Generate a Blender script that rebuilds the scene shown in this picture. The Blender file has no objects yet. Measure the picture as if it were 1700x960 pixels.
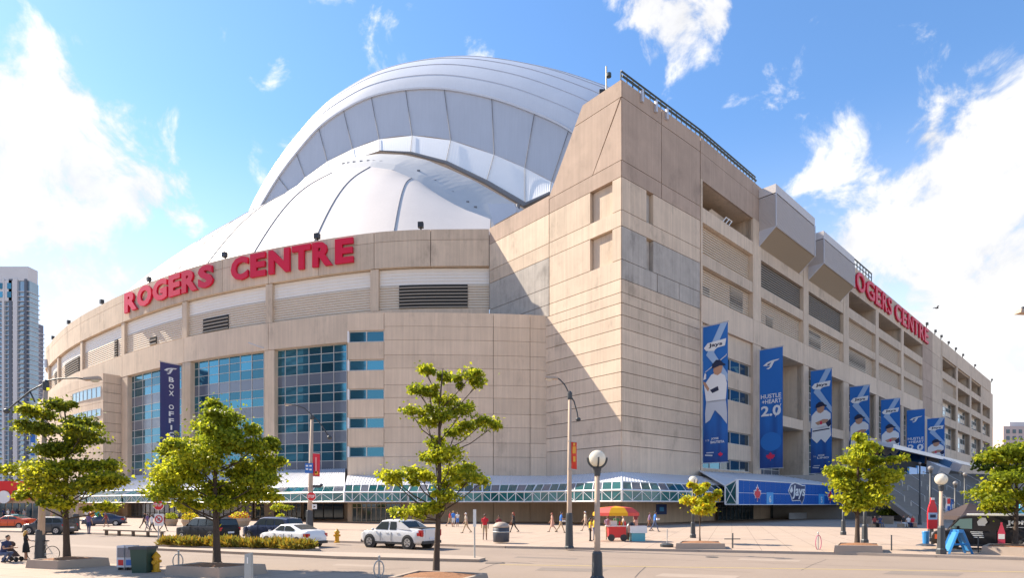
import bpy, bmesh, math, random
import numpy as np
from mathutils import Vector as V, Matrix
random.seed(7)
SC = bpy.context.scene
COL = SC.collection
# ---------------------------------------------------------------- camera
F, CX, HY, CH = 1000.0, 850.0, 838.0, 2.75
cam = bpy.data.cameras.new('camera'); co = bpy.data.objects.new('camera', cam); COL.objects.link(co)
co.location = (0, 0, CH); co.rotation_euler = (math.pi/2, 0, 0)
cam.sensor_width = 36; cam.lens = 36*F/1700; cam.shift_y = (HY-480)/1700
cam.clip_start = 0.1; cam.clip_end = 6000
SC.camera = co
# ---------------------------------------------------------------- sun and sky
LIGHT = V((42.4, -21.1, -38.5)).normalized()          # direction sunlight travels
sun = bpy.data.lights.new('sun', 'SUN'); sun.energy = 4.2; sun.angle = math.radians(0.5); sun.color = (1, .88, .72)
so = bpy.data.objects.new('sun', sun); COL.objects.link(so); so.location = (-80, 60, 120)
so.rotation_euler = LIGHT.to_track_quat('-Z', 'Y').to_euler()
SC.view_settings.view_transform = 'Standard'; SC.view_settings.look = 'None'
SC.view_settings.exposure = 1.34; SC.view_settings.gamma = 1; SC.view_settings.use_curve_mapping = False
SKY_STRENGTH = 0.15
w = bpy.data.worlds.new('World'); SC.world = w; w.use_nodes = True
nt = w.node_tree; N = nt.nodes; L = nt.links
N.clear()
def nd(t, **k):
    n = N.new(t)
    for a, b in k.items(): setattr(n, a, b)
    return n
def mth(op, a, b=None, clamp=False):
    n = nd('ShaderNodeMath', operation=op); n.use_clamp = clamp
    for i, x in enumerate((a, b)):
        if x is None: continue
        if isinstance(x, (int, float)): n.inputs[i].default_value = x
        else: L.new(x, n.inputs[i])
    return n.outputs[0]
sky = nd('ShaderNodeTexSky', sky_type='NISHITA'); sky.sun_disc = False
sky.sun_elevation = math.asin(-LIGHT.z); sky.sun_rotation = math.atan2(-LIGHT.x, -LIGHT.y)
sky.altitude = 100; sky.air_density = 1.0; sky.dust_density = 0.15; sky.ozone_density = 3.0
tc = nd('ShaderNodeTexCoord')
nrm = nd('ShaderNodeVectorMath', operation='NORMALIZE'); L.new(tc.outputs['Generated'], nrm.inputs[0]); D = nrm.outputs[0]
sep = nd('ShaderNodeSeparateXYZ'); L.new(D, sep.inputs[0]); DZ = sep.outputs['Z']
# cumulus banks: (direction given as x/y and z/y of the world, radius, weight)
def dirv(px, py): return V(((px-CX)/F, 1, (HY-py)/F)).normalized()
banks = [(20, 225, .075), (100, 175, .045), (130, 300, .09), (235, 325, .065), (30, 350, .12), (110, 430, .10), (1125, 30, .042), (1080, 10, .03), (1185, 25, .022),
         (1650, 330, .13), (1600, 420, .15), (1680, 480, .2), (1560, 560, .10), (1540, 230, .028), (1648, 205, .018), (1425, 400, .045), (1700, 640, .16)]
acc = None
for px, py, r in banks:
    c = dirv(px, py)
    dn = nd('ShaderNodeVectorMath', operation='DISTANCE'); L.new(D, dn.inputs[0]); dn.inputs[1].default_value = c
    v = mth('SUBTRACT', 1.0, mth('DIVIDE', dn.outputs['Value'], r*1.15))
    acc = v if acc is None else mth('MAXIMUM', acc, v)
acc = mth('MAXIMUM', acc, -0.6)
ns = nd('ShaderNodeTexNoise'); ns.inputs['Scale'].default_value = 12; ns.inputs['Detail'].default_value = 10; ns.inputs['Roughness'].default_value = .60
ns.inputs['Distortion'].default_value = .35; L.new(D, ns.inputs['Vector'])
n2 = nd('ShaderNodeTexNoise'); n2.inputs['Scale'].default_value = 2.2; n2.inputs['Detail'].default_value = 3; L.new(D, n2.inputs['Vector'])
val = mth('ADD', mth('MULTIPLY', acc, .50), mth('MULTIPLY', mth('SUBTRACT', ns.outputs['Fac'], .47), 2.7))
far = mth('SUBTRACT', mth('MULTIPLY', n2.outputs['Fac'], 1.3), 1.02)          # loose clouds elsewhere in the sky
val = mth('MAXIMUM', val, mth('ADD', far, mth('MULTIPLY', mth('SUBTRACT', ns.outputs['Fac'], .5), 1.4)))
mr = nd('ShaderNodeMapRange', interpolation_type='SMOOTHSTEP'); L.new(val, mr.inputs['Value'])
mr.inputs['From Min'].default_value = .0; mr.inputs['From Max'].default_value = .44; mr.inputs['To Max'].default_value = .90
cshade = nd('ShaderNodeMapRange'); L.new(ns.outputs['Fac'], cshade.inputs['Value'])
cshade.inputs['From Min'].default_value = .3; cshade.inputs['From Max'].default_value = .75; cshade.inputs['To Min'].default_value = 2.0; cshade.inputs['To Max'].default_value = 3.6
ccol = nd('ShaderNodeVectorMath', operation='SCALE'); ccol.inputs[0].default_value = (1, .985, .97); L.new(cshade.outputs[0], ccol.inputs['Scale'])
# milky summer haze low in the sky, the same all the way round
hz = nd('ShaderNodeMapRange', interpolation_type='SMOOTHSTEP'); L.new(DZ, hz.inputs['Value'])
hz.inputs['From Min'].default_value = .0; hz.inputs['From Max'].default_value = .53; hz.inputs['To Min'].default_value = .95; hz.inputs['To Max'].default_value = .0
hs = nd('ShaderNodeHueSaturation'); hs.inputs['Saturation'].default_value = 1.12; hs.inputs['Value'].default_value = .74; L.new(sky.outputs[0], hs.inputs['Color'])
m1 = nd('ShaderNodeMixRGB'); L.new(hz.outputs[0], m1.inputs['Fac']); L.new(hs.outputs[0], m1.inputs[1]); m1.inputs[2].default_value = (3.35, 3.5, 3.75, 1)
m2 = nd('ShaderNodeMixRGB'); L.new(mr.outputs[0], m2.inputs['Fac']); L.new(m1.outputs[0], m2.inputs[1]); L.new(ccol.outputs[0], m2.inputs[2])
bg = nd('ShaderNodeBackground'); bg.inputs['Strength'].default_value = SKY_STRENGTH; L.new(m2.outputs[0], bg.inputs['Color'])
wo = nd('ShaderNodeOutputWorld'); L.new(bg.outputs[0], wo.inputs['Surface'])

# ---------------------------------------------------------------- helpers: places
def G(px, py, z=0.0):
    Y = F*(CH-z)/(py-HY); return V(((px-CX)/F*Y, Y, z))
def P(px, py, Y): return V(((px-CX)/F*Y, Y, CH+(HY-py)/F*Y))
# ---------------------------------------------------------------- helpers: materials
MATS = {}
def mat(name, col, rough=.6, metal=0., var=.0, scale=2.0, streak=0., bump=0., bscale=20., spec=.5, rnd=0., trans=0., emit=None, coat=0., stain=0., tile=0.):
    if name in MATS: return MATS[name]
    m = bpy.data.materials.new(name); m.use_nodes = True; t = m.node_tree; n = t.nodes; l = t.links
    b = n['Principled BSDF']; b.inputs['Roughness'].default_value = rough; b.inputs['Metallic'].default_value = metal
    b.inputs['Specular IOR Level'].default_value = spec; b.inputs['Base Color'].default_value = (*col, 1)
    b.inputs['Coat Weight'].default_value = coat
    b.inputs['Coat Roughness'].default_value = .05
    geo = n.new('ShaderNodeNewGeometry')
    def M(op, a, c):
        q = n.new('ShaderNodeMath'); q.operation = op
        for i, x in enumerate((a, c)):
            if isinstance(x, (int, float)): q.inputs[i].default_value = x
            else: l.new(x, q.inputs[i])
        return q.outputs[0]
    def noise(sc, det, vec=None, rough=.6):
        q = n.new('ShaderNodeTexNoise'); q.inputs['Scale'].default_value = sc; q.inputs['Detail'].default_value = det; q.inputs['Roughness'].default_value = rough
        l.new(vec or geo.outputs['Position'], q.inputs['Vector']); return q.outputs['Fac']
    f = None
    def mul(x):
        nonlocal f
        f = x if f is None else M('MULTIPLY', f, x)
    if var: mul(M('ADD', 1-var, M('MULTIPLY', noise(scale, 7), 2*var)))
    if streak:
        mp = n.new('ShaderNodeMapping'); mp.inputs['Scale'].default_value = (1.9, 1.9, .06); l.new(geo.outputs['Position'], mp.inputs['Vector'])
        s = noise(1.3, 5, mp.outputs[0], .7)
        mul(M('ADD', 1-streak, M('MULTIPLY', s, 2*streak)))
    if stain:
        q = n.new('ShaderNodeMapRange'); q.interpolation_type = 'SMOOTHSTEP'
        mp = n.new('ShaderNodeMapping'); mp.inputs['Scale'].default_value = (.22, .22, .12); l.new(geo.outputs['Position'], mp.inputs['Vector'])
        l.new(noise(1.0, 9, mp.outputs[0], .72), q.inputs['Value'])
        q.inputs['From Min'].default_value = .52; q.inputs['From Max'].default_value = .70; q.inputs['To Min'].default_value = 1; q.inputs['To Max'].default_value = 1-stain
        mul(q.outputs[0])
    if tile:
        bt_ = n.new('ShaderNodeTexBrick'); bt_.inputs['Scale'].default_value = 1; bt_.inputs['Brick Width'].default_value = tile; bt_.inputs['Row Height'].default_value = tile; bt_.inputs['Mortar Size'].default_value = .018; bt_.offset = 0
        bt_.inputs['Color1'].default_value = (1, 1, 1, 1); bt_.inputs['Color2'].default_value = (.93, .93, .93, 1); bt_.inputs['Mortar'].default_value = (.5, .5, .5, 1)
        rt = n.new('ShaderNodeVectorRotate'); rt.inputs['Angle'].default_value = .35; rt.rotation_type = 'Z_AXIS'; l.new(geo.outputs['Position'], rt.inputs['Vector']); l.new(rt.outputs[0], bt_.inputs['Vector']); mul(bt_.outputs['Color'])
    if rnd:
        oi = n.new('ShaderNodeObjectInfo'); mul(M('ADD', 1-rnd, M('MULTIPLY', oi.outputs['Random'], 2*rnd)))
    if f is not None:
        vm = n.new('ShaderNodeVectorMath'); vm.operation = 'SCALE'; vm.inputs[0].default_value = col; l.new(f, vm.inputs['Scale'])
        l.new(vm.outputs[0], b.inputs['Base Color'])
    if bump:
        bp = n.new('ShaderNodeBump'); bp.inputs['Strength'].default_value = bump; bp.inputs['Distance'].default_value = .05
        l.new(noise(bscale, 5), bp.inputs['Height']); l.new(bp.outputs[0], b.inputs['Normal'])
    if emit:
        b.inputs['Emission Color'].default_value = (*emit[:3], 1); b.inputs['Emission Strength'].default_value = emit[3]
    if trans:
        tr = n.new('ShaderNodeBsdfTranslucent'); mx = n.new('ShaderNodeMixShader'); mx.inputs[0].default_value = trans
        if f is not None: l.new(vm.outputs[0], tr.inputs[0])
        else: tr.inputs[0].default_value = (*col, 1)
        l.new(b.outputs[0], mx.inputs[1]); l.new(tr.outputs[0], mx.inputs[2]); l.new(mx.outputs[0], n['Material Output'].inputs[0])
    MATS[name] = m; return m
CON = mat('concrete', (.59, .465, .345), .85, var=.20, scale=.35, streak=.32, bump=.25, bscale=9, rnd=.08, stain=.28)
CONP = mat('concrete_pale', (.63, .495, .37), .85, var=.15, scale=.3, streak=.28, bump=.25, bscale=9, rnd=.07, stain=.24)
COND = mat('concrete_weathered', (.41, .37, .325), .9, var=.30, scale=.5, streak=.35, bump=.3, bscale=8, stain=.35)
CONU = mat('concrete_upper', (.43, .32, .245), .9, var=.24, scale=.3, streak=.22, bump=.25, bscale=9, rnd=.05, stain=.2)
JOINT = mat('joint_shadow_gap', (.13, .105, .085), .95)
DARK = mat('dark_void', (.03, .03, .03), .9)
SIDE = mat('siding_cream', (.68, .57, .44), .6, var=.06, scale=.5, streak=.08)
SIDEW = mat('siding_white', (.80, .74, .66), .5, var=.05, scale=.4, streak=.06)
LOUV = mat('louvre_grey', (.22, .19, .16), .6)
METAL = mat('ribbed_metal', (.55, .55, .58), .42, metal=.25, var=.06, scale=.5)
WHITEM = mat('white_metal', (.80, .80, .80), .4, var=.04, scale=.6)
ROOFW = mat('roof_membrane', (.64, .58, .53), .6, var=.07, scale=.12, streak=.08)
ROOFG = mat('roof_panel_grey', (.54, .57, .63), .5, var=.08, scale=.15, streak=.08)
SEAM = mat('roof_seam', (.16, .16, .17), .7)
BLACK = mat('black_metal', (.025, .025, .028), .45)
GREENM = mat('green_black_metal', (.05, .07, .07), .45)
SIGNR = mat('sign_red', (.66, .009, .045), .45, spec=.3)
GL_T = mat('glass_teal', (.06, .205, .29), .04, metal=.75, rnd=.35)
GL_D = mat('glass_dark', (.04, .07, .09), .05, metal=.3, spec=.8)
GL_G = mat('glass_spandrel_grey', (.17, .19, .235), .15, metal=.35, rnd=.08)
GL_C = mat('canopy_glass', (.018, .115, .12), .06, metal=.1, spec=.6, rnd=.3)
MULL = mat('mullion_metal', (.52, .50, .47), .4)
# ---------------------------------------------------------------- helpers: objects
WL = {}                                               # world place of the empties
def tag(o, label=None, cat=None, group=None, kind=None):
    if label: o['label'] = label
    if cat: o['category'] = cat
    if group: o['group'] = group
    if kind: o['kind'] = kind
    return o
def empty(name, loc=(0, 0, 0), rz=0., label=None, cat=None, group=None, parent=None):
    o = bpy.data.objects.new(name, None); COL.objects.link(o); o.empty_display_size = .3
    loc = V(loc); WL[o.name] = loc
    if parent: o.parent = parent; o.location = loc-WL[parent.name]
    else: o.location = loc
    o.rotation_euler = (0, 0, rz); return tag(o, label, cat, group)
class MB:
    def __init__(s): s.v = []; s.f = []; s.m = []; s.k = 0
    def add(s, vs, fs, k=None):
        b = len(s.v); s.v += [tuple(x) for x in vs]; s.f += [tuple(b+i for i in f) for f in fs]; s.m += [s.k if k is None else k]*len(fs); return s
    def hexa(s, p, k=None):       # 8 points: bottom ring 0-3, top ring 4-7
        return s.add(p, [(3, 2, 1, 0), (4, 5, 6, 7), (0, 1, 5, 4), (1, 2, 6, 5), (2, 3, 7, 6), (3, 0, 4, 7)], k)
    def box(s, a, b, k=None):
        x0, y0, z0 = a; x1, y1, z1 = b
        return s.hexa([(x0, y0, z0), (x1, y0, z0), (x1, y1, z0), (x0, y1, z0), (x0, y0, z1), (x1, y0, z1), (x1, y1, z1), (x0, y1, z1)], k)
    def tube(s, pts, rad, n=8, k=None, cap=True):
        pts = [V(p) for p in pts]; rad = [rad]*len(pts) if isinstance(rad, (int, float)) else rad
        rings = []; up = None
        for i, p in enumerate(pts):
            t = (pts[min(i+1, len(pts)-1)]-pts[max(i-1, 0)])
            t = t.normalized() if t.length > 1e-9 else V((0, 0, 1))
            if up is None: up = V((1, 0, 0)) if abs(t.x) < .9 else V((0, 1, 0))
            a = (up-t*up.dot(t)).normalized(); up = a; c = t.cross(a)
            rings.append([p+(a*math.cos(2*math.pi*j/n)+c*math.sin(2*math.pi*j/n))*rad[i] for j in range(n)])
        fs = [(i*n+j, i*n+(j+1) % n, (i+1)*n+(j+1) % n, (i+1)*n+j) for i in range(len(pts)-1) for j in range(n)]
        if cap: fs += [tuple(range(n-1, -1, -1)), tuple((len(pts)-1)*n+j for j in range(n))]
        return s.add([q for r in rings for q in r], fs, k)
    def bar(s, p, q, r, k=None):  # thin square bar
        return s.tube([p, q], r*1.25, 4, k)
    def lathe(s, c, prof, n=16, k=None):      # prof: (radius, z)
        c = V(c); vs = [c+V((r*math.cos(2*math.pi*j/n), r*math.sin(2*math.pi*j/n), z)) for r, z in prof for j in range(n)]
        fs = [(i*n+j, i*n+(j+1) % n, (i+1)*n+(j+1) % n, (i+1)*n+j) for i in range(len(prof)-1) for j in range(n)]
        fs += [tuple(range(n-1, -1, -1)), tuple((len(prof)-1)*n+j for j in range(n))]
        return s.add(vs, fs, k)
    def grid(s, rows, k=None):
        m = len(rows[0]); return s.add([p for r in rows for p in r], [(i*m+j, i*m+j+1, (i+1)*m+j+1, (i+1)*m+j) for i in range(len(rows)-1) for j in range(m-1)], k)
    def prism(s, ring, d, k=None):            # polygon pushed along vector d
        n = len(ring); d = V(d); a = [V(p) for p in ring]
        return s.add(a+[p+d for p in a], [tuple(range(n-1, -1, -1)), tuple(range(n, 2*n))]+[(i, (i+1) % n, n+(i+1) % n, n+i) for i in range(n)], k)
    def ball(s, c, r, n=12, k=None):
        rx, ry, rz = (r, r, r) if isinstance(r, (int, float)) else r
        c = V(c); h = n//2; vs = []
        for i in range(h+1):
            a = -math.pi/2+math.pi*i/h
            for j in range(n): b = 2*math.pi*j/n; vs.append(c+V((rx*math.cos(a)*math.cos(b), ry*math.cos(a)*math.sin(b), rz*math.sin(a))))
        return s.add(vs, [(i*n+j, i*n+(j+1) % n, (i+1)*n+(j+1) % n, (i+1)*n+j) for i in range(h) for j in range(n)], k)
    def build(s, name, mats, parent=None, world=True, smooth=False, kind=None, loc=None):
        mats = mats if isinstance(mats, (list, tuple)) else [mats]
        a = np.array(s.v, dtype=float)
        c = V(loc) if loc is not None else V(((a[:, 0].min()+a[:, 0].max())/2, (a[:, 1].min()+a[:, 1].max())/2, a[:, 2].min()))
        me = bpy.data.meshes.new(name); me.from_pydata([tuple(x) for x in a-np.array(c)], [], s.f)
        for m in mats: me.materials.append(m)
        if len(mats) > 1: me.polygons.foreach_set('material_index', s.m)
        if smooth: me.polygons.foreach_set('use_smooth', [True]*len(s.f))
        me.update()
        o = bpy.data.objects.new(name, me); COL.objects.link(o); WL[o.name] = c if (world or not parent) else c+WL.get(parent.name, V((0, 0, 0)))
        if parent:
            o.parent = parent; o.location = c-WL[parent.name] if world else c
        else: o.location = c
        if kind: o['kind'] = kind
        return o
def subpart_loc(o, parent, c): pass
def copy_tree(o, parent=None):
    c = o.copy(); COL.objects.link(c); c.parent = parent
    for ch in list(o.children): copy_tree(ch, c)
    return c
class Face:
    """A vertical wall plane: t metres along it, z up, off metres outward."""
    def __init__(s, o, d):
        s.o = V((o[0], o[1])); s.d = V((d[0], d[1])).normalized(); n = V((s.d.y, -s.d.x)); s.n = n if n.y < 0 else -n
    def t(s, px, off=0.):
        k = (px-CX)/F; ox, oy = s.o+s.n*off; return (k*oy-ox)/(s.d.x-k*s.d.y)
    def Y(s, px, off=0.): return s.o.y+s.n.y*off+s.d.y*s.t(px, off)
    def z(s, px, py, off=0.): return CH+(HY-py)/F*s.Y(px, off)
    def pt(s, t, z, off=0.):
        q = s.o+s.d*t+s.n*off; return V((q.x, q.y, z))
    def box(s, mb, t0, t1, z0, z1, o0, o1, k=None):
        return mb.hexa([s.pt(t0, z0, o1), s.pt(t1, z0, o1), s.pt(t1, z0, o0), s.pt(t0, z0, o0), s.pt(t0, z1, o1), s.pt(t1, z1, o1), s.pt(t1, z1, o0), s.pt(t0, z1, o0)], k)
class Curve(Face):
    """A wall standing on a plan curve."""
    def __init__(s, pts, step=1.0):
        p = [V((a[0], a[1])) for a in pts]; q = [p[0]*2-p[1]]+p+[p[-1]*2-p[-2]]; out = []
        for i in range(1, len(q)-2):
            a, b, c, d = q[i-1:i+3]; n = max(2, int((c-b).length/step))
            for j in range(n):
                t = j/n; out.append(.5*((2*b)+(c-a)*t+(2*a-5*b+4*c-d)*t*t+(3*b-a-3*c+d)*t**3))
        out.append(p[-1]); s.p = out; s.s = [0.]
        for i in range(1, len(out)): s.s.append(s.s[-1]+(out[i]-out[i-1]).length)
        s.len = s.s[-1]; s.nn = []
        for i in range(len(out)):
            d = (out[min(i+1, len(out)-1)]-out[max(i-1, 0)]).normalized(); s.nn.append(V((-d.y, d.x)))
        m = s.nn[len(out)//3]
        if m.dot(-out[len(out)//3]) < 0: s.nn = [-x for x in s.nn]
    def _i(s, t):
        t = min(max(t, 0), s.len)
        import bisect
        i = min(max(bisect.bisect_right(s.s, t)-1, 0), len(s.p)-2); return i, (t-s.s[i])/max(1e-9, s.s[i+1]-s.s[i])
    def pt(s, t, z, off=0.):
        i, f = s._i(t); q = s.p[i].lerp(s.p[i+1], f)+s.nn[i].lerp(s.nn[i+1], f).normalized()*off; return V((q.x, q.y, z))
    def nrm(s, t):
        i, f = s._i(t); return s.nn[i].lerp(s.nn[i+1], f).normalized()
    def t(s, px, off=0.):
        k = (px-CX)/F; pr = None
        for i in range(len(s.p)):
            q = s.p[i]+s.nn[i]*off; g = q.x-k*q.y
            if pr is not None and (pr > 0) != (g > 0): return s.s[i-1]+(s.s[i]-s.s[i-1])*pr/(pr-g)
            pr = g
        return s.len if abs(pr) < abs((s.p[0]-V((0, 0))).x-k*s.p[0].y) else 0.
    def Y(s, px, off=0.): return s.pt(s.t(px, off), 0, off).y
    def box(s, mb, t0, t1, z0, z1, o0, o1, k=None, step=2.0):
        n = max(1, int(math.ceil(abs(t1-t0)/step))); T = [t0+(t1-t0)*i/n for i in range(n+1)]
        vs = []
        for t in T: vs += [s.pt(t, z0, o1), s.pt(t, z1, o1), s.pt(t, z1, o0), s.pt(t, z0, o0)]
        fs = [(3, 2, 1, 0), tuple(4*n+i for i in range(4))]
        for i in range(n):
            for j in range(4): fs.append((4*i+j, 4*i+(j+1) % 4, 4*i+4+(j+1) % 4, 4*i+4+j))
        return mb.add(vs, fs, k)
_fc = {}
def glyph(ch, size, depth=0., bold=0., font=None):
    """mesh of a text: verts (x right, y up, z out) and faces"""
    key = (ch, size, depth, bold)
    if key in _fc: return _fc[key]
    c = bpy.data.curves.new('t', 'FONT'); c.body = ch; c.size = size; c.extrude = depth; c.offset = bold; c.resolution_u = 3; c.align_x = 'LEFT'
    o = bpy.data.objects.new('t', c); COL.objects.link(o); dg = bpy.context.evaluated_depsgraph_get()
    me = bpy.data.meshes.new_from_object(o.evaluated_get(dg)); r = ([v.co.copy() for v in me.vertices], [tuple(p.vertices) for p in me.polygons])
    bpy.data.objects.remove(o); bpy.data.meshes.remove(me); bpy.data.curves.remove(c); _fc[key] = r; return r
def place_text(mb, txt, size, origin, ex, ey, ez, depth=.01, bold=0., fit=None, sx=1., k=None, center=False):
    vs, fs = glyph(txt, size, depth, bold)
    if not vs: return 0
    x0 = min(v.x for v in vs); x1 = max(v.x for v in vs); y0 = min(v.y for v in vs); y1 = max(v.y for v in vs)
    kx, ky = sx, 1.
    if fit: kx = fit[0]/(x1-x0); ky = fit[1]/(y1-y0)
    cx = (x0+x1)/2 if center else x0
    mb.add([origin+ex*((v.x-cx)*kx)+ey*((v.y-y0)*ky)+ez*v.z for v in vs], fs, k); return (x1-x0)*kx
# ================================================================ the stadium: walls
C0 = V((14.56, 80.0))
DR = V((1146, 1000)).normalized(); DL = V((-870, 1000)).normalized()
R1 = Face(C0, DR); LF = Face(C0, DL)
r2o = C0+DR*19.1; R2 = Face(r2o, (.7196, .6944))
ZTOP, ZPAR = 59.3, 49.15
st = empty('stadium', (14.56, 80, 0), label='huge pale concrete stadium with white domed roof and red lettering', cat='stadium')
JZ = [59.3, 57.0, 48.6, 46.4, 42.0, 39.85, 35.4, 32.8, 31.0, 29.6, 28.0, 26.2, 24.1, 22.2, 20.4, 18.4, 16.5, 14.6, 12.6, 10.6, 6.2, 0]
# --- corner tower: a solid core, clad in separate panels with open joints
tw = MB()
prof = [(0, 0), (28.3, 0), (28.3, ZPAR), (13.66, ZPAR), (6.9, ZTOP), (0, ZTOP)]
tw.prism([LF.pt(max(u, .9), min(z, ZTOP-.2) if z else 0, -.9) for u, z in prof], (DR.x*17.9, DR.y*17.9, 0))
tower = tw.build('tower', JOINT, st)
JG = .07
def panel(face, t0, t1, z0, z1, m, parent, o0=-.85, o1=0., g=JG):
    mb = MB(); face.box(mb, t0+g, t1-g, z0+g*.6, z1-g*.6, o0, o1); return mb.build('panel', m, parent)
def poly_panel(ring, m, parent, face, th=.85):
    mb = MB(); mb.prism([face.pt(t, z, 0) for t, z in ring], (-face.n.x*th, -face.n.y*th, 0)); return mb.build('panel', m, parent)
vjl = 13.7
lrec = [(42.0, 46.4), (35.4, 39.85)]
for i in range(len(JZ)-1):
    z1, z0 = JZ[i], JZ[i+1]
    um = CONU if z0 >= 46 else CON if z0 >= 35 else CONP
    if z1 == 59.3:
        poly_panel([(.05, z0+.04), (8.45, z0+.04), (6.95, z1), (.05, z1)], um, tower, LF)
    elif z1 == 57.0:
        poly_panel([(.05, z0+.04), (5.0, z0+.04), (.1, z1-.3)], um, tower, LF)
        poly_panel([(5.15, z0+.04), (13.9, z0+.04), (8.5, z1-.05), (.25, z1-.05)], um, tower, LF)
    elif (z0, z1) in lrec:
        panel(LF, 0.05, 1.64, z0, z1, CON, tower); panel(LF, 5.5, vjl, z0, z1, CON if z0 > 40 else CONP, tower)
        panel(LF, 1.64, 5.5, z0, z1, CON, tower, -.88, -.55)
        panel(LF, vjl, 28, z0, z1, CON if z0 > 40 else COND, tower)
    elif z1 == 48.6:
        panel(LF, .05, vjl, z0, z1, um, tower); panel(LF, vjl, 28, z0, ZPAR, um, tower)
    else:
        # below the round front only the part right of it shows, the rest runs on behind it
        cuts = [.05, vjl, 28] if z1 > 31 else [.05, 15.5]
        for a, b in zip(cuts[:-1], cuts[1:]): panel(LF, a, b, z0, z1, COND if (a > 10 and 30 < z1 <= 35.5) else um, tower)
    # right face
    if (z0, z1) in lrec:
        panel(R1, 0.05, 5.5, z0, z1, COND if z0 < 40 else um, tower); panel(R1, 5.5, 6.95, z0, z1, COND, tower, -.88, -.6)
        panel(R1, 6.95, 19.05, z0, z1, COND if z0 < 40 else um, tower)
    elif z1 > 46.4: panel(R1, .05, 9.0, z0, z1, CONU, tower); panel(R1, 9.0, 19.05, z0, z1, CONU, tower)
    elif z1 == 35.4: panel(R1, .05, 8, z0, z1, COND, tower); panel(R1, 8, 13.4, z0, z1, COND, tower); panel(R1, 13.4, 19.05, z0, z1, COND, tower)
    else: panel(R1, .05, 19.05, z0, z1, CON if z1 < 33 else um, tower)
# side returns of the recesses
# roof rail, mast
rl = MB()
for i in range(16):
    t = 19.3*i/15; rl.bar(R1.pt(t, ZTOP, -.15), R1.pt(t, ZTOP+1.1, -.15), .07)
rl.bar(R1.pt(0, ZTOP+1.15, -.1), R1.pt(19.2, ZTOP+1.15, -.1), .13); rl.bar(R1.pt(0, ZTOP+.45, .05), R1.pt(19.2, ZTOP+.45, .05), .16)
rl.build('roof_railing', GREENM, st); rl = MB()
for i in range(18):
    t = 19.4*i/17; rl.bar(R2.pt(t, ZTOP, -.15), R2.pt(t, ZTOP+1.1, -.15), .07)
rl.bar(R2.pt(0, ZTOP+1.15, -.1), R2.pt(19.4, ZTOP+1.15, -.1), .13); rl.bar(R2.pt(0, ZTOP+.45, .05), R2.pt(19.4, ZTOP+.45, .05), .16)
rl.build('roof_railing', GREENM, st); rl = MB()
a, b = R2.t(1420), R2.t(1449)
for i in range(7): rl.bar(R2.pt(a+(b-a)*i/6, ZTOP, -.3), R2.pt(a+(b-a)*i/6, ZTOP+2.2, -.3), .1)
rl.bar(R2.pt(a, ZTOP+2.2, -.3), R2.pt(b, ZTOP+2.2, -.3), .16); rl.bar(R2.pt(a, ZTOP+1.1, -.3), R2.pt(b, ZTOP+1.1, -.3), .1)
rl.build('roof_railing', GREENM, st)
for px, y0, y1 in ((1064, 130, 170), (1087, 155, 187), (1105, 165, 199)):
    mb = MB(); t = R1.t(px); zz = R1.z(px, y1); R1.box(mb, t-.15, t+.25, zz, ZTOP+.3, .02, .35); mb.build('conduit_box', METAL, st)
ms = MB(); q = LF.pt(3.3, ZTOP, -.8); ms.tube([q, q+V((0, 0, 3.9))], .09, 6); ms.lathe(q+V((.35, 0, 2.4)), [(.05, 0), (.35, .05), (.35, .5), (.05, .55)], 10)
ms.build('antenna_mast', GREENM, st)
mb = MB(); q = LF.pt(4.3, ZTOP, -1.2); mb.box((q.x-.5, q.y-.4, q.z), (q.x+.5, q.y+.4, q.z+1.2)); mb.build('floodlight', BLACK, st)

# --- ribbed siding and louvres: real slats in one mesh
def siding(face, t0, t1, z0, z1, m, parent, off=-.8, pitch=.40, depth=.16, name='siding', tilt=1):
    mb = MB(); n = max(2, int(round((z1-z0)/pitch))); h = (z1-z0)/n
    N_ = max(1, int(math.ceil((t1-t0)/3.0))) if isinstance(face, Curve) else 1
    T = [t0+(t1-t0)*i/N_ for i in range(N_+1)]
    rows = []
    for i in range(n):
        z = z0+i*h
        rows += [[face.pt(t, z, off+(depth if tilt else 0)) for t in T], [face.pt(t, z+h*.8, off) for t in T], [face.pt(t, z+h*.86, off-depth*.9) for t in T], [face.pt(t, z+h, off-depth*.9) for t in T]]
    mb.grid(rows); return mb.build(name, m, parent, kind='stuff')
def louvre(face, t0, t1, z0, z1, parent, off=-.55, pitch=.42):
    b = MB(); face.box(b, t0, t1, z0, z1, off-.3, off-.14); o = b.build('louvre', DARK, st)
    mb = MB(); n = max(2, int((z1-z0)/pitch)); h = (z1-z0)/n
    for i in range(n): face.box(mb, t0, t1, z0+h*i, z0+h*i+h*.34, off-.13, off)
    mb.build('slats', mat('louvre_slat', (.33, .28, .22), .6), o, kind='stuff'); return o
def recess(face, t0, t1, z0, z1, parent, depth=5., back=DARK, lin=CON):
    mb = MB(); e = .35
    face.box(mb, t0-e, t0, z0, z1, -depth, -.35); face.box(mb, t1, t1+e, z0, z1, -depth, -.35)
    face.box(mb, t0-e, t1+e, z0-e, z0, -depth, -.36); face.box(mb, t0-e, t1+e, z1, z1+e, -depth, -.36)
    o = mb.build('recess_lining', lin, st)
    mb = MB(); face.box(mb, t0-e, t1+e, z0-e, z1+e, -depth-.3, -depth); mb.build('recess_back', back, o); return o
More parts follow.
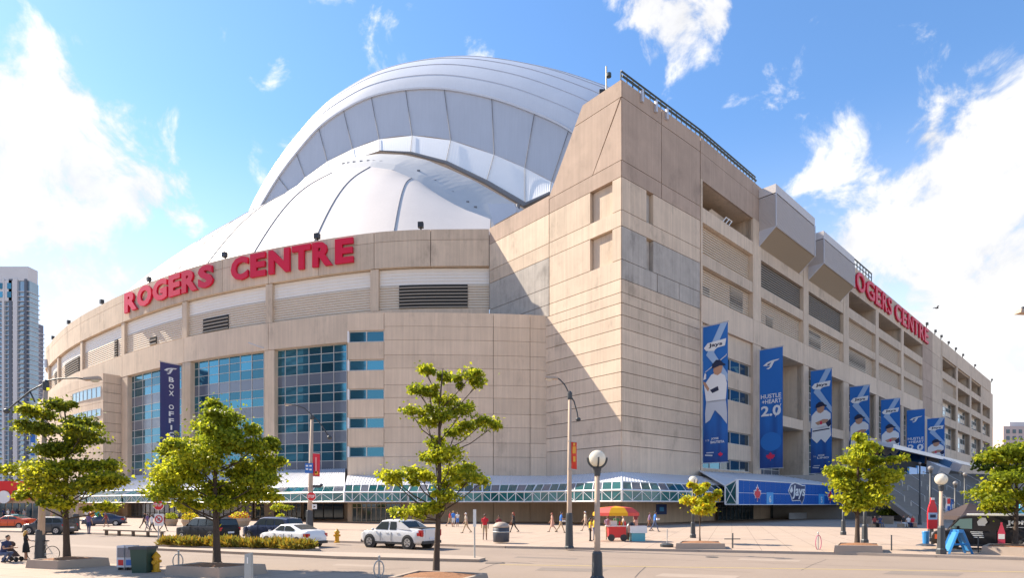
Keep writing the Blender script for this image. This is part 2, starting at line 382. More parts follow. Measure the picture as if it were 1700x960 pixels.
def panes(face, t0, t1, z0, z1, nx, zs, parent, off, mats, bar=.09, name='window', barm=MULL, brow=None):
    """glazing: one object per pane, its bars in one frame; zs = row edges top to bottom, mats(i,j)->material"""
    fr = MB(); o = None
    face.box(fr, t0, t1, z1-bar, z1+bar, off-.05, off+.10)
    X = [t0+(t1-t0)*i/nx for i in range(nx+1)]
    fo = MB()
    for x in X: face.box(fo, x-bar, x+bar, z0, z1, off-.08, off+.09)
    for zz in zs: face.box(fo, t0, t1, zz-bar*.8, zz+bar*.8, off-.08, off+.08)
    o = fo.build(name, barm, st)
    for j in range(len(zs)-1):
        for i in range(nx):
            mb = MB(); face.box(mb, X[i]+bar*.9, X[i+1]-bar*.9, zs[j+1]+bar*.7, zs[j]-bar*.7, off-.05, off); mb.build('pane', mats(i, j), o)
    return o
# --- long right-hand wall
def solid(face, px0, px1, z0, z1, m, parent, cuts=1, o0=-.9, o1=0.):
    t0, t1 = face.t(px0), face.t(px1)
    for i in range(cuts): panel(face, t0+(t1-t0)*i/cuts, t0+(t1-t0)*(i+1)/cuts, z0, z1, m, parent, o0, o1, .04)
rw = MB(); tE = R2.t(1648)
R2.box(rw, -1.2, tE, 0, ZTOP-1, -14.5, -13.5); right = rw.build('side_wall', JOINT, st)
mb = MB(); R2.box(mb, -1.2, tE-.3, ZTOP-1.2, ZTOP-.3, -13.4, -.95); mb.build('roof_slab', CON, right)
mb = MB(); R2.box(mb, tE-1.0, tE, 30, ZTOP-.4, -13.4, -.95); mb.build('end_wall', CON, right)
bays = [(1166, 1250), (1263, 1333.5), (1342, 1400), (1409, 1453.5), (1458.5, 1496), (1500, 1531.5)]
cols = [(1163.2, 1166), (1250, 1263), (1333.5, 1342), (1400, 1409), (1453.5, 1458.5), (1496, 1500)]
for a, b in cols:
    t0, t1 = R2.t(a), R2.t(b)
    for z0, z1 in ((0, 30.9), (35.1, 52.9)):
        mb = MB(); R2.box(mb, t0, t1, z0+.03, z1-.03, -1.2, .06); mb.build('column', CON, right)
# upper fascia panels
seg = [1163.2, 1250, 1333.5, 1409, 1455, 1498, 1531.5]
for a, b in zip(seg[:-1], seg[1:]):
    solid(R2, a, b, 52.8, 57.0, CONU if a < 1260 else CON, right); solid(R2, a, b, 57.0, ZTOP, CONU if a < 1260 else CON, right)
    solid(R2, a, b, 30.9, 35.1, CONP, right, 1, -.9, .1)
for i, (a, b) in enumerate(bays):
    t0, t1 = R2.t(a), R2.t(b)
    solid(R2, a, b, 46.4, 48.7, CON, right); solid(R2, a, b, 39.75, 41.6, CON, right)
    if i in (1, 2): solid(R2, a, b, 48.7, 52.8, CON, right)
    else: recess(R2, t0, t1, 48.7, 52.8, right, 6 if i else 7)
    # first louvre row, second louvre row
    if i in (1, 2): louvre(R2, t0, t1, 41.6, 46.4, right)
    else: siding(R2, t0, t1, 41.6, 46.4, SIDE, right)
    siding(R2, t0, t1, 35.1, 39.75, SIDE, right)
    w_ = t1-t0
    if i == 0: louvre(R2, t0+w_*.6, t0+w_*.86, 35.3, 39.6, right, -.62); louvre(R2, t0+.06*w_, t0+.2*w_, 35.3, 37.0, right, -.62)
    if i == 1: louvre(R2, t0+w_*.2, t0+w_*.34, 35.5, 37.6, right, -.62)
    if i == 2: louvre(R2, t0+w_*.06, t0+w_*.42, 35.3, 39.0, right, -.62)
    if i == 3: louvre(R2, t0+w_*.08, t0+w_*.72, 35.3, 39.6, right, -.62)
    for z0, z1 in ((35.1, 39.75), (41.6, 46.4)):       # shaded jamb
        mb = MB(); R2.box(mb, t1-.02, t1+.3, z0, z1, -.95, -.1); mb.build('jamb', CON, right)
# lit frame leaning in the first opening
t0, t1 = R2.t(1166), R2.t(1250); w_ = t1-t0
mb = MB(); p0 = R2.pt(t0+w_*.46, 48.7, -1.6); p1 = R2.pt(t0+w_*.62, 51.3, -1.6); ex = R2.pt(t0+w_*.58, 48.7, -1.6)-p0
for k in (0, .5, 1): mb.bar(p0+ex*k, p0+ex*k+(p1-p0), .09)
for k in (0, .5, 1): mb.bar(p0+(p1-p0)*k, p0+(p1-p0)*k+ex, .09)
mb.build('metal_frame', WHITEM, right)
mb = MB(); q = [R2.pt(t0+w_*.2, 48.7, -2.2), R2.pt(t0+w_*.5, 48.7, -1.9), R2.pt(t0+w_*.62, 51.2, -1.9), R2.pt(t0+w_*.4, 51.6, -2.2)]
mb.prism(q, (-R2.n.x*2, -R2.n.y*2, 0)); mb.build('duct_hood', CON, right)
# lower storeys
GB = lambda i, j: GL_G if j % 3 == 2 else (GL_D if (i*7+j*3) % 5 == 0 else GL_T)
ZS = [30.6-1.62*i for i in range(15)]
for i, (a, b) in enumerate(bays):
    t0, t1 = R2.t(a), R2.t(b); w_ = t1-t0
    if i == 0:
        rows = [(30.9, 27.0, 0), (27.0, 25.0, 1), (25.0, 22.1, 0), (22.1, 20.1, 1), (20.1, 14.9, 0), (14.9, 12.9, 1), (12.9, 10.2, 0), (10.2, 8.4, 1), (8.4, 0, 0)]
        for z1, z0, k in rows:
            if k: panes(R2, t0, t1-.3, z0, z1, 5, [z1-.05, z0+.05], right, -.7, lambda i, j: GL_D if i in (2, 4) else GL_T, .07)
            else: panel(R2, t0, t1, z0, z1, CON, right, -.9, -.35, .04)
    else:
        dp = 4.6
        ts = t0+.45*w_ if i == 1 else t0+.04*w_
        solid(R2, a, b, 17.6, 19.6, CONP, right, 1, -dp, .02)
        recess(R2, t0, t1, 19.6, 30.9, right, dp, JOINT); recess(R2, t0, t1, 8.0, 17.6, right, dp, JOINT)
        panes(R2, t0, t0+w_*.92, 19.7, 30.8, 5, [30.8-1.59*k for k in range(8)], right, -dp+.4, GB, .08)
        panes(R2, t0, t0+w_*.92, 8.0, 17.5, 5, [17.5-1.58*k for k in range(7)], right, -dp+.4, GB, .08)
        solid(R2, a, b, 0, 8.0, CON, right, 1)
# solid stretch, then the far bays
tt = [R2.t(1531.5), R2.t(1548), R2.t(1563.5)]
for k in range(2):
    for z1, z0 in ((59.3, 52.8), (52.8, 48), (48, 42.5), (42.5, 37), (37, 30.9)): panel(R2, tt[k], tt[k+1], z0, z1, CON if k else CONU, right, -.9, 0, .05)
solid(R2, 1531.5, 1563.5, 0, 30.9, CON, right, 2)
fb = [(1564.5, 1587.5), (1590, 1610), (1612.5, 1628.5), (1631, 1643.5)]; fc = [(1563.5, 1564.5), (1587.5, 1590), (1610, 1612.5), (1628.5, 1631), (1643.5, 1648)]
for a, b in fc:
    mb = MB(); R2.box(mb, R2.t(a), R2.t(b), 0, 54, -1.2, .05); mb.build('column', CON, right)
fz = [(49.0, 53.6), (41.7, 46.6), (33.5, 39.4), (22.5, 30.6)]
for i, (a, b) in enumerate(fb):
    t0, t1 = R2.t(a), R2.t(b)
    edges = [0, 22.5, 30.6, 33.5, 39.4, 41.7, 46.6, 49.0, 53.6, 59.3]
    for z0, z1 in ((0, 12), (15, 22.5), (30.6, 33.5), (39.4, 41.7), (46.6, 49.0), (54, ZTOP)): solid(R2, a-1.2, b+1.2, z0, z1, CON, right, 1, -1.3, .12 if z1 == ZTOP else 0.)
    for r, (z0, z1) in enumerate(fz):
        if r == 0 and i < 3 or r == 1 and i > 0: recess(R2, t0, t1, z0, z1, right, 6)
        elif r == 0: solid(R2, a, b, z0, 54, CON, right)
        elif r == 1: siding(R2, t0, t1, z0, z1, SIDE, right)
        else:
            o = recess(R2, t0, t1, z0, z1, right, 2.5, DARK)
            panes(R2, t0, t1-1.0, z0, z1, 5, [z1-(z1-z0)*k/4 for k in range(5)], right, -1.6, lambda i, j: [SIDE, GL_D, SIDE, GL_G][(j+(i % 2)*0) % 4] if (i+j) % 4 else GL_T, .10)
    recess(R2, t0, t1, 12.2, 14.8, right, 4)
# two ribbed plant boxes hung on the wall
for pa, pb, ztop in ((1288, 1353, 58.6), (1367.5, 1418.5, 57.7)):
    t0, t1 = R2.t(pa, 3.0), R2.t(pb, 3.0); zm = ztop-1.5
    mb = MB(); R2.box(mb, t0, t1, zm, ztop, 0.02, 3.0); PBX = mat('plant_box_metal', (.56, .52, .50), .5, var=.05, scale=.5); bx = mb.build('plant_box', PBX, st)
    mb = MB(); n = 24; z0, z1 = 51.2, zm-.12
    rows = []
    for i in range(n):                                   # front and left cheek ribs
        h = (z1-z0)/n; z = z0+h*i
        for dz, dd in ((0, .0), (h*.45, .0), (h*.5, -.12), (h*.95, -.12)):
            zz = z+dz; rows.append([R2.pt(t0-dd, zz, .02), R2.pt(t0-dd, zz, 3+dd), R2.pt(t1+dd, zz, 3+dd), R2.pt(t1+dd, zz, .02)])
    mb.grid(rows); mb.build('rib_cladding', PBX, bx, kind='stuff')
    mb = MB(); rows = []; n = 26                           # sloping soffit
    for i in range(n):
        for f, d in ((i/n, 0), ((i+.5)/n, 0), ((i+.52)/n, -.1), ((i+.98)/n, -.1)):
            z = 48.6+(51.2-48.6)*f+d*.0; rows.append([R2.pt(t0, z-d, 3*f+.02), R2.pt(t1, z-d, 3*f+.02)])
    mb.grid(rows)
    mb.build('soffit_cladding', mat('soffit_tan', (.42, .33, .23), .6), bx, kind='stuff')
    mb = MB(); m = 8
    for t in (t0, t1): mb.add([R2.pt(t, 48.6, .02), R2.pt(t, 51.2, 3.0), R2.pt(t, 51.2, .02)], [(0, 1, 2)])
    mb.bar(R2.pt(t0, 48.6, .05), R2.pt(t0, 51.2, 3.03), .08); mb.bar(R2.pt(t1, 48.6, .05), R2.pt(t1, 51.2, 3.03), .08); mb.bar(R2.pt(t0, 51.2, 3.03), R2.pt(t1, 51.2, 3.03), .08)
    mb.bar(R2.pt(t0, 51.2, 3.03), R2.pt(t0, zm, 3.03), .07); mb.bar(R2.pt(t1, 51.2, 3.03), R2.pt(t1, zm, 3.03), .07)
    mb.build('edge_trim', METAL, bx)
# floodlights along the far roof edge
for px in (1538, 1552, 1562, 1574, 1586, 1598, 1618, 1646):
    t = R2.t(px); mb = MB(); R2.box(mb, t-.12, t+.12, ZTOP, ZTOP+.8, -.1, .15); R2.box(mb, t-.45, t+.45, ZTOP+.7, ZTOP+1.5, -.1, .5); mb.build('floodlight', BLACK, right)
# ================================================================ left wing on its curve
wp = [(812, 380), (755, 380.3), (700, 381), (660, 382.8), (620, 386), (540, 397), (447, 413.5), (375, 429), (309, 447), (250, 468), (202, 489), (165, 508), (132.6, 526), (110, 542), (94, 557), (83, 570), (76.5, 584)]
pl = [P(x, y, 46.4*F/(HY-y)) for x, y in wp]
pl = [V((p.x, p.y)) for p in pl]+[V((-152, 205)), V((-156, 230)), V((-152, 260))]
W = Curve(pl)
wing = MB(); W.box(wing, 0, W.len, 36, ZPAR-.5, -1.6, -1.1); wing = wing.build('curved_wall', JOINT, st)
ppx = [812, 621, 445.5, 305, 203, 134, 95, 79]
ps = [W.t(p) for p in ppx[:-1]]+[W.t(79), W.t(79)+18, W.t(79)+40]; ps[0] = 0.
for i in range(len(ps)-1):
    a, b = ps[i], ps[i+1]
    mid = (a+b)/2
    for c, d in ((a, mid), (mid, b)):
        panel(W, c, d, 47.35, ZPAR, CON, wing, -1.0, 0, .05); panel(W, c, d, 42.9, 47.35, CON, wing, -1.0, 0, .05)
    panel(W, a, b, 30.8, 35.7, CONP, wing, -1.0, .0, .04)
    # pilaster between the louvre bays
    mb = MB(); W.box(mb, b-.75 if i else b-.75, b+.75, 35.75, 42.85, -1.0, -.12); mb.build('pilaster', CON, wing)
    sa, sb = a+(.75 if i else 0), b-.75
    siding(W, sa, sb, 40.1, 42.85, SIDEW, wing, -.75, .55, .04); siding(W, sa, sb, 35.7, 40.1, SIDE, wing, -.7, .42, .10)
def lv(pa, pb, z0, z1): louvre(W, W.t(pa), W.t(pb), z0, z1, wing, -.38, .55)
lv(776, 661, 36.1, 40.0); lv(375, 333, 36.1, 38.7); lv(255, 244, 36.2, 37.7); lv(190.5, 185.5, 36, 40); lv(127, 104, 36, 40.0); lv(92, 87, 36, 40)
for px in (698, 525, 371, 245, 167, 112, 86):
    t = W.t(px); mb = MB(); W.box(mb, t-.12, t+.12, ZPAR, ZPAR+.5, -.5, -.3); W.box(mb, t-.45, t+.45, ZPAR+.4, ZPAR+1.3, -.6, .1); mb.build('floodlight', BLACK, wing)
mb = MB(); q = W.pt(W.t(78), 43, 0); mb.box((q.x-.5, q.y-.4, 42.8), (q.x+.2, q.y+.4, 45.2)); mb.build('camera_box', METAL, wing)
# --- glazed walls with the tall piers
def gw(pa, pb, nx, zb):
    t1, t0 = W.t(pa, -1.0), W.t(pb, -1.0)
    zs = [30.75]
    h = [1.62, 1.62, 1.98, 2.3]; k = 0
    seq = [1.35, 1.6, 1.75, 2.05, 1.55, 1.6, 2.05, 1.55, 1.6, 2.05, 1.6, 1.6]
    for s_ in seq: zs.append(zs[-1]-s_)
    zs.append(6.5)
    def mm(i, j):
        if j in (3, 6, 9): return GL_G
        return GL_T if j < 12 else GL_G
    o = panes(W, t0, t1, 6.5, 30.75, nx, zs, wing, -1.0, mm, .055, 'glass_wall'); return o
gw(455, 576, 6, 0); gw(315.5, 438.5, 7, 0); gw(211, 302, 6, 0)
for a, b in ((438.5, 455), (302, 315.5), (201, 211)):
    t1, t0 = W.t(a), W.t(b); mb = MB(); W.box(mb, t0, t1, 0, 30.75, -1.3, -.05); mb.build('pier', CON, wing)
mb = MB(); W.box(mb, 20, W.t(80), 0, 6.4, -1.4, -1.1); mb.build('base_wall', CON, wing)
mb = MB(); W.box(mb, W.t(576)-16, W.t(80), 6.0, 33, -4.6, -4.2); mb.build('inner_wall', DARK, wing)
# --- rounded front beside the tower
B1 = Curve([(5.5, 90.9), (2, 90.3), (-4.5, 89.7), (-13.4, 89.3), (-20, 89.5), (-24.6, 90.0)])
bz = [31.25, 29.2, 27.15, 24.95, 22.95, 20.5, 18.6, 16.2, 14.2, 11.9, 9.8, 6.4, 0]
bm = MB(); B1.box(bm, 0, B1.len, 0, 31, -9, -.4); front = bm.build('rounded_front', JOINT, st)
wl, wr = B1.t(579), B1.t(637.5)
bcut = [0, B1.t(880), B1.t(819), wr]
wz = [(597-0, )]
rowsw = [(549, 568), (597, 615.5), (645.5, 663.5), (693.5, 711.5), (741.5, 759.5)]
wzz = [(B1.z(608, b), B1.z(608, a)) for a, b in rowsw]
for z1, z0 in zip(bz[:-1], bz[1:]):
    for a, b in zip(bcut[:-1], bcut[1:]): panel(B1, a, b, z0, z1, CONP, front, -.4, 0, .035)
edges = [31.25]
for z0, z1 in wzz: edges += [z1, z0]
edges.append(0)
for k in range(0, len(edges)-1):
    z1, z0 = edges[k], edges[k+1]
    if k % 2 == 0:
        zc = [z1]+[z for z in bz if z0+.5 < z < z1-.5 and k == len(edges)-2]+[z0]
        for zz1, zz0 in zip(zc[:-1], zc[1:]): panel(B1, wr, B1.len, zz0, zz1, CONP, front, -.4, 0, .035)
    else:
        panes(B1, wr+.05, wl, z0+.05, z1-.05, 2, [z1-.08, z0+.08], front, -.32, lambda i, j: GL_T, .08)
        mb = MB(); B1.box(mb, wl, B1.len, z0, z1, -.35, -.02); mb.build('corner_post', WHITEM, front)
# --- second rounded front far to the left
B2 = Curve([(-88.6, 130.5), (-98, 137), (-109.7, 146.6), (-122, 158), (-134, 170), (-144, 184)])
bm = MB(); B2.box(bm, .3, B2.len, 0, 31, -9, -.35); front2 = bm.build('rounded_front', JOINT, st)
for z1, z0 in zip(bz[:-1], bz[1:]):
    for a, b in ((0, 13), (13, 30), (30, 48), (48, B2.len)): panel(B2, a, b, z0, z1, CONP, front2, -.35, 0, .04)
    e = V((-B2.nrm(0).x, -B2.nrm(0).y)); S = Face(B2.p[0], e); mb = MB(); S.box(mb, 0.02, 9.5, z0+.04, z1-.04, -.3 if S.n.x > 0 else 0, 0 if S.n.x > 0 else .3)
    mb.build('panel', CON, front2)
mb = MB(); q0 = B2.p[0]
for a, b in ((655, 672), (691, 703), (735, 744)):
    z1, z0 = B2.z(150, a-9), B2.z(150, b-9)
    panes(B2, 1, 17, z0, z1, 7, [z1, z0], front2, .02, lambda i, j: mat('glass_pale', (.35, .50, .58), .1, metal=.5), .06)
# --- red letters on the curved parapet
sign = empty('sign_lettering', W.pt(W.t(400), 43.2, .3), parent=st)
def letter(face, ch, px0, px1, zb, zt, parent, depth=.42, off=.15, bold=.40):
    ta, tb = face.t(px0, off), face.t(px1, off)
    o = face.pt(ta, zb, off); e = face.pt(tb, zb, off); ex = (e-o); wd = ex.length; ex = ex.normalized()
    ez = ex.cross(V((0, 0, 1))); mb = MB()
    place_text(mb, ch, 8., o+ez*depth*.5, ex, V((0, 0, 1)), ez, depth*.5, bold, fit=(wd, zt-zb))
    l_ = mb.build('letter', SIGNR, parent); tag(l_, 'red raised letter '+ch); return l_
LW = [('R', 209.5, 230), ('O', 230.8, 254.5), ('G', 256.5, 280), ('E', 283, 302), ('R', 304.5, 330), ('S', 331.5, 356), ('C', 386, 414), ('E', 418, 443), ('N', 448, 483), ('T', 487, 517.5), ('R', 520.5, 553.5), ('E', 558, 588)]
for ch, a, b in LW: letter(W, ch, a, b, 44.3, 48.55, sign)
sign2 = empty('sign_lettering', R2.pt(R2.t(1480), 53.4, .3), parent=st)
LR = [('R', 1408, 1418), ('O', 1419.5, 1434), ('G', 1436, 1449.5), ('E', 1451.5, 1460.5), ('R', 1462.5, 1470.5), ('S', 1472, 1478.5), ('C', 1484.5, 1494), ('E', 1496, 1503.5), ('N', 1505.5, 1514), ('T', 1515, 1523), ('R', 1524.5, 1532), ('E', 1533, 1539.5)]
LRH = [54.2, 58.6]
for ch, a, b in LR: letter(R2, ch, a, b, 53.9, 58.5, sign2, bold=.12)
# ================================================================ roof
def pln(px, py, k0): # point of the picture plane direction on vertical plane Y = k0 - .5 X
    x = (px-CX)/F; Y = k0/(1+.5*x); return P(px, py, Y)
def interp(pts, xs):
    px = [p[0] for p in pts]; return [tuple(np.interp(x, px, [p[i] for p in pts]) for i in range(len(pts[0]))) for x in xs]
rim = [(436, 350), (462, 333), (495, 313), (528, 294), (571, 281), (617, 277), (652, 282), (695, 301), (734, 328), (773, 359), (815, 385)]
bt = [(60, 428), (100, 438), (200, 462), (300, 493), (400, 551), (511, 617), (656, 687), (790, 790), (812, 815)]   # wall px -> rim px
M_ = 96; rows = [[] for _ in range(17)]; spx = []
s0, s1 = 0.0, W.t(78)+55
lines = []
for j in range(M_+1):
    s_ = s0+(s1-s0)*j/M_; b0 = W.pt(s_, 46.5, -2.2); pxw = CX+F*b0.x/b0.y
    if s_ > W.t(80): pxr = np.interp(s_, [W.t(80), s1], [432, 395])
    else: pxr = np.interp(pxw, [a for a, _ in bt], [b for _, b in bt])
    yr = np.interp(pxr, [a for a, _ in rim], [b for _, b in rim]) if pxr >= 436 else 350+(436-pxr)*.8
    tp = pln(pxr, yr, 135)
    ln = []
    for i in range(17):
        t = i/16; q = b0.lerp(tp, t); q.z += 5.0*math.sin(math.pi*t)*(1-.35*t); ln.append(q)
    lines.append(ln)
mb = MB(); mb.grid(lines); dome = mb.build('dome', ROOFW, st, smooth=True)
for pxb in (656, 511, 400, 318, 250, 190):
    j = min(range(M_+1), key=lambda j: abs(CX+F*lines[j][0].x/lines[j][0].y-pxb)); mb = MB()
    mb.tube([q+V((0, -.05, .06)) for q in lines[j]], .11, 5); mb.build('rib', mat('rib_grey', (.30, .29, .30), .6), dome)
rim2 = [(436, 347), (462, 330), (495, 309), (536, 282), (586, 261), (629, 255), (672, 257), (710, 266), (749, 282), (788, 300), (858, 340), (875, 352)]
ra = [pln(x, y, 135.0) for x, y in interp(rim, np.linspace(436, 815, 50))]; rb = [pln(x, y, 146) for x, y in interp(rim2, np.linspace(436, 875, 50))]
mb = MB(); mb.grid([ra, [a.lerp(b, .12)+V((0, 0, .9)) for a, b in zip(ra, rb)], [a.lerp(b, .6)+V((0, 0, .6)) for a, b in zip(ra, rb)], rb]); ring = mb.build('roof_ring', mat('ring_pale', (.50, .50, .50), .6, var=.08, scale=.4), dome)
for x, y in [(p[0]/2.576+400, p[1]/2.576+80) for p in ((330, 552), (397, 520), (440, 500), (460, 497), (485, 493), (515, 490), (545, 488), (570, 489), (600, 491), (632, 499), (670, 508), (713, 522), (760, 530), (790, 552), (830, 573), (858, 601), (905, 622), (935, 648), (970, 664), (1003, 686))]:
    q = pln(x, y, 138); mb = MB(); mb.box((q.x-.35, q.y-.3, q.z-.3), (q.x+.35, q.y+.3, q.z+.45)); mb.build('vent_hood', SEAM, dome)
mb = MB(); q = [pln(x, y, 131.5) for x, y in ((810, 338), (853, 338), (858, 352), (820, 374))]; mb.prism(q, (2, 4, 0)); mb.build('access_hatch', METAL, dome)
# big sliding roof: fascia of tapering panels, then the shell behind it
pairs = [((412, 392), (440, 400)), ((425, 362), (448, 372)), ((437, 338), (460, 347)), ((463, 295), (482, 320)), ((493, 255), (507, 295)), ((530, 213), (544, 268)), ((571, 183.5), (586, 247)), ((617, 161), (630, 231)), ((674, 149), (685, 225)), ((738, 148), (749, 233)), ((817, 163), (821, 257)), ((888, 188), (872, 279)), ((945, 216), (916, 302)), ((1000, 262), (960, 335)), ((1045, 330), (990, 372))]
K0 = 150.
def spl(pts, n=6):
    out = []; q = [tuple(2*np.array(pts[0])-np.array(pts[1]))]+list(pts)+[tuple(2*np.array(pts[-1])-np.array(pts[-2]))]
    for i in range(1, len(q)-2):
        a, b, c, d = [np.array(x, float) for x in q[i-1:i+3]]
        for j in range(n): t = j/n; out.append(tuple(.5*(2*b+(c-a)*t+(2*a-5*b+4*c-d)*t*t+(3*b-a-3*c+d)*t**3)))
    out.append(tuple(map(float, pts[-1]))); return out
on = [pln(x, y, K0) for x, y in spl([p[0] for p in pairs])]; inn = [pln(x, y, K0-.4) for x, y in spl([p[1] for p in pairs])]
mb0 = MB(); axis = V((.447, .894, 0)); cc = V((-37, 168.5, 50)); rows = []
for k in range(0, 22):
    th = math.radians(min(90, k*5.5)); b = 34*(1-math.cos(th))+max(0, k-16)*22; s_ = 1+.31*math.sin(th)-max(0, k-16)*.03
    rows.append([cc+(p-cc)*s_+axis*b for p in on])
mb0.grid(rows); shell = mb0.build('sliding_roof', ROOFG, st, smooth=True)
for k in (2, 4, 6, 8, 10):
    mb = MB(); mb.tube([p+V((0, 0, .1)) for p in rows[k]], .09, 4); mb.build('roof_seam', METAL, shell)
for i in range(len(pairs)-1):
    mb = MB(); a = on[i*6:i*6+7]; b = inn[i*6:i*6+7]; n = 28 if 5 < i < 13 else 12; R_ = []
    for j in range(n+1):
        f = j/n*6; i0 = min(5, int(f)); u = f-i0; p = a[i0].lerp(a[i0+1], u); q = b[i0].lerp(b[i0+1], u); dd = V((0, 0, 0)); R_.append([p+dd, q+dd])
    mb.grid(R_); mb.build('fascia_panel', mat('fascia_metal', (.46, .48, .53), .5, metal=.0, var=.12, scale=.08, streak=.10), shell)
    mb = MB(); mb.tube([on[i*6]-axis*.25, inn[i*6]-axis*.25], .09, 4); mb.build('fascia_seam', SEAM, shell)
mb = MB(); mb.tube([p-axis*.2 for p in on], .35, 5); mb.build('roof_edge_trim', METAL, shell)
lw = [((460, 347), (461, 352)), ((482, 320), (482, 330)), ((507, 295), (508, 306)), ((544, 268), (544, 282)), ((586, 247), (588, 264)), ((630, 231), (630, 250)), ((685, 225), (682, 254)), ((749, 233), (741, 270)), ((821, 257), (808, 303)), ((872, 279), (872, 341)), ((916, 302), (913, 322)), ((960, 335), (955, 345))]
for i in range(len(lw)-1):
    (a, b), (c, d) = lw[i], lw[i+1]
    A = pln(*a, K0-1.0); B = pln(*b, K0-3.0); C_ = pln(*c, K0-1.0); D_ = pln(*d, K0-3.0); n = 14; R_ = []
    for j in range(n+1):
        f = j/n; dd = V((0, 0, 0)); R_.append([A.lerp(C_, f)+dd, B.lerp(D_, f)+dd])
    mb = MB(); mb.grid(R_); mb.build('skirt_panel', WHITEM, shell)
    mb = MB(); mb.tube([A-axis*.25, B-axis*.25], .08, 4); mb.build('fascia_seam', SEAM, shell)
mb = MB(); mb.tube([pln(*b, K0-3.4) for _, b in lw[5:-1]], [.12, .4, .5, .6, .7, .6], 6); mb.build('gutter', SEAM, shell)
mb = MB(); q = pln(860, 339, K0-8); mb.tube([q, q-V((0, 0, 6))], .45, 6); mb.build('gutter_post', SEAM, shell)
# ================================================================ ground
GROUND = mat('asphalt_sunbleached', (.275, .212, .165), .92, var=.16, scale=.25, bump=.25, bscale=30, stain=.08)
PAVE = mat('pavement_concrete', (.42, .32, .245), .9, tile=1.6, var=.09, scale=.4, bump=.2, bscale=25, rnd=.03, stain=.06)
KERB = mat('kerb_concrete', (.38, .30, .235), .9, var=.15, scale=1.2, bump=.2)
def sheet(name, pts, z, m, kind='structure', th=None, parent=None):
    mb = MB(); ring = [V((p[0], p[1], z)) for p in pts]
    a = sum(ring[i].x*ring[(i+1) % len(ring)].y-ring[(i+1) % len(ring)].x*ring[i].y for i in range(len(ring)))
    if a > 0: ring = ring[::-1]
    if th: mb.prism(ring, (0, 0, -th))
    else: mb.add(ring[::-1], [tuple(range(len(ring)))])
    o = mb.build(name, m, parent); 
    if kind: o['kind'] = kind
    return o
sheet('ground', [(-3000, -400), (3000, -400), (3000, 4000), (-3000, 4000)], 0, GROUND)
KP = [(-120, 881), (0, 884), (155, 888), (262, 892.5), (540, 901), (840, 911), (1160, 917.3), (1420, 922.3), (1700, 931), (1800, 934.5)]
kp = [G(*p) for p in KP]; kp = [V((p.x, p.y)) for p in kp]
sheet('plaza', [(-170, 90)]+[tuple(p) for p in kp]+[(60, 30), (130, 60), (130, 110), (60, 130), (-170, 190)], .13, PAVE, th=.13)
mb = MB()
for a, b in zip(kp[:-1], kp[1:]):
    d = (b-a).normalized(); n = V((d.y, -d.x)); n = n if n.y < 0 else -n; L_ = (b-a).length; k = max(1, int(L_/3))
    for i in range(k):
        p, q = a+(b-a)*(i/k)+d*.01, a+(b-a)*((i+1)/k)-d*.01
        m1_ = MB(); m1_.hexa([(p.x+n.x*.16, p.y+n.y*.16, 0), (q.x+n.x*.16, q.y+n.y*.16, 0), (q.x, q.y, 0), (p.x, p.y, 0), (p.x+n.x*.13, p.y+n.y*.13, .145), (q.x+n.x*.13, q.y+n.y*.13, .145), (q.x, q.y, .145), (p.x, p.y, .145)])
        o = m1_.build('kerb_stone', KERB, bpy.data.objects['plaza'])
# paving joints across the plaza: thin recessed lines drawn as slabs proud of a darker bed would hide; score lines instead
near = [(-60, 925), (0, 934.5), (296, 945), (629, 960), (900, 972), (1100, 984)]
npnt = [G(*p) for p in near]
sheet('near_pavement', [(-60, 20), ]+[(p.x, p.y) for p in npnt]+[(8, 14), (-60, 14)], .12, PAVE, th=.12)
# yellow centre line along the street
YL = mat('road_paint_yellow', (.55, .40, .12), .8, var=.25, scale=3)
a, b = G(830, 938.5), G(1800, 952); d = (b-a).normalized(); n = V((-d.y, d.x, 0)); mb = MB()
ring = [a+n*.06, b+n*.06, b-n*.06, a-n*.06]; mb.add([V((p.x, p.y, .005)) for p in ring], [(0, 1, 2, 3)]); o = mb.build('road_line', YL); tag(o, kind='structure')
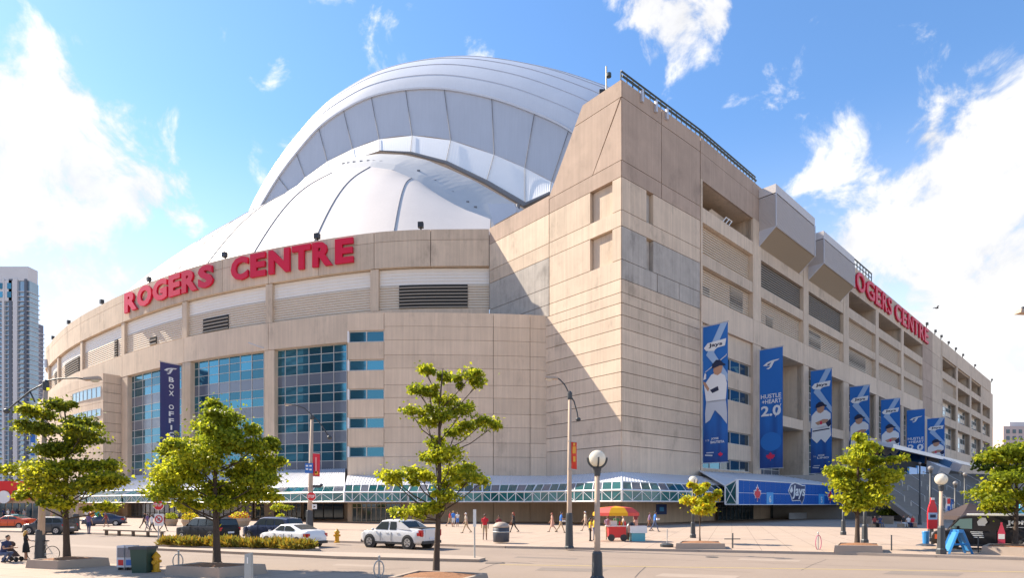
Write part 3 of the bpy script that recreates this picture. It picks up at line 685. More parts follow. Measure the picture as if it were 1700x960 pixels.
# ================================================================ glazed canopy round the foot of the stadium
CANR = mat('canopy_roof_white', (.74, .74, .76), .35, var=.06, scale=.7)
def hermite(pts): return pts
Z0, Z1, Z2, Z3 = 3.10, 4.40, 5.45, 7.05        # soffit, rail, glass top, wall
def canopy(front, back, ndiv, name='canopy', zz=(Z0, Z1, Z2, Z3), fr2=None):
    """front: outer plan points; back: matching points at the wall; ndiv panes per segment"""
    root = empty(name, V((front[0][0], front[0][1], 0)), parent=st)
    roof = MB(); bars = MB(); z0, z1, z2, z3 = zz
    for i in range(len(front)-1):
        a, b = V((*front[i], 0)), V((*front[i+1], 0)); c, d = V((*back[i], 0)), V((*back[i+1], 0)); n = ndiv[i]
        for j in range(n):
            f0, f1 = j/n, (j+1)/n; p, q = a.lerp(b, f0), a.lerp(b, f1); r, s_ = c.lerp(d, f0), c.lerp(d, f1)
            e0, e1 = p.lerp(r, .22), q.lerp(s_, .22)
            up = lambda v, z: V((v.x, v.y, z))
            t_ = (q-p)*.03
            mb = MB(); mb.add([up(p+t_, z0+.06), up(q-t_, z0+.06), up(q-t_, z1-.06), up(p+t_, z1-.06)], [(0, 1, 2, 3)]); mb.build('pane', GL_C, root)
            mb = MB(); mb.add([up(p+t_, z1+.05), up(q-t_, z1+.05), up(e1-t_, z2-.05), up(e0+t_, z2-.05)], [(0, 1, 2, 3)]); mb.build('roof_pane', GL_C if (j*7+i) % 3 else GL_G, root)
            bars.bar(up(p, z0), up(p, z1), .045); bars.bar(up(p, z1), up(e0, z2), .05)
            m_ = V((0, 0, 0)); inw = (r-p).normalized()*-.05
            if j % 2: bars.bar(up(p+inw, z0+.1), up(q+inw, z1-.1), .03)
            else: bars.bar(up(q+inw, z0+.1), up(p+inw, z1-.1), .03)
            # standing-seam roof: ribs
            roof.add([up(e0, z2), up(e1, z2), up(s_, z3), up(r, z3)], [(0, 1, 2, 3)])
            for g in (0, .33, .66):
                A, B = e0.lerp(e1, g), r.lerp(s_, g); roof.bar(up(A, z2+.03), up(B, z3+.03), .035)
            roof.add([up(p, z0-.02), up(q, z0-.02), up(s_, z0+.1), up(r, z0+.1)], [(0, 1, 2, 3)], 1)
        bars.bar(up(a, z0), up(b, z0), .07); bars.bar(up(a, z1), up(b, z1), .09); bars.bar(up(a.lerp(c, .22), z2), up(b.lerp(d, .22), z2), .06)
        bars.bar(up(b, z0), up(b, z1), .12); bars.bar(up(b, z1), up(b.lerp(d, .22), z2), .10); bars.bar(up(a, z0), up(a, z1), .12)
        nc = max(1, int((b-a).length/7))
    bars.build('frame', WHITEM, root); roof.build('roof_sheet', [CANR, CON], root); return root
K1 = C0+R1.n*7+LF.n*8.7
def ofs(face, t, o): q = face.pt(t, 0, o); return (q.x, q.y)
kR = ofs(R1, 17.5, 7); 
jl = LF.pt(14.2, 0, 0)
Kb = G(885, 838+2750/78.5); Kb = (Kb.x, Kb.y)
b1f = [ofs(B1, t, 8.0) for t in (B1.t(800), B1.t(690), B1.len)]
fr = [kR, tuple(K1), (2.75, 79.4), (-4.0, 81.6), (-14, 81.2), (-22.8, 81.9)]
bk = [ofs(R1, 19, 0), tuple(C0), (5.5, 90.9), (-4.5, 89.7), (-13.4, 89.3), (-24.6, 90.0)]
canopy(fr, bk, [14, 10, 6, 8, 8])
# stretch in front of the glass walls
s_a, s_b = W.t(573, -1), W.t(90)
ts = [s_a+(s_b-s_a)*i/8 for i in range(9)]
fr = [ofs(W, t, 8.5 if i else 6.5) for i, t in enumerate(ts)]; fr[0] = (-23.5, 84.5); fr[1] = ofs(W, ts[1], 12)
bk = [ofs(W, t, -1) for t in ts]
fr2 = [(-22.9, 82.2)]+fr[1:]
canopy(fr2, bk, zz=(Z0, Z1, Z2, 9.0), ndiv=[13, 10, 10, 10, 9, 9, 9, 9])
# entrance canopy with the blue sign front
A = V((30.0, 80.0)); dd = R2.d; nn_ = R2.n; LB = 52.
SB = mat('sign_blue', (.010, .10, .40), .6, rnd=.02, spec=.15); SBL = mat('sign_light_blue', (.06, .36, .75), .35); SWH = mat('sign_white', (.82, .82, .82), .4); SRED = mat('leaf_red', (.72, .02, .05), .4)
ec = empty('entrance_canopy', (A.x, A.y, 0), parent=st); EF = Face(A, dd)
mb = MB(); zb, zt = 2.72, 6.05
ret = [EF.pt(0, zb, 0), EF.pt(LB, zb, 0), EF.pt(LB, zt, 0), EF.pt(0, zt, 0)]
mb = MB()
mb.add([EF.pt(0, zt, .1), EF.pt(LB, zt, .1), EF.pt(LB+3, 8.4, -9.6), EF.pt(7.7, 7.8, -9.6), EF.pt(.1, 5.25, -1.8)], [(0, 1, 2, 3, 4)])
for i in range(40):
    f = i/39; mb.bar(EF.pt(LB*f, zt+.03, 0), EF.pt(7.8+(LB-5)*f, 7.85+.6*f, -9.5), .035)
mb.build('roof_sheet', CANR, ec)
mb = MB(); mb.add([EF.pt(0, zb, -.2), EF.pt(LB, zb, -.2), EF.pt(LB, zb+.02, -9.6), EF.pt(7.7, zb+.02, -9.6)], [(0, 1, 2, 3)]); mb.build('soffit', CON, ec)
n = 30
for i in range(n):
    for z0, z1 in ((zb+.03, zb+1.55), (zb+1.6, zt-.08)):
        mb = MB(); EF.box(mb, LB*i/n+.03, LB*(i+1)/n-.03, z0, z1, -.06, 0); mb.build('sign_panel', SB, ec)
mb = MB()
for i in range(n+1): EF.box(mb, LB*i/n-.03, LB*i/n+.03, zb, zt, -.12, -.02)
EF.box(mb, 0, LB, zb+1.55, zb+1.6, -.1, .01); EF.box(mb, 0, LB, zt-.08, zt+.05, -.1, .06); EF.box(mb, 0, LB, zb-.06, zb+.03, -.1, .06); EF.box(mb, -.25, .05, zb, zt, -.15, .08)
mb.build('sign_frame', WHITEM, ec)
# left cheek of the entrance canopy: dark glass with bracing
ck = [EF.pt(0, zb, -.1), EF.pt(.1, zb, -1.8), EF.pt(.1, 5.25, -1.8), EF.pt(0, zt, -.1)]
mb = MB(); mb.add(ck, [(0, 1, 2, 3)]); mb.build('cheek_pane', GL_C, ec)
mb = MB(); mb.bar(ck[0], ck[2], .05); mb.bar(ck[1], ck[3], .05); mb.bar(ck[1], ck[2], .09); mb.bar(ck[2], ck[3], .09); mb.bar(ck[0], ck[1], .07); mb.bar(ck[2], EF.pt(7.6, 7.85, -9.6), .12)
mb.build('cheek_frame', WHITEM, ec)
# ---- marks: leaf, wordmark and gate numbers
def leaf_pts():
    h = [(0, 1), (.12, .72), (.26, .78), (.2, .42), (.42, .58), (.5, .46), (.72, .5), (.64, .3), (.76, .22), (.42, -.06), (.46, -.2), (.05, -.14), (.05, -.5)]
    return h+[(-x, y) for x, y in h[::-1][:-1]]+[]
def flat(face, pts, t, z, sc, off, m, parent, name='emblem', sy=1.):
    mb = MB(); mb.prism([face.pt(t+x*sc, z+y*sc*sy, off) for x, y in pts], (face.n.x*.03, face.n.y*.03, 0)); return mb.build(name, m, parent)
for px, py in ((1257, 822), (1378, 826)):
    t = EF.t(px); z = EF.z(px, py); s_ = 1.35 if px < 1300 else 1.5
    flat(EF, [(x*1.22, y*1.22) for x, y in leaf_pts()], t, z-.2, s_, .02, SWH, ec, 'maple_leaf_outline'); flat(EF, leaf_pts(), t, z-.2, s_, .055, SRED, ec, 'maple_leaf')
for px, tx in ((1278, '6'), (1363.5, '5')):
    t = EF.t(px); w_ = 1.15 if tx == '6' else 1.3
    mb = MB(); EF.box(mb, t-w_, t+w_, zb+.05, zb+1.75, .01, .03); mb.build('number_plate', SBL, ec)
    mb = MB(); place_text(mb, tx, 1.2, EF.pt(t, zb+.28, .05), V((*EF.d, 0)), V((0, 0, 1)), V((*EF.n, 0)), .01, .02, fit=(.7, 1.0), center=True); mb.build('gate_number', SWH, ec)
def wordmark(face, pxc, pyc, wd, ht, off, parent, txt='Jays'):
    """script wordmark in a white-edged ribbon with the bird-head swoosh"""
    t = face.t(pxc, off); z = face.z(pxc, pyc, off); ex = V((*face.d, 0)); ez = V((*face.n, 0)); up = V((0, 0, 1))
    sw = [(-.62, .1), (-.45, .42), (-.2, .52), (.35, .40), (.52, .42), (.50, .05), (.42, -.28), (.3, -.5), (.18, -.34), (-.36, -.36), (-.46, -.12)]
    flat(face, [(x*wd, y*ht*1.12) for x, y in sw], t, z, 1, off, SWH, parent, 'wordmark_edge')
    flat(face, [(x*wd*.93, y*ht) for x, y in sw], t, z, 1, off+.035, mat('sign_navy', (.012, .03, .12), .4), parent, 'wordmark_ground')
    mb = MB(); place_text(mb, txt, 1.4, face.pt(t+.03*wd, z-.30*ht, off+.08), (ex+up*.0).normalized(), (up+ex*.18), ez, .01, .03, fit=(wd*.82, ht*.72), center=True); mb.build('wordmark', SWH, parent)
    flat(face, [(-.55*wd, .12*ht), (-.40*wd, .36*ht), (-.34*wd, .12*ht), (-.46*wd, .0)], t, z, 1, off+.07, SWH, parent, 'bird_head')
wordmark(EF, 1324, 820, 6.0, 3.0, .02, ec)
# ---- doors and dark glazing under the canopies
DF = mat('door_frame_tan', (.50, .42, .33), .5); DFD = mat('door_frame_dark', (.12, .11, .10), .5)
def doors(face, px0, px1, n, off, parent, fm, z1=2.85, gm=GL_D, dz=(2.25,)):
    t0, t1 = sorted((face.t(px0, off), face.t(px1, off)))
    return panes(face, t0, t1, .13, z1, n, [z1]+list(dz)+[.15], parent, off, lambda i, j: gm, .06, 'door_screen', fm)
doors(B1, 585, 665, 10, .15, front, DF)
dwl = Curve([ofs(W, t, -.9) for t in ts]); 
doors(W, 425, 500, 10, -.9, wing, DF); doors(W, 505, 570, 4, -.9, wing, DFD)
doors(W, 150, 420, 34, -.85, wing, DFD, 2.9, GL_G, (1.0,))
doors(R2, 1192, 1250, 9, .2, right, DFD, 2.7); doors(R2, 1280, 1470, 22, .2, right, DFD, 2.7)
# low white hoarding under the entrance canopy
mb = MB(); E2 = Face(A-EF.n*5, dd); 
HB = mat('hoarding_grey', (.45, .47, .50), .6)
ta, tb = E2.t(1310), E2.t(1480)
for i in range(24):
    mb = MB(); E2.box(mb, ta+(tb-ta)*i/24+.02, ta+(tb-ta)*(i+1)/24-.02, .13, 1.25, -.05, 0); mb.build('hoarding_panel', HB, ec)
# framed poster and notices on the wall under the canopy
mb = MB(); R1.box(mb, R1.t(1089), R1.t(1106), 1.3, 2.75, .02, .1); o = mb.build('wall_poster', mat('poster_blue', (.02, .05, .2), .4), st)
mb = MB(); R1.box(mb, R1.t(1094), R1.t(1101), 1.75, 2.35, .1, .12); mb.build('poster_emblem', SBL, o)
# ================================================================ banners
BB = []
def grad_mat(name, c0, c1, ax=1.0):
    m = bpy.data.materials.new(name); m.use_nodes = True; t = m.node_tree; b = t.nodes['Principled BSDF']; b.inputs['Roughness'].default_value = .55
    tc_ = t.nodes.new('ShaderNodeTexCoord'); sp = t.nodes.new('ShaderNodeSeparateXYZ'); t.links.new(tc_.outputs['Generated'], sp.inputs[0])
    nz = t.nodes.new('ShaderNodeTexNoise'); nz.inputs['Scale'].default_value = 2.2; nz.inputs['Detail'].default_value = 2; t.links.new(tc_.outputs['Generated'], nz.inputs['Vector'])
    ad = t.nodes.new('ShaderNodeMath'); ad.operation = 'MULTIPLY_ADD'; t.links.new(nz.outputs['Fac'], ad.inputs[0]); ad.inputs[1].default_value = .9; t.links.new(sp.outputs['Z'], ad.inputs[2])
    r = t.nodes.new('ShaderNodeValToRGB'); r.color_ramp.elements[0].color = (*c0, 1); r.color_ramp.elements[1].color = (*c1, 1); r.color_ramp.elements[0].position = .35; r.color_ramp.elements[1].position = 1.15 if False else 1.0
    t.links.new(ad.outputs[0], r.inputs[0]); t.links.new(r.outputs[0], b.inputs['Base Color']); return m
BBLUE = grad_mat('banner_print_blue', (.010, .045, .20), (.014, .15, .50))
BNAVY = grad_mat('banner_print_navy', (.012, .05, .16), (.05, .05, .16))
LBL = mat('print_pale_blue', (.35, .50, .72), .55); PWH = mat('print_white', (.80, .80, .80), .55); PGR = mat('print_grey', (.55, .58, .64), .55)
PSK = mat('print_skin', (.50, .27, .17), .55); PNV = mat('print_navy', (.012, .02, .06), .5); PRD = mat('print_red', (.75, .02, .08), .5); PSM = mat('print_mid_blue', (.02, .17, .52), .55)
def jmark(pr, cx, cy, s):      # small jay-head mark made of a swoosh, a crest and a letter stroke
    pr([(cx-.40*s, cy-.01*s), (cx-.22*s, cy+.13*s), (cx+.05*s, cy+.21*s), (cx+.44*s, cy+.24*s), (cx+.34*s, cy+.17*s), (cx+.05*s, cy+.13*s), (cx-.12*s, cy+.06*s), (cx-.20*s, cy-.03*s)], PWH, 2)
    pr([(cx-.28*s, cy-.06*s), (cx-.08*s, cy-.02*s), (cx+.02*s, cy+.10*s), (cx-.04*s, cy+.16*s), (cx+.20*s, cy+.18*s), (cx+.13*s, cy+.06*s), (cx+.02*s, cy-.14*s), (cx-.12*s, cy-.22*s), (cx-.24*s, cy-.18*s), (cx-.08*s, cy-.12*s), (cx-.04*s, cy-.05*s)], PWH, 2)
    pr([(cx-.18*s, cy-.01*s), (cx-.06*s, cy+.03*s), (cx-.09*s, cy+.075*s), (cx-.17*s, cy+.05*s)], PNV, 3)
def banner(wall, px, width, z0, z1, kind, label, who=None, rod=True, pose=0, group=None, cat='banner', base=None):
    t = wall.t(px); o = wall.pt(t, 0, .1); n = wall.nrm(t) if isinstance(wall, Curve) else wall.n; f = Face((o.x, o.y), (n.x, n.y))
    sgn = 1 if f.d.x > 0 else -1
    root = empty('banner', (o.x, o.y, z0), label=label, cat=cat, group=group)
    mb = MB(); H = z1-z0; seg = 12
    X0 = .25; X1 = .25+width
    rows = [[f.pt(X0+(X1-X0)*i/4, z0+H*j/seg, .05*math.sin(j*1.3)*math.sin(math.pi*i/4)) for i in range(5)] for j in range(seg+1)]
    mb.grid(rows); rows2 = [[p-V((*f.n, 0))*.02 for p in r] for r in rows]; mb.grid([r[::-1] for r in rows2])
    mb.build('cloth', base or BBLUE, root)
    mb = MB(); mb.tube([f.pt(0, z1+.12, 0), f.pt(X1+.2, z1+.12, 0)], .07, 6); mb.build('top_rod', METAL, root)
    mb = MB(); mb.tube([f.pt(0, z0-.08, 0), f.pt(X1+.1, z0-.08, 0)], .06, 6); mb.build('bottom_rod', METAL, root)
    acc_ = []
    def ux(x): return X0+width*(x if sgn > 0 else 1-x)
    def pr(pts, m, layer=1):    # printed patch: x 0..1 across, y in widths from the bottom
        mb = MB(); acc_.append((mb, m))
        ring = [f.pt(ux(x), z0+y*width, .06+.012*layer) for x, y in pts]; mb.add(ring if sgn > 0 else ring[::-1], [tuple(range(len(ring)))])
    def tx(s, x, y, h, w_, m, layer=2, bold=.0):
        mb = MB(); acc_.append((mb, m)); ex = V((*f.d, 0))*sgn
        place_text(mb, s, 1., f.pt(ux(x), z0+y*width, .06+.012*layer), ex, V((0, 0, 1)), V((*f.n, 0)), 0, bold, fit=(w_*width, h*width), center=True)
    R_ = H/width
    if kind == 'player':
        pr([(.72, R_), (1, R_), (.46, R_*.80), (1, R_*.63), (1, R_*.575), (.14, R_*.79)], LBL, 1)
        pr([(.05, R_*.843), (.2, R_*.875), (.95, R_*.885), (.9, R_*.835), (.6, R_*.83), (.45, R_*.812), (.15, R_*.82)], PWH, 3)
        tx('Jays', .52, R_*.835, R_*.034, .55, PNV, 4, .03)
        y0 = R_*.60; q = .135*R_/.7
        # legs, trunk, arms, head
        if pose == 0:
            pr([(.15, R_*.45), (.10, R_*.36), (.12, R_*.29), (.30, R_*.31), (.5, R_*.38), (.75, R_*.33), (.98, R_*.27), (.98, R_*.36), (.93, R_*.45)], PGR, 4)
            pr([(.15, R_*.44), (.93, R_*.44), (.98, R_*.56), (.90, R_*.62), (.62, R_*.655), (.35, R_*.64), (.10, R_*.58), (.04, R_*.60), (.08, R_*.54)], PWH, 4)
            pr([(.02, R_*.60), (.12, R_*.59), (.28, R_*.54), (.22, R_*.52), (.03, R_*.58)], PSK, 5)
            pr([(.03, R_*.61), (.09, R_*.66), (.15, R_*.65), (.14, R_*.615)], PWH, 6); pr([(.3, R_*.53), (.62, R_*.55), (.66, R_*.52), (.4, R_*.505)], PNV, 5)
            pr([(.09, R_*.66), (.12, R_*.67), (.93, R_*.765), (.97, R_*.775), (.98, R_*.765), (.93, R_*.755)], PGR, 6)
        else:
            pr([(.05, R_*.34), (.08, R_*.44), (.93, R_*.46), (.98, R_*.36), (.7, R_*.29), (.5, R_*.33), (.3, R_*.29)], PWH, 4)
            pr([(.02, R_*.44), (.05, R_*.56), (.25, R_*.605), (.75, R_*.605), (.95, R_*.57), (.97, R_*.45), (.5, R_*.43)], PWH, 4)
            pr([(.22, R_*.49), (.6, R_*.52), (.85, R_*.515), (.8, R_*.485), (.35, R_*.465)], PSK, 5); pr([(.1, R_*.415), (.9, R_*.43), (.9, R_*.418), (.1, R_*.403)], PNV, 5)
            pr([(.72, R_*.48), (.95, R_*.52), (.98, R_*.46), (.84, R_*.44)], PNV if pose != 3 else PSM, 6); pr([(.45, R_*.5), (.56, R_*.5), (.55, R_*.47), (.46, R_*.47)], PRD, 6)
        hx, hy = (.60, R_*.685) if pose == 0 else (.46, R_*.635) if pose != 2 else (.5, R_*.625)
        hh = R_*.045
        pr([(hx-.16, hy-hh*.4), (hx-.12, hy-hh), (hx+.02, hy-hh*1.25), (hx+.16, hy-hh*.9), (hx+.21, hy), (hx+.18, hy+hh*.6), (hx-.12, hy+hh*.6)], PSK, 6)
        pr([(hx-.22, hy), (hx-.2, hy+hh*.7), (hx-.05, hy+hh*1.25), (hx+.12, hy+hh*1.15), (hx+.22, hy+hh*.6), (hx+.32, hy+hh*.35), (hx+.32, hy+hh*.15), (hx+.1, hy+hh*.25), (hx-.1, hy)], PNV, 7)
        if who:
            tx(who[0], .2, R_*.155, R_*.014, .14, PGR, 4); tx(who[1], .5, R_*.162, R_*.018, .30, PWH, 4, .02); tx(who[2], .6, R_*.138, R_*.018, .55, PWH, 4, .02)
        else: pr([(.3, R_*.162), (.7, R_*.162), (.7, R_*.178), (.3, R_*.178)], PGR, 4); pr([(.25, R_*.138), (.8, R_*.138), (.8, R_*.152), (.25, R_*.152)], PGR, 4)
        pr([(.1, R_*.06), (.4, R_*.055), (.4, R_*.045), (.1, R_*.05)], PGR, 3); pr([(.15, R_*.075), (.45, R_*.075), (.45, R_*.068), (.15, R_*.068)], PGR, 3)
        pr([(.72+x*.13, R_*.05+y*.13) for x, y in leaf_pts()], PRD, 3)
    elif kind == 'hustle':
        jmark(pr, .5, R_*.865, .85)
        tx('HUSTLE', .5, R_*.585, R_*.036, .88, PWH, 3, .02); tx('+HEART', .53, R_*.540, R_*.036, .84, PWH, 3, .02); tx('2.0', .5, R_*.435, R_*.088, .86, PWH, 3, .03)
        pr([(.68, R_*.425), (.71, R_*.425), (.95, R_*.53), (.92, R_*.53)], PWH, 4)
        pr([(.48+x*.26, R_*.085+y*.26) for x, y in leaf_pts()], PRD, 3)
        ring = [(.5+.46*math.cos(a), R_*.22+.46*math.sin(a)*.9) for a in np.linspace(0, 2*math.pi, 20)]
        pr([(min(1, max(0, x)), y) for x, y in ring], PSM, 1)
    elif kind == 'box':
        jmark(pr, .5, R_*.93, .8)
        for i, c_ in enumerate('BOX OFFICE'):
            if c_ != ' ': tx(c_, .55, R_*(.835-.064*i)-.03, R_*.045, .26 if c_ != 'I' else .09, PWH, 2, .03)
    elif kind == 'street':
        pr([(.15, R_*.85), (.85, R_*.92), (.85, R_*.80), (.15, R_*.72)], mat('print_gold', (.75, .35, .03), .5), 2); pr([(.2, R_*.62), (.8, R_*.62), (.7, R_*.3), (.3, R_*.34)], mat('print_orange', (.75, .12, .02), .5), 2)
        pr([(.3, R_*.2), (.7, R_*.2), (.7, R_*.1), (.3, R_*.1)], mat('print_gold', (.75, .35, .03), .5), 2)
    elif kind == 'red':
        tx('TORONTO', .5, R_*.2, R_*.6, .35, PWH, 2) if False else pr([(.45, R_*.15), (.60, R_*.15), (.60, R_*.85), (.45, R_*.85)], mat('print_pink', (.75, .25, .25), .5), 2)
    elif kind == 'plain':
        pr([(.1, R_*.3), (.9, R_*.3), (.9, R_*.38), (.1, R_*.38)], PWH, 2); pr([(.1, R_*.45), (.9, R_*.45), (.9, R_*.5), (.1, R_*.5)], PWH, 2)
    for mb, m in acc_: mb.build('print', m, root)
    return root
grp = 'tall blue banners along the side wall'
banner(R2, 1163.6, 4.0, 9.1, 29.9, 'player', 'blue banner of a batter in white swinging high, nearest the tower corner', ('19', 'JOSE', 'BAUTISTA'), pose=0, group=grp)
banner(R2, 1258, 4.0, 9.1, 29.9, 'hustle', 'big blue banner reading 2.0 beside the shuttered window rows, second from the corner', group=grp)
banner(R2, 1343, 4.0, 9.1, 29.9, 'player', 'blue banner of a batter standing with bat on shoulder, third from the corner', ('26', 'ADAM', 'LIND'), pose=1, group=grp)
banner(R2, 1408, 4.1, 9.1, 29.9, 'player', 'blue banner of a crouching ball player, above the yellow-green tree', None, pose=3, group=grp)
banner(R2, 1460, 4.3, 9.1, 29.9, 'player', 'blue banner of a player in dark cap, fifth from the corner', None, pose=1, group=grp)
banner(R2, 1503, 4.4, 9.1, 29.9, 'hustle', 'small far blue banner reading 2.0, sixth from the corner', group=grp)
banner(R2, 1537, 4.6, 9.1, 29.9, 'player', 'farthest and smallest blue player banner, next to the far window bays', None, pose=2, group=grp)
bx_ = banner(W, 301.5, 3.9, 9.3, 30.2, 'box', 'dark blue vertical banner lettered BOX OFFICE on the glass front', base=BNAVY)
mb = MB(); t = W.t(438); q = W.pt(t, 31.2, 0); mb.tube([q, q+V((-2.6, -.6, .9))], .1, 6); o = mb.build('banner_arm', METAL, wing)
# ================================================================ trees
LEAF = mat('leaf_green', (.23, .28, .018), .5, var=.35, scale=1.2, trans=.55, spec=.3); LEAFY = mat('leaf_yellow_green', (.54, .54, .03), .5, var=.3, scale=1.4, trans=.6, spec=.3)
LEAFG = mat('leaf_gold', (.55, .36, .015), .55, var=.3, scale=1.4, trans=.6, spec=.3); LEAFD = mat('leaf_dark', (.15, .185, .018), .55, var=.35, scale=1.1, trans=.45, spec=.25)
BARK = mat('bark', (.075, .052, .038), .95, var=.35, scale=6, bump=.5, bscale=25)
MULCH = mat('mulch', (.28, .13, .06), .95, var=.35, scale=6, bump=.8, bscale=14)
def tree(name, bpx, bpy_, clumps, fork, label, r0=.13, leaf=.16, dens=1.0, mats_=(0, 0), seed=1, ym=.5, group='street trees in planters', z0=.4, tip=None, bush=0):
    rs = np.random.RandomState(seed); rnd = random.Random(seed)
    b = G(bpx, bpy_, z0); Y = b.y
    root = empty(name, b, label=label, cat='tree', group=group)
    mb = MB(); top = P(tip[0], tip[1], Y) if tip else P(clumps[0][0], clumps[0][1], Y)
    n = 10; tr = []
    for i in range(n+1):
        f = i/n; q = b.lerp(top, f); q.x += .07*math.sin(f*7+seed)*f; q.y += .07*math.cos(f*5+seed)*f; tr.append(q)
    mb.tube([tr[0]-V((0, 0, .1))]+tr, [r0*1.7]+[r0*(1.15 if i == 0 else 1-.86*i/n) for i in range(n+1)], 9)
    cl = []
    for (px, py, rx, ry) in clumps:
        k = Y/F; c = P(px, py, Y); c.y += rnd.uniform(-1.3, 1.3)*rx*k; cl.append((c, rx*k*.88, ry*k*.84))
        # limb from the trunk
        ht = max(.25, (c.z-b.z)/(top.z-b.z)-.16); ht = min(ht, .93); i = ht*n; i0 = min(n-1, int(i)); s0_ = tr[i0].lerp(tr[i0+1], i-i0)
        if (c-s0_).length > .35:
            m_ = s0_.lerp(c, .5)+V((rnd.uniform(-.12, .12), rnd.uniform(-.12, .12), -.10)); rr = r0*(.32-.18*ht)
            mb.tube([s0_, m_, c, c+(c-m_).normalized()*rx*k*.5], [rr, rr*.7, rr*.42, rr*.12], 6)
            for _ in range(3):
                e = c+V((rnd.uniform(-1, 1)*rx*k*.8, rnd.uniform(-1, 1)*rx*k*.8, rnd.uniform(-.3, 1)*ry*k*.8)); mb.tube([m_.lerp(c, rnd.random()), e.lerp(c, .5)+V((0, 0, .05)), e], [rr*.35, rr*.22, rr*.08], 5)
    mb.build('trunk', BARK, root, smooth=True)
    verts = []; mi = []
    cl2 = []
    for c, rx, ry in cl:
        ax_ = V((b.x+(top.x-b.x)*.5, b.y, c.z-.15)); q_ = c.lerp(ax_, .45); cl2.append((q_, rx*.42, ry*.42)); a_ = rnd.uniform(0, 6.28); cl2.append((c+V((math.cos(a_)*rx*.9, math.sin(a_)*rx*.9, rnd.uniform(-.5, .9)*ry)), rx*.38, ry*.38))
    cl += cl2
    for c, rx, ry in cl:
        vol = rx*rx*ry; cnt = int(dens*(60+700*vol**.75))
        d = rs.normal(size=(cnt, 3)); d /= np.linalg.norm(d, axis=1)[:, None]; rad = rs.uniform(.15, 1, cnt)**.5
        rad *= 1+.32*np.sin(d[:, 0]*5+seed+rx*9)*np.cos(d[:, 2]*4+ry*7)+rs.normal(0, .16, cnt)
        p = np.array(c)+d*rad[:, None]*np.array([rx, rx, ry]); p[:, 2] += .12*ry; p += rs.normal(0, .35, (cnt, 3))*(rs.uniform(size=(cnt, 1)) < .10)*rx
        # a few sprays that break the outline
        u = rs.normal(size=(cnt, 3)); u[:, 2] *= .55; u /= np.linalg.norm(u, axis=1)[:, None]
        w_ = rs.normal(size=(cnt, 3)); w_ -= (w_*u).sum(1)[:, None]*u; w_ /= np.linalg.norm(w_, axis=1)[:, None]
        L_ = leaf*rs.uniform(.65, 1.3, cnt)[:, None]; B_ = L_*.42; u2 = u.copy(); u2[:, 2] -= .25
        verts.append(np.stack([p, p+u*L_*.5+w_*B_, p+u2*L_, p+u*L_*.5-w_*B_], 1)); mi.append((rs.uniform(size=cnt)+(.25 if c.z > b.z+.6*(top.z-b.z) else 0) < ym+.22*np.sin(c.x*5+c.z*3)).astype(int))
    vv = np.concatenate(verts).reshape(-1, 3)-np.array(b); mi = np.concatenate(mi); nl = len(mi)
    me = bpy.data.meshes.new('crown'); me.vertices.add(nl*4); me.vertices.foreach_set('co', vv.ravel()); me.loops.add(nl*4); me.loops.foreach_set('vertex_index', np.arange(nl*4))
    me.polygons.add(nl); me.polygons.foreach_set('loop_start', np.arange(nl)*4); me.polygons.foreach_set('loop_total', np.full(nl, 4)); me.materials.append(mats_[0]); me.materials.append(mats_[1]); me.polygons.foreach_set('material_index', mi); me.update()
    o = bpy.data.objects.new('crown', me); COL.objects.link(o); o.parent = root; return root
GY = (LEAF, LEAFY); DY = (LEAFD, LEAFY); YG = (LEAFY, LEAFG)
t1c = [(108, 676, 24, 11), (80, 690, 28, 11), (45, 712, 30, 9), (75, 712, 30, 10), (125, 700, 28, 11), (165, 722, 32, 8), (140, 730, 30, 9), (105, 745, 34, 13), (75, 750, 28, 12), (30, 782, 24, 10), (55, 775, 30, 13), (100, 785, 42, 17), (145, 775, 36, 13), (180, 775, 22, 12), (195, 795, 26, 11), (170, 808, 34, 11), (115, 812, 40, 14), (60, 805, 34, 13), (30, 822, 20, 9), (70, 832, 26, 9), (120, 838, 26, 10), (165, 843, 20, 8), (205, 800, 18, 8)]
tree('street_tree', 111, 928, t1c, 800, 'layered dark-topped street tree beside the parked bicycle, farthest left', .14, .14, 3.9, DY, 3, .5, tip=(107, 665))
t2c = [(357, 676, 14, 14), (385, 700, 34, 20), (350, 710, 34, 18), (330, 735, 34, 18), (300, 745, 30, 18), (285, 765, 34, 18), (395, 735, 36, 22), (430, 745, 28, 18), (440, 770, 26, 18), (350, 765, 48, 26), (310, 790, 46, 22), (270, 795, 24, 16), (400, 785, 44, 26), (440, 800, 30, 18), (350, 815, 50, 20), (295, 820, 36, 16), (410, 822, 40, 16), (370, 838, 30, 12), (300, 838, 22, 10), (420, 715, 16, 12), (452, 738, 10, 14)]
tree('street_tree', 360, 933, t2c, 800, 'broad dense street tree in front of the black wagon', .15, .14, 3.6, GY, 8, .52, tip=(357, 668))
t3c = [(705, 614, 16, 9), (735, 622, 14, 10), (785, 628, 22, 12), (795, 640, 12, 12), (695, 652, 18, 9), (680, 682, 20, 9), (715, 655, 16, 10), (745, 665, 22, 13), (770, 680, 24, 14), (800, 700, 24, 13), (822, 705, 12, 12), (735, 690, 26, 14), (710, 700, 22, 10), (720, 735, 22, 12), (755, 715, 22, 12), (750, 755, 26, 18), (725, 760, 24, 15), (680, 785, 28, 11), (650, 792, 22, 13), (700, 790, 22, 12), (760, 780, 30, 16), (785, 795, 22, 13), (800, 800, 14, 10), (735, 800, 28, 18), (745, 825, 22, 12), (700, 846, 26, 9), (670, 852, 22, 8), (720, 842, 20, 9), (655, 800, 16, 8)]
tree('street_tree', 724, 949, t3c, 830, 'open sparse street tree before the rounded concrete front, nearest the camera', .12, .125, 2.4, GY, 12, .60, tip=(735, 612), z0=.3)
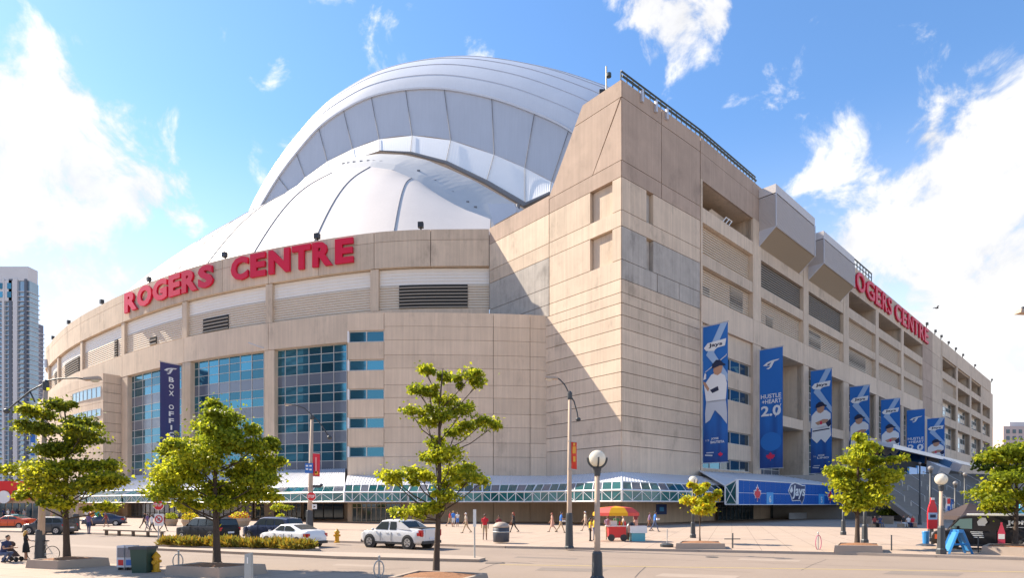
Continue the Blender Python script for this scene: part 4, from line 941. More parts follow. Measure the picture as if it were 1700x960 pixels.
t4c = [(1425, 728, 10, 8), (1428, 748, 22, 11), (1405, 765, 24, 12), (1450, 768, 24, 12), (1470, 765, 18, 6), (1395, 782, 18, 9), (1420, 785, 30, 14), (1460, 790, 28, 12), (1480, 798, 16, 8), (1400, 805, 22, 12), (1435, 812, 30, 14), (1470, 815, 20, 10), (1405, 828, 20, 10), (1440, 833, 26, 11), (1420, 842, 20, 8)]
tree('street_tree', 1423, 904, t4c, 830, 'bright yellow-green tree below the fourth blue banner', .14, .21, 2.0, GY, 21, .62, tip=(1425, 722))
t5c = [(1665, 750, 28, 11), (1690, 760, 26, 13), (1640, 760, 22, 9), (1705, 745, 24, 12), (1650, 795, 28, 11), (1675, 785, 26, 12), (1700, 790, 30, 14), (1635, 808, 18, 9), (1665, 820, 34, 14), (1700, 825, 30, 16), (1640, 832, 20, 10), (1680, 845, 26, 10), (1720, 770, 26, 18)]
tree('street_tree', 1685, 910, t5c, 830, 'light green tree in front of the black lettered van, cut by the right edge', .14, .2, 2.0, GY, 25, .55, tip=(1690, 742))
t6c = [(1160, 815, 9, 7), (1148, 832, 13, 10), (1165, 835, 16, 10), (1180, 828, 12, 8), (1189, 822, 6, 7), (1155, 848, 14, 7), (1172, 846, 12, 8), (1146, 806, 6, 4), (1172, 806, 5, 4)]
tree('sapling', 1162, 896, t6c, 850, 'slim young tree with golden leaves beside the twin-globe lamp', .045, .2, 1.6, YG, 31, .45, tip=(1160, 818), group=None)
# low planting
def shrub(name, pts, label, mm, leaf=.16, n=500, z=.13, cat='plant', group=None, seed=5, kind=None, ym=.5, upright=False):
    rs = np.random.RandomState(seed); V_ = []; M2 = []
    for (c, rx, ry, rz) in pts:
        k = int(n); d = rs.normal(size=(k, 3)); d /= np.linalg.norm(d, axis=1)[:, None]; p = np.array(c)+d*(rs.uniform(.2, 1, k)**.5)[:, None]*np.array([rx, ry, rz])
        u = rs.normal(size=(k, 3)); u[:, 2] = abs(u[:, 2])*(3 if upright else .8); u /= np.linalg.norm(u, axis=1)[:, None]; w_ = rs.normal(size=(k, 3)); w_ -= (w_*u).sum(1)[:, None]*u; w_ /= np.linalg.norm(w_, axis=1)[:, None]
        L_ = leaf*rs.uniform(.6, 1.3, k)[:, None]; B_ = L_*(.12 if upright else .4); p[:, 2] = np.maximum(p[:, 2], z)
        V_.append(np.stack([p, p+u*L_*.5+w_*B_, p+u*L_, p+u*L_*.5-w_*B_], 1)); M2.append((rs.uniform(size=k) < ym).astype(int))
    vv = np.concatenate(V_).reshape(-1, 3); mi = np.concatenate(M2); nl = len(mi); c0 = vv.mean(0); c0[2] = z
    me = bpy.data.meshes.new(name); me.from_pydata((vv-c0).tolist(), [], [(4*i, 4*i+1, 4*i+2, 4*i+3) for i in range(nl)]); me.materials.append(mm[0]); me.materials.append(mm[1]); me.polygons.foreach_set('material_index', mi)
    o = bpy.data.objects.new(name, me); COL.objects.link(o); o.location = c0; return tag(o, label, None if kind == 'stuff' else cat, group, kind)
def planter_box(corners, h, label, group='concrete tree planters', z=0., slope=0.):
    """long low concrete box: four outer corners, rim blocks and mulch"""
    c = [V((p.x, p.y, z)) for p in corners]; root = empty('tree_planter', c[0], label=label, cat='planter', group=group); ctr = sum(c, V((0, 0, 0)))/4
    for i in range(4):
        a, b = c[i], c[(i+1) % 4]; ai, bi = a.lerp(ctr, .16), b.lerp(ctr, .16); mb = MB(); up = V((0, 0, h)); at, bt_ = a.lerp(ctr, .04), b.lerp(ctr, .04)
        mb.hexa([a, b, bi, ai, at+up, bt_+up, bi+up, ai+up]); mb.build('rim_block', KERB, root)
    rs = np.random.RandomState(4); n = 14; rows = []
    for i in range(n):
        r = []
        for j in range(n): u, v = i/(n-1), j/(n-1); q = c[0].lerp(c[1], u).lerp(c[3].lerp(c[2], u), v).lerp(ctr, .10); r.append(V((q.x, q.y, z+h-.06+.13*math.sin(math.pi*u)*math.sin(math.pi*v)+rs.uniform(-.015, .015))))
        rows.append(r)
    mb = MB(); mb.grid(rows); mb.build('mulch', MULCH, root, smooth=True); return root
planter_box([G(42, 944, .12), G(95, 946.5, .12), G(183, 940, .12), G(122, 936.5, .12)], .34, 'low concrete planter under the leftmost tree, by the bicycle', z=.12)
planter_box([G(273, 956.5, .12), G(364, 961, .12), G(444, 953, .12), G(330, 949, .12)], .36, 'low concrete planter under the broad dense tree', z=.12)
planter_box([G(640, 974, .12), G(770, 978, .12), G(812, 966, .12), G(690, 960, .12)], .28, 'low mulched planter under the open tree at the bottom edge', z=.12)
planter_box([G(1384, 918, .13), G(1466, 919, .13), G(1462, 913.5, .13), G(1390, 912, .13)], .38, 'concrete planter of the tree below the blue banners', z=.13)
planter_box([G(1628, 921, .13), G(1730, 926, .13), G(1740, 918, .13), G(1640, 915, .13)], .42, 'concrete planter beside the black van', z=.13)
planter_box([G(1121, 912.5, .13), G(1205, 913, .13), G(1199, 908, .13), G(1128, 907.5, .13)], .34, 'concrete planter of the golden sapling', z=.13)
# islands in the street with ornamental grass
isl = [G(*p) for p in ((258, 908), (265, 904.5), (300, 902), (500, 909), (528, 912.5), (531, 915.5), (505, 917.5), (400, 914.5))]
sheet('traffic_island', [(p.x, p.y) for p in isl], .14, KERB, th=.14)
isl2 = [G(*p) for p in ((250, 914.5), (256, 912.5), (560, 921.5), (700, 925), (790, 928.5), (806, 931.5), (795, 934.5), (560, 929))]
sheet('traffic_island', [(p.x, p.y) for p in isl2], .14, KERB, th=.14)
rg = np.random.RandomState(2); gp = []
for i in range(48):
    f = i/47; q = G(278+236*f, 905.5+7.2*f, .14); gp.append(((q.x+rg.uniform(-.2, .2), q.y+rg.uniform(-.35, .5), .2+rg.uniform(-.05, .12)), .42, .35, .24))
shrub('ornamental_grass', gp, 'golden ornamental grass filling the traffic island', (mat('grass_olive', (.26, .24, .03), .6, var=.3, scale=2, trans=.4), mat('grass_gold', (.40, .25, .02), .6, var=.3, scale=2, trans=.4)), .4, 150, .15, seed=3, kind='stuff', ym=.45, upright=True)
TERR = mat('planter_stone', (.40, .30, .21), .9, var=.12, scale=2)
def tub(px, py, r, h, label, fl):
    b = G(px, py, .13); root = empty('flower_tub', b, label=label, cat='planter', group='round flower tubs by the entrance')
    mb = MB(); mb.lathe(b, [(r*.78, 0), (r*.95, h*.55), (r*1.05, h*.6), (r*1.05, h), (r*.9, h), (r*.88, h-.1)], 18); mb.build('tub', TERR, root)
    o = shrub('flowers', [((b.x, b.y, b.z+h+.2), r*1.0, r*1.0, .55)], None, fl, .2, 420, b.z+h-.05, seed=int(px), kind='stuff'); o.parent = root; o.location = o.location-b
    for k in ('label', 'category'):
        if k in o: del o[k]
FLR = mat('petal_orange', (.55, .09, .02), .6, trans=.3)
tub(398, 875, 1.15, 1.0, 'stone tub of orange and yellow flowers between the two dark cars', (LEAFY, FLR)); tub(284, 874, .72, .85, 'small stone tub beside the stop sign', (LEAF, LEAFY)); tub(316, 874.5, .95, .8, 'low stone tub of yellow flowers above the black wagon roof', (LEAFY, LEAFG)); 
tub(466, 873.5, .5, .7, 'small planted tub by the tan entrance doors', (LEAF, LEAFY))
for px, py, lab in ((390, 872, 'rounded yellow shrub on a stem behind the broad tree, left of the doors'),):
    tree('clipped_shrub', px-75, py+1, [(px-75, 843, 13, 9), (px-83, 846, 8, 6), (px-66, 845, 8, 6)], 850, 'small yellow shrub behind the black wagon', .05, .22, 1, (LEAFY, LEAFG), 41, .5, group=None, tip=(px-75, 846))
tree('clipped_shrub', 467, 872, [(467, 842, 12, 6), (459, 844, 7, 5), (476, 844, 7, 5)], 850, 'small light green shrub in front of the tan entrance doors', .05, .2, 1, (LEAF, LEAFY), 43, .6, group=None, tip=(467, 845))
# shrubs by the stairs
q = G(1470, 866); shrub('shrub_bed', [((q.x+i*1.3, q.y+.3*i, 1.2), 1.2, .8, .8) for i in range(5)], 'dark green shrubs in the planter at the foot of the stairs', (LEAFD, LEAF), .28, 420, 1.0, seed=9, cat='shrub')
# ================================================================ street furniture
POLE = mat('lamp_pole_concrete', (.47, .35, .26), .85, var=.15, scale=3); IRON = mat('cast_iron_dark', (.045, .05, .055), .5, var=.2, scale=4)
GLOBE = mat('lamp_globe', (.80, .76, .66), .25, trans=.35); GREY = mat('galvanised', (.42, .42, .40), .5, metal=.3)
STOPR = mat('stop_red', (.62, .015, .02), .4); SGW = mat('sign_face_white', (.78, .78, .76), .4); SGB = mat('sign_face_blue', (.02, .13, .45), .4)
def plaque(mb, c, w_, h, n=None, k=None):      # upright plate facing the camera side (-Y)
    mb.box((c.x-w_/2, c.y-.02, c.z-h/2), (c.x+w_/2, c.y+.02, c.z+h/2), k)
def cobra(px_b, py_b, px_t, py_t, arms, label, zb=.13, r=.15, base_h=1.2):
    b = G(px_b, py_b, zb); Y = b.y; top = P(px_t, py_t, Y); root = empty('street_lamp', b, label=label, cat='street lamp', group='tall arched street lamps')
    k = r/.15
    mb = MB(); mb.tube([b, b.lerp(top, .3), top], [r*1.15, r*.95, r*.62], 12); mb.build('pole', POLE, root, smooth=True)
    mb = MB(); mb.lathe(b, [(r*1.9, 0), (r*1.9, .08), (r*1.6, .14), (r*1.3, base_h*.96), (r*1.15, base_h)], 10); mb.build('base_sleeve', IRON, root)
    mb = MB(); mb.lathe(top-V((0, 0, .25)), [(r*.8, 0), (r*.95, .1), (r*.95, .4), (r*.4, .5)], 10); mb.build('collar', IRON, root)
    for kind, pts in arms:
        W3 = [P(x, y, Y) for x, y in pts]; mb = MB(); q = [W3[0]]
        for i in range(len(W3)-1): q += [W3[i].lerp(W3[i+1], f) for f in (.5, 1)]
        mb.tube(q, r*.26, 7); mb.build('arm', IRON, root, smooth=True); e = W3[-1]; d = (W3[-1]-W3[-2]).normalized()
        if kind == 'lamp':
            s = 1 if d.x > 0 else -1; h = MB(); c = e
            h.hexa([c+V((0, -.12, -.06)), c+V((s*.75, -.16, -.02)), c+V((s*.75, .16, -.02)), c+V((0, .12, -.06)), c+V((0, -.08, .07)), c+V((s*.70, -.10, .13)), c+V((s*.70, .10, .13)), c+V((0, .08, .07))]); lamp = h.build('lamp_head', POLE, root)
            h = MB(); h.ball(c+V((s*.5, 0, -.06)), (.22, .13, .09), 10); h.build('lens', GLOBE, root, smooth=True)
        elif kind == 'ball':
            h = MB(); h.ball(e, (r*1.05, r*.9, r*.9), 10); h.build('counterweight', IRON, root, smooth=True)
    return root, b, top
l1, b1_, t1_ = cobra(67, 932, 76, 640, [('lamp', [(76, 633), (100, 629), (128, 628), (140, 630)]), ('ball', [(76, 636), (50, 650), (28, 668), (11, 683)]), ('x', [(50, 651), (58, 668)]), ('x', [(30, 667), (50, 682)])], 'tall lamp with long arched arm behind the leftmost tree and bicycle', .12, .14, 1.45)
l2, b2_, t2_ = cobra(514, 879, 518, 693, [('lamp', [(518, 690), (505, 678), (490, 673), (484, 672.5)]), ('ball', [(518, 690), (530, 701), (540, 716), (547, 727)])], 'tall lamp before the glass wall, carrying a red banner and stop sign', .13, .26, 2.0)
l3, b3_, t3_ = cobra(945, 911, 946, 657, [('lamp', [(945, 654), (938, 640), (930, 631), (926, 628.5)]), ('ball', [(945, 654), (953, 667), (958, 685), (960, 697)])], 'tall lamp with orange banner left of the food cart', .13, .15, 2.1)
def street_banner(px0, px1, py0, py1, Y, m, kind, label):
    a, b = P(px0, py1, Y), P(px1, py0, Y); root = empty('lamp_banner', ((a.x+b.x)/2, Y, a.z), label=label, cat='banner')
    mb = MB(); mb.grid([[V((a.x+(b.x-a.x)*i/3, Y+.05*math.sin(i*1.2+j), a.z+(b.z-a.z)*j/6-(.08*i/3))) for i in range(4)] for j in range(7)]); mb.build('cloth', m, root)
    ex, up = V((1, 0, 0)), V((0, 0, 1)); H = b.z-a.z; w_ = b.x-a.x
    for z in (a.z, b.z): mb = MB(); mb.tube([V((a.x-.2, Y, z)), V((b.x, Y, z-.06))], .03, 5); mb.build('rod', GREY, root)
    for f0, f1, x0, x1, mm in kind:
        mb = MB(); mb.add([V((a.x+w_*x0, Y-.08, a.z+H*f0)), V((a.x+w_*x1, Y-.08, a.z+H*f0)), V((a.x+w_*x1, Y-.08, a.z+H*f1)), V((a.x+w_*x0, Y-.08, a.z+H*f1))], [(0, 1, 2, 3)]); mb.build('print', mm, root)
GOLD = mat('print_gold', (.75, .35, .03), .5)
street_banner(519.5, 531, 753, 791, b2_.y-.1, mat('banner_red', (.66, .02, .04), .55), [(.12, .82, .35, .6, mat('print_pink', (.75, .25, .25), .5)), (.06, .2, .3, .8, GOLD)], 'small red banner on the lamp before the glass wall')
street_banner(948.5, 957.5, 733, 779, b3_.y-.1, mat('banner_orange_red', (.70, .05, .02), .55), [(.55, .8, .2, .8, GOLD), (.25, .45, .3, .75, GOLD), (.83, .93, .3, .7, GOLD)], 'small orange and red banner on the lamp left of the food cart')
def on_pole(mb_fn, name, m, root): pass
# fittings on lamp 2
bY = b2_.y-.35
c = P(513, 778, bY); r_ = empty('road_sign', c-V((0, 0, .6)), label='blue direction sign with white symbols on the lamp before the glass wall', cat='sign'); mb = MB(); plaque(mb, c, .85, 1.05); mb.build('plate', SGB, r_)
mb = MB()
for dx, dz in ((-.2, .25), (.18, .25), (-.2, -.1), (.18, -.15)): mb.box((c.x+dx-.12, c.y-.04, c.z+dz-.08), (c.x+dx+.12, c.y-.021, c.z+dz+.08))
mb.build('symbols', SGW, r_, kind='stuff')
def stop_sign(c, r, label, post=None):
    root = empty('stop_sign', post if post is not None else c-V((0, 0, r)), label=label, cat='sign')
    def octo(q, rr, y): return [V((q.x+rr*math.cos(math.pi/8+i*math.pi/4), y, q.z+rr*math.sin(math.pi/8+i*math.pi/4))) for i in range(8)]
    mb = MB(); mb.prism(octo(c, r, c.y-.03), (0, .03, 0)); mb.build('border', SGW, root); mb = MB(); mb.prism(octo(c, r*.9, c.y-.045), (0, .012, 0)); mb.build('plate', STOPR, root)
    mb = MB(); place_text(mb, 'STOP', 1, c+V((0, -.055, -r*.28)), V((1, 0, 0)), V((0, 0, 1)), V((0, -1, 0)), 0, .02, fit=(r*1.35, r*.58), center=True); mb.build('lettering', SGW, root)
    if post is not None: mb = MB(); mb.tube([post, V((post.x, post.y, c.z+r*.8))], .045, 6); mb.build('post', GREY, root)
    return root
stop_sign(P(517, 825, bY), .52, 'red stop sign fixed to the lamp before the glass wall')
mb = MB(); c = P(522, 842, bY); plaque(mb, c, .5, .5); rs_ = mb.build('arrow_sign', SGW); tag(rs_, 'small white arrow sign below the stop sign on the lamp', 'sign')
mb = MB(); mb.add([c+V((.15, -.03, 0)), c+V((-.1, -.03, .14)), c+V((-.1, -.03, -.14))], [(0, 1, 2)]); mb.build('arrow', BLACK, rs_)
mb = MB(); c = P(522, 808, bY); mb.box((c.x-.1, c.y-.2, c.z-.15), (c.x+.65, c.y+.2, c.z+.12)); mb.ball(c+V((.75, 0, .1)), .18, 8); tag(mb.build('traffic_camera', IRON), 'dark camera box on the lamp above the stop sign', 'camera')
pb = G(263, 904, .0); sg = stop_sign(P(263.5, 839, pb.y-.1), .40, 'red stop sign on its own post left of the black wagon', pb)
c = P(264, 864, pb.y-.1); root = empty('no_turn_sign', c-V((0, 0, .5)), label='white no-turn sign with red ring below the stop sign', cat='sign'); mb = MB(); plaque(mb, c, .62, .82); mb.build('plate', SGW, root)
mb = MB(); mb.tube([c+V((.24*math.cos(a), -.04, .24*math.sin(a)+.05)) for a in np.linspace(0, 2*math.pi, 20)], .035, 5); mb.tube([c+V((-.16, -.04, .21)), c+V((.16, -.04, -.11))], .03, 5); mb.build('red_ring', STOPR, root, kind='stuff')
mb = MB(); mb.tube([c+V((-.05, -.035, -.06)), c+V((-.05, -.035, .1)), c+V((.08, -.035, .1))], .03, 5); mb.build('arrow', BLACK, root)
# sign post on the island, grey bollard post
pb = G(788, 927, .14); root = empty('sign_post', pb, label='thin post with narrow parking sign on the island end', cat='sign'); mb = MB(); mb.tube([pb, P(787.5, 849, pb.y)], .04, 6); mb.build('post', GREY, root); c = P(788, 861, pb.y-.06); mb = MB(); plaque(mb, c, .15, .85); mb.build('plate', SGW, root)
pb = G(413, 975, .12); mb = MB(); h = P(413, 918, pb.y).z; mb.hexa([pb+V((-.11, -.09, 0)), pb+V((.11, -.09, 0)), pb+V((.11, .09, 0)), pb+V((-.11, .09, 0)), V((pb.x-.1, pb.y-.08, h-.05)), V((pb.x+.1, pb.y-.08, h)), V((pb.x+.1, pb.y+.08, h)), V((pb.x-.1, pb.y+.08, h-.05))])
root = mb.build('grey_post', mat('grey_paint', (.33, .36, .36), .6)); tag(root, 'square grey post in front of the dense tree planter', 'post'); mb = MB(); mb.box((pb.x-.02, pb.y-.1, h-.35), (pb.x+.02, pb.y-.09, h-.15)); mb.build('label_plate', SGW, root)
# bike rings
def bike_ring(px, pt, pb_, label, m=GREY, r=.22):
    b = G(px, pb_, .12); h = P(px, pt, b.y).z; root = empty('bike_ring', b, label=label, cat='bike rack', group='post and ring bike racks'); mb = MB(); mb.tube([b, V((b.x, b.y, h))], .035, 8); mb.ball((b.x, b.y, h), .05, 8); mb.build('post', GREY, root)
    mb = MB(); zc = b.z+(h-b.z)*.42; mb.tube([V((b.x+r*.72*math.cos(a), b.y-.05+r*.4*math.cos(a), zc+r*1.35*math.sin(a))) for a in np.linspace(0, 2*math.pi, 25)], .024, 6); mb.build('ring', m, root)
bike_ring(296.5, 916, 944, 'post and ring bike rack left of the dense tree planter'); bike_ring(629.5, 925, 960, 'post and ring bike rack left of the open tree'); bike_ring(1358, 885.5, 913.5, 'post and ring bike rack with a pink wheel locked on', mat('pink_paint', (.55, .14, .22), .5), .32)
for px, pt, pbm, lab in ((1216.5, 886, 911, 'thin dark post with cross bar between the planters'), (1480, 889, 915, 'thin dark post right of the tree planter'), (1624, 892, 918, 'thin dark post beside the blue folding sign')):
    b = G(px, pbm, .13); h = P(px, pt, b.y).z; mb = MB(); mb.tube([b, V((b.x, b.y, h))], .04, 6)
    if px < 1300: mb.tube([V((b.x-.5, b.y, b.z+.55)), V((b.x+.45, b.y, b.z+.55))], .03, 5)
    tag(mb.build('post', IRON), lab, 'post')
b = G(1107, 909, .13); mb = MB(); mb.tube([b, b+V((.03, 0, 1.1))], .03, 6); root = mb.build('broken_post', GREY); tag(root, 'grey stump post on a dark base left of the sapling planter', 'post'); mb = MB(); mb.lathe(b, [(.4, 0), (.42, .15), (.3, .22), (.05, .25)], 10); mb.build('base', IRON, root)
# globe lamps
def globe_lamp(px, pyg, pyb, label, rg_=.285, ring_=True, sleeve=1.15, pole=POLE, zb=.13, Yb=None):
    b = G(px, pyb, zb); g = P(px, pyg, b.y); root = empty('globe_lamp', b, label=label, cat='lamp', group='globe lamps')
    mb = MB(); mb.tube([b, V((b.x, b.y, g.z-rg_*1.6))], [.115, .085], 10); mb.build('pole', pole, root, smooth=True)
    mb = MB(); mb.lathe(b, [(.24, 0), (.24, .25), (.19, .32), (.17, sleeve*.93), (.135, sleeve)], 8); mb.build('base_sleeve', IRON, root)
    mb = MB(); mb.lathe(V((b.x, b.y, g.z-rg_*2.05)), [(.10, 0), (.12, .15), (.15, rg_*.9), (.10, rg_*1.1)], 10); mb.build('neck', IRON, root)
    mb = MB(); mb.ball(g, rg_, 20); mb.build('globe', GLOBE if rg_ > .27 else mat('lamp_globe_dull', (.22, .21, .20), .4), root, smooth=True)
    if ring_:
        mb = MB(); mb.tube([g+V((rg_*1.12*math.cos(a), -.0, rg_*1.12*math.sin(a))) for a in np.linspace(math.pi*.97, 2.03*math.pi, 16)], .035, 6); mb.tube([g+V((0, rg_*1.12*math.cos(a), rg_*1.12*math.sin(a))) for a in np.linspace(math.pi*.97, 2.03*math.pi, 16)], .03, 6); mb.build('cage', IRON, root)
    return root
globe_lamp(991.5, 762, 972, 'globe lamp on tan post nearest the camera, at the bottom edge', .29, True, 1.15, zb=.0)
globe_lamp(1150.5, 798, 894, 'globe lamp with black post behind the golden sapling', .33, True, 1.25, IRON)
globe_lamp(1562.5, 796.5, 921, 'globe lamp on tan post in front of the black van', .30, False, 1.5)
for px, pg, pb_, lab in ((1435.5, 817, 904, 'black globe lamp just right of the tree trunk below the banners'), (1400, 828, 889, 'black lamp post half hidden left of the tree below the banners'), (1545, 778, 900, 'tall black lamp behind the red bottle banner'), (1586, 803, 893, 'black lamp with banner behind the tent'), (1602, 788, 885, 'black lamp standing at the stairs behind the tent'), (1527, 770, 872, 'black lamp before the blue box signs up the stairs')):
    globe_lamp(px, pg, pb_, lab, .17 if px > 1500 else .2, False, 1.3, IRON)
# bins, newspaper boxes, hydrants
def lathe_thing(name, b, parts, label, cat, group=None):
    root = empty(name, b, label=label, cat=cat, group=group)
    for nm, prof, m, n in parts: mb = MB(); mb.lathe(b, prof, n); mb.build(nm, m, root, smooth=n > 12)
    return root
BING = mat('bin_green', (.02, .06, .045), .5); BINK = mat('bin_charcoal', (.055, .058, .07), .55)
b = G(238, 951, .12); root = empty('litter_bin', b, label='dark green square litter bin between newspaper box and hydrant', cat='bin'); mb = MB(); w_ = .32
mb.hexa([b+V((-w_*.85, -w_*.85, 0)), b+V((w_*.85, -w_*.85, 0)), b+V((w_*.85, w_*.85, 0)), b+V((-w_*.85, w_*.85, 0)), b+V((-w_, -w_, .9)), b+V((w_, -w_, .9)), b+V((w_, w_, .9)), b+V((-w_, w_, .9))]); mb.build('body', BING, root)
mb = MB(); mb.box((b.x-w_-.04, b.y-w_-.04, b.z+.9), (b.x+w_+.04, b.y+w_+.04, b.z+1.0)); mb.build('rim', BINK, root)
for px, m, lab in ((206, mat('news_white', (.66, .66, .68), .5), 'pale newspaper box, left of the pair beside the green bin'), (219, mat('news_grey', (.50, .52, .56), .5), 'greyer newspaper box touching the green litter bin')):
    b = G(px, 947, .12); root = empty('newspaper_box', b, label=lab, cat='newspaper box', group='newspaper boxes'); mb = MB(); mb.box((b.x-.17, b.y-.2, b.z+.12), (b.x+.17, b.y+.2, b.z+.98)); mb.build('case', m, root)
    mb = MB(); mb.box((b.x-.13, b.y-.22, b.z+.52), (b.x+.13, b.y-.2, b.z+.9)); mb.build('window', GL_G, root); mb = MB(); mb.box((b.x-.1, b.y-.215, b.z+.2), (b.x+.1, b.y-.2, b.z+.42)); mb.build('notice', SGB if px > 210 else STOPR, root)
    for dx in (-.13, .13): mb = MB(); mb.box((b.x+dx-.02, b.y-.15, b.z), (b.x+dx+.02, b.y+.15, b.z+.12)); mb.build('leg', IRON, root)
HYD = mat('hydrant_yellow', (.66, .33, .01), .45)
def hydrant(px, py, h, label):
    b = G(px, py, .13); s = h/.8; root = empty('fire_hydrant', b, label=label, cat='hydrant', group='yellow fire hydrants')
    mb = MB(); mb.lathe(b, [(.17*s, 0), (.17*s, .05*s), (.12*s, .07*s), (.12*s, .55*s), (.16*s, .56*s), (.16*s, .6*s), (.12*s, .68*s), (.05*s, .75*s), (.03*s, .8*s)], 14); mb.build('barrel', HYD, root, smooth=False)
    for sx in (-1, 1): mb = MB(); mb.tube([b+V((0, 0, .42*s)), b+V((sx*.19*s, 0, .42*s))], .06*s, 8); mb.build('side_outlet', HYD, root)
    mb = MB(); mb.tube([b+V((0, 0, .38*s)), b+V((0, -.2*s, .38*s))], .08*s, 8); mb.build('front_outlet', HYD, root)
hydrant(259.5, 950, .78, 'yellow fire hydrant right of the green litter bin'); hydrant(559.5, 902, .95, 'yellow fire hydrant left of the silver pickup')
b = G(832, 902.5, .13); root = lathe_thing('litter_bin', b, [('body', [(.52, .08), (.54, .1), (.56, .55), (.56, 1.05), (.5, 1.08)], BINK, 20), ('lid', [(.57, 1.06), (.56, 1.14), (.40, 1.34), (.2, 1.42)], mat('bin_lid_tan', (.42, .33, .26), .7), 20), ('band', [(.572, .72), (.572, .8)], GREY, 20)], 'round charcoal litter bin with tan domed lid by the man in red', 'bin')
# low bench rail on the left of the plaza
a, b = G(175, 889.5), G(271, 893.5); root = empty('bench', a, label='long low backless bench left of the stop sign', cat='bench'); mb = MB(); d = (b-a).normalized(); n = V((-d.y, d.x, 0)); WOOD = mat('bench_wood', (.16, .12, .09), .8)
mb.hexa([a-n*.2+V((0, 0, .42)), b-n*.2+V((0, 0, .42)), b+n*.2+V((0, 0, .42)), a+n*.2+V((0, 0, .42)), a-n*.2+V((0, 0, .52)), b-n*.2+V((0, 0, .52)), b+n*.2+V((0, 0, .52)), a+n*.2+V((0, 0, .52))]); mb.build('seat', WOOD, root)
for f in (.02, .25, .5, .75, .98): q = a.lerp(b, f); mb = MB(); mb.box((q.x-.06, q.y-.15, 0), (q.x+.06, q.y+.15, .42)); mb.build('leg', WOOD, root)
# ================================================================ food cart
b = G(1025, 899, .13); root = empty('food_cart', b, label='red hot dog cart under a yellow and red striped umbrella', cat='food cart'); YELC = mat('awning_yellow', (.75, .42, .01), .6, trans=.25); REDC = mat('awning_red', (.70, .10, .08), .6, trans=.25); CRED = mat('cart_red', (.62, .02, .02), .4)
W2 = lambda px, py: P(px, py, b.y)
mb = MB(); mb.box((b.x-.68, b.y-.4, b.z+.25), (b.x+.55, b.y+.5, b.z+1.05)); mb.build('cart_body', CRED, root)
mb = MB(); mb.box((b.x-.8, b.y-.5, b.z+1.05), (b.x+.65, b.y+.6, b.z+1.10)); mb.build('counter', WHITEM, root)
for dx in (-.5, .38): mb = MB(); mb.tube([V((b.x+dx, b.y-.42, b.z+.25)), V((b.x+dx, b.y-.36, b.z+.25))], .25, 14); mb.build('wheel', BLACK, root)
mb = MB(); mb.box((b.x-.5, b.y-.2, b.z+1.10), (b.x-.05, b.y+.3, b.z+1.45)); mb.build('grill_hood', METAL, root)
for i, (dx, m) in enumerate(((.15, SRED), (.3, YELC), (.42, GREY), (.55, SRED))): mb = MB(); mb.lathe((b.x+dx, b.y, b.z+1.10), [(.06, 0), (.06, .2), (.03, .28), (.02, .33)], 8); mb.build('sauce_bottle', m, root)
mb = MB(); mb.tube([b+V((-.1, .1, .2)), b+V((-.1, .1, 2.5))], .035, 6); mb.build('umbrella_pole', GREY, root)
cz = b.z+2.38; nseg = 8; xr, yr = 1.62, 1.2
for i in range(nseg):
    a0, a1 = 2*math.pi*(i+.5)/nseg, 2*math.pi*(i+1.5)/nseg
    pt = lambda a, f, z: V((b.x-.1+xr*f*math.cos(a)*(1.05), b.y+.1+yr*f*math.sin(a), z)); mb = MB()
    mb.grid([[pt(a0, .72, cz), pt(a1, .72, cz)], [pt(a0, 1, cz-.36), pt(a1, 1, cz-.36)], [pt(a0, 1.01, cz-.58), pt(a1, 1.01, cz-.58)]]); mb.add([V((b.x-.1, b.y+.1, cz+.12)), pt(a0, .72, cz), pt(a1, .72, cz)], [(0, 1, 2)])
    mb.build('umbrella_panel', YELC if i % 2 else REDC, root)
b = G(1058, 899, .13); root = empty('cool_box', b, label='white and turquoise cool box standing right of the food cart', cat='cool box'); mb = MB(); mb.box((b.x-.48, b.y-.4, b.z), (b.x+.48, b.y+.4, b.z+.6)); mb.build('body', mat('cool_turquoise', (.12, .42, .48), .5), root)
mb = MB(); mb.box((b.x-.6, b.y-.45, b.z+.58), (b.x+.6, b.y+.45, b.z+1.08)); mb.build('lid', WHITEM, root)
b = G(1035, 897, .13); mb = MB(); mb.lathe(b+V((.55, .1, 0)), [(.35, 0), (.45, .4), (.4, .95), (.2, 1.25), (.1, 1.3)], 10); tag(mb.build('rubbish_bag', mat('bag_black', (.02, .02, .022), .35), smooth=True), 'black rubbish bag between the cart and the cool box', 'bag')
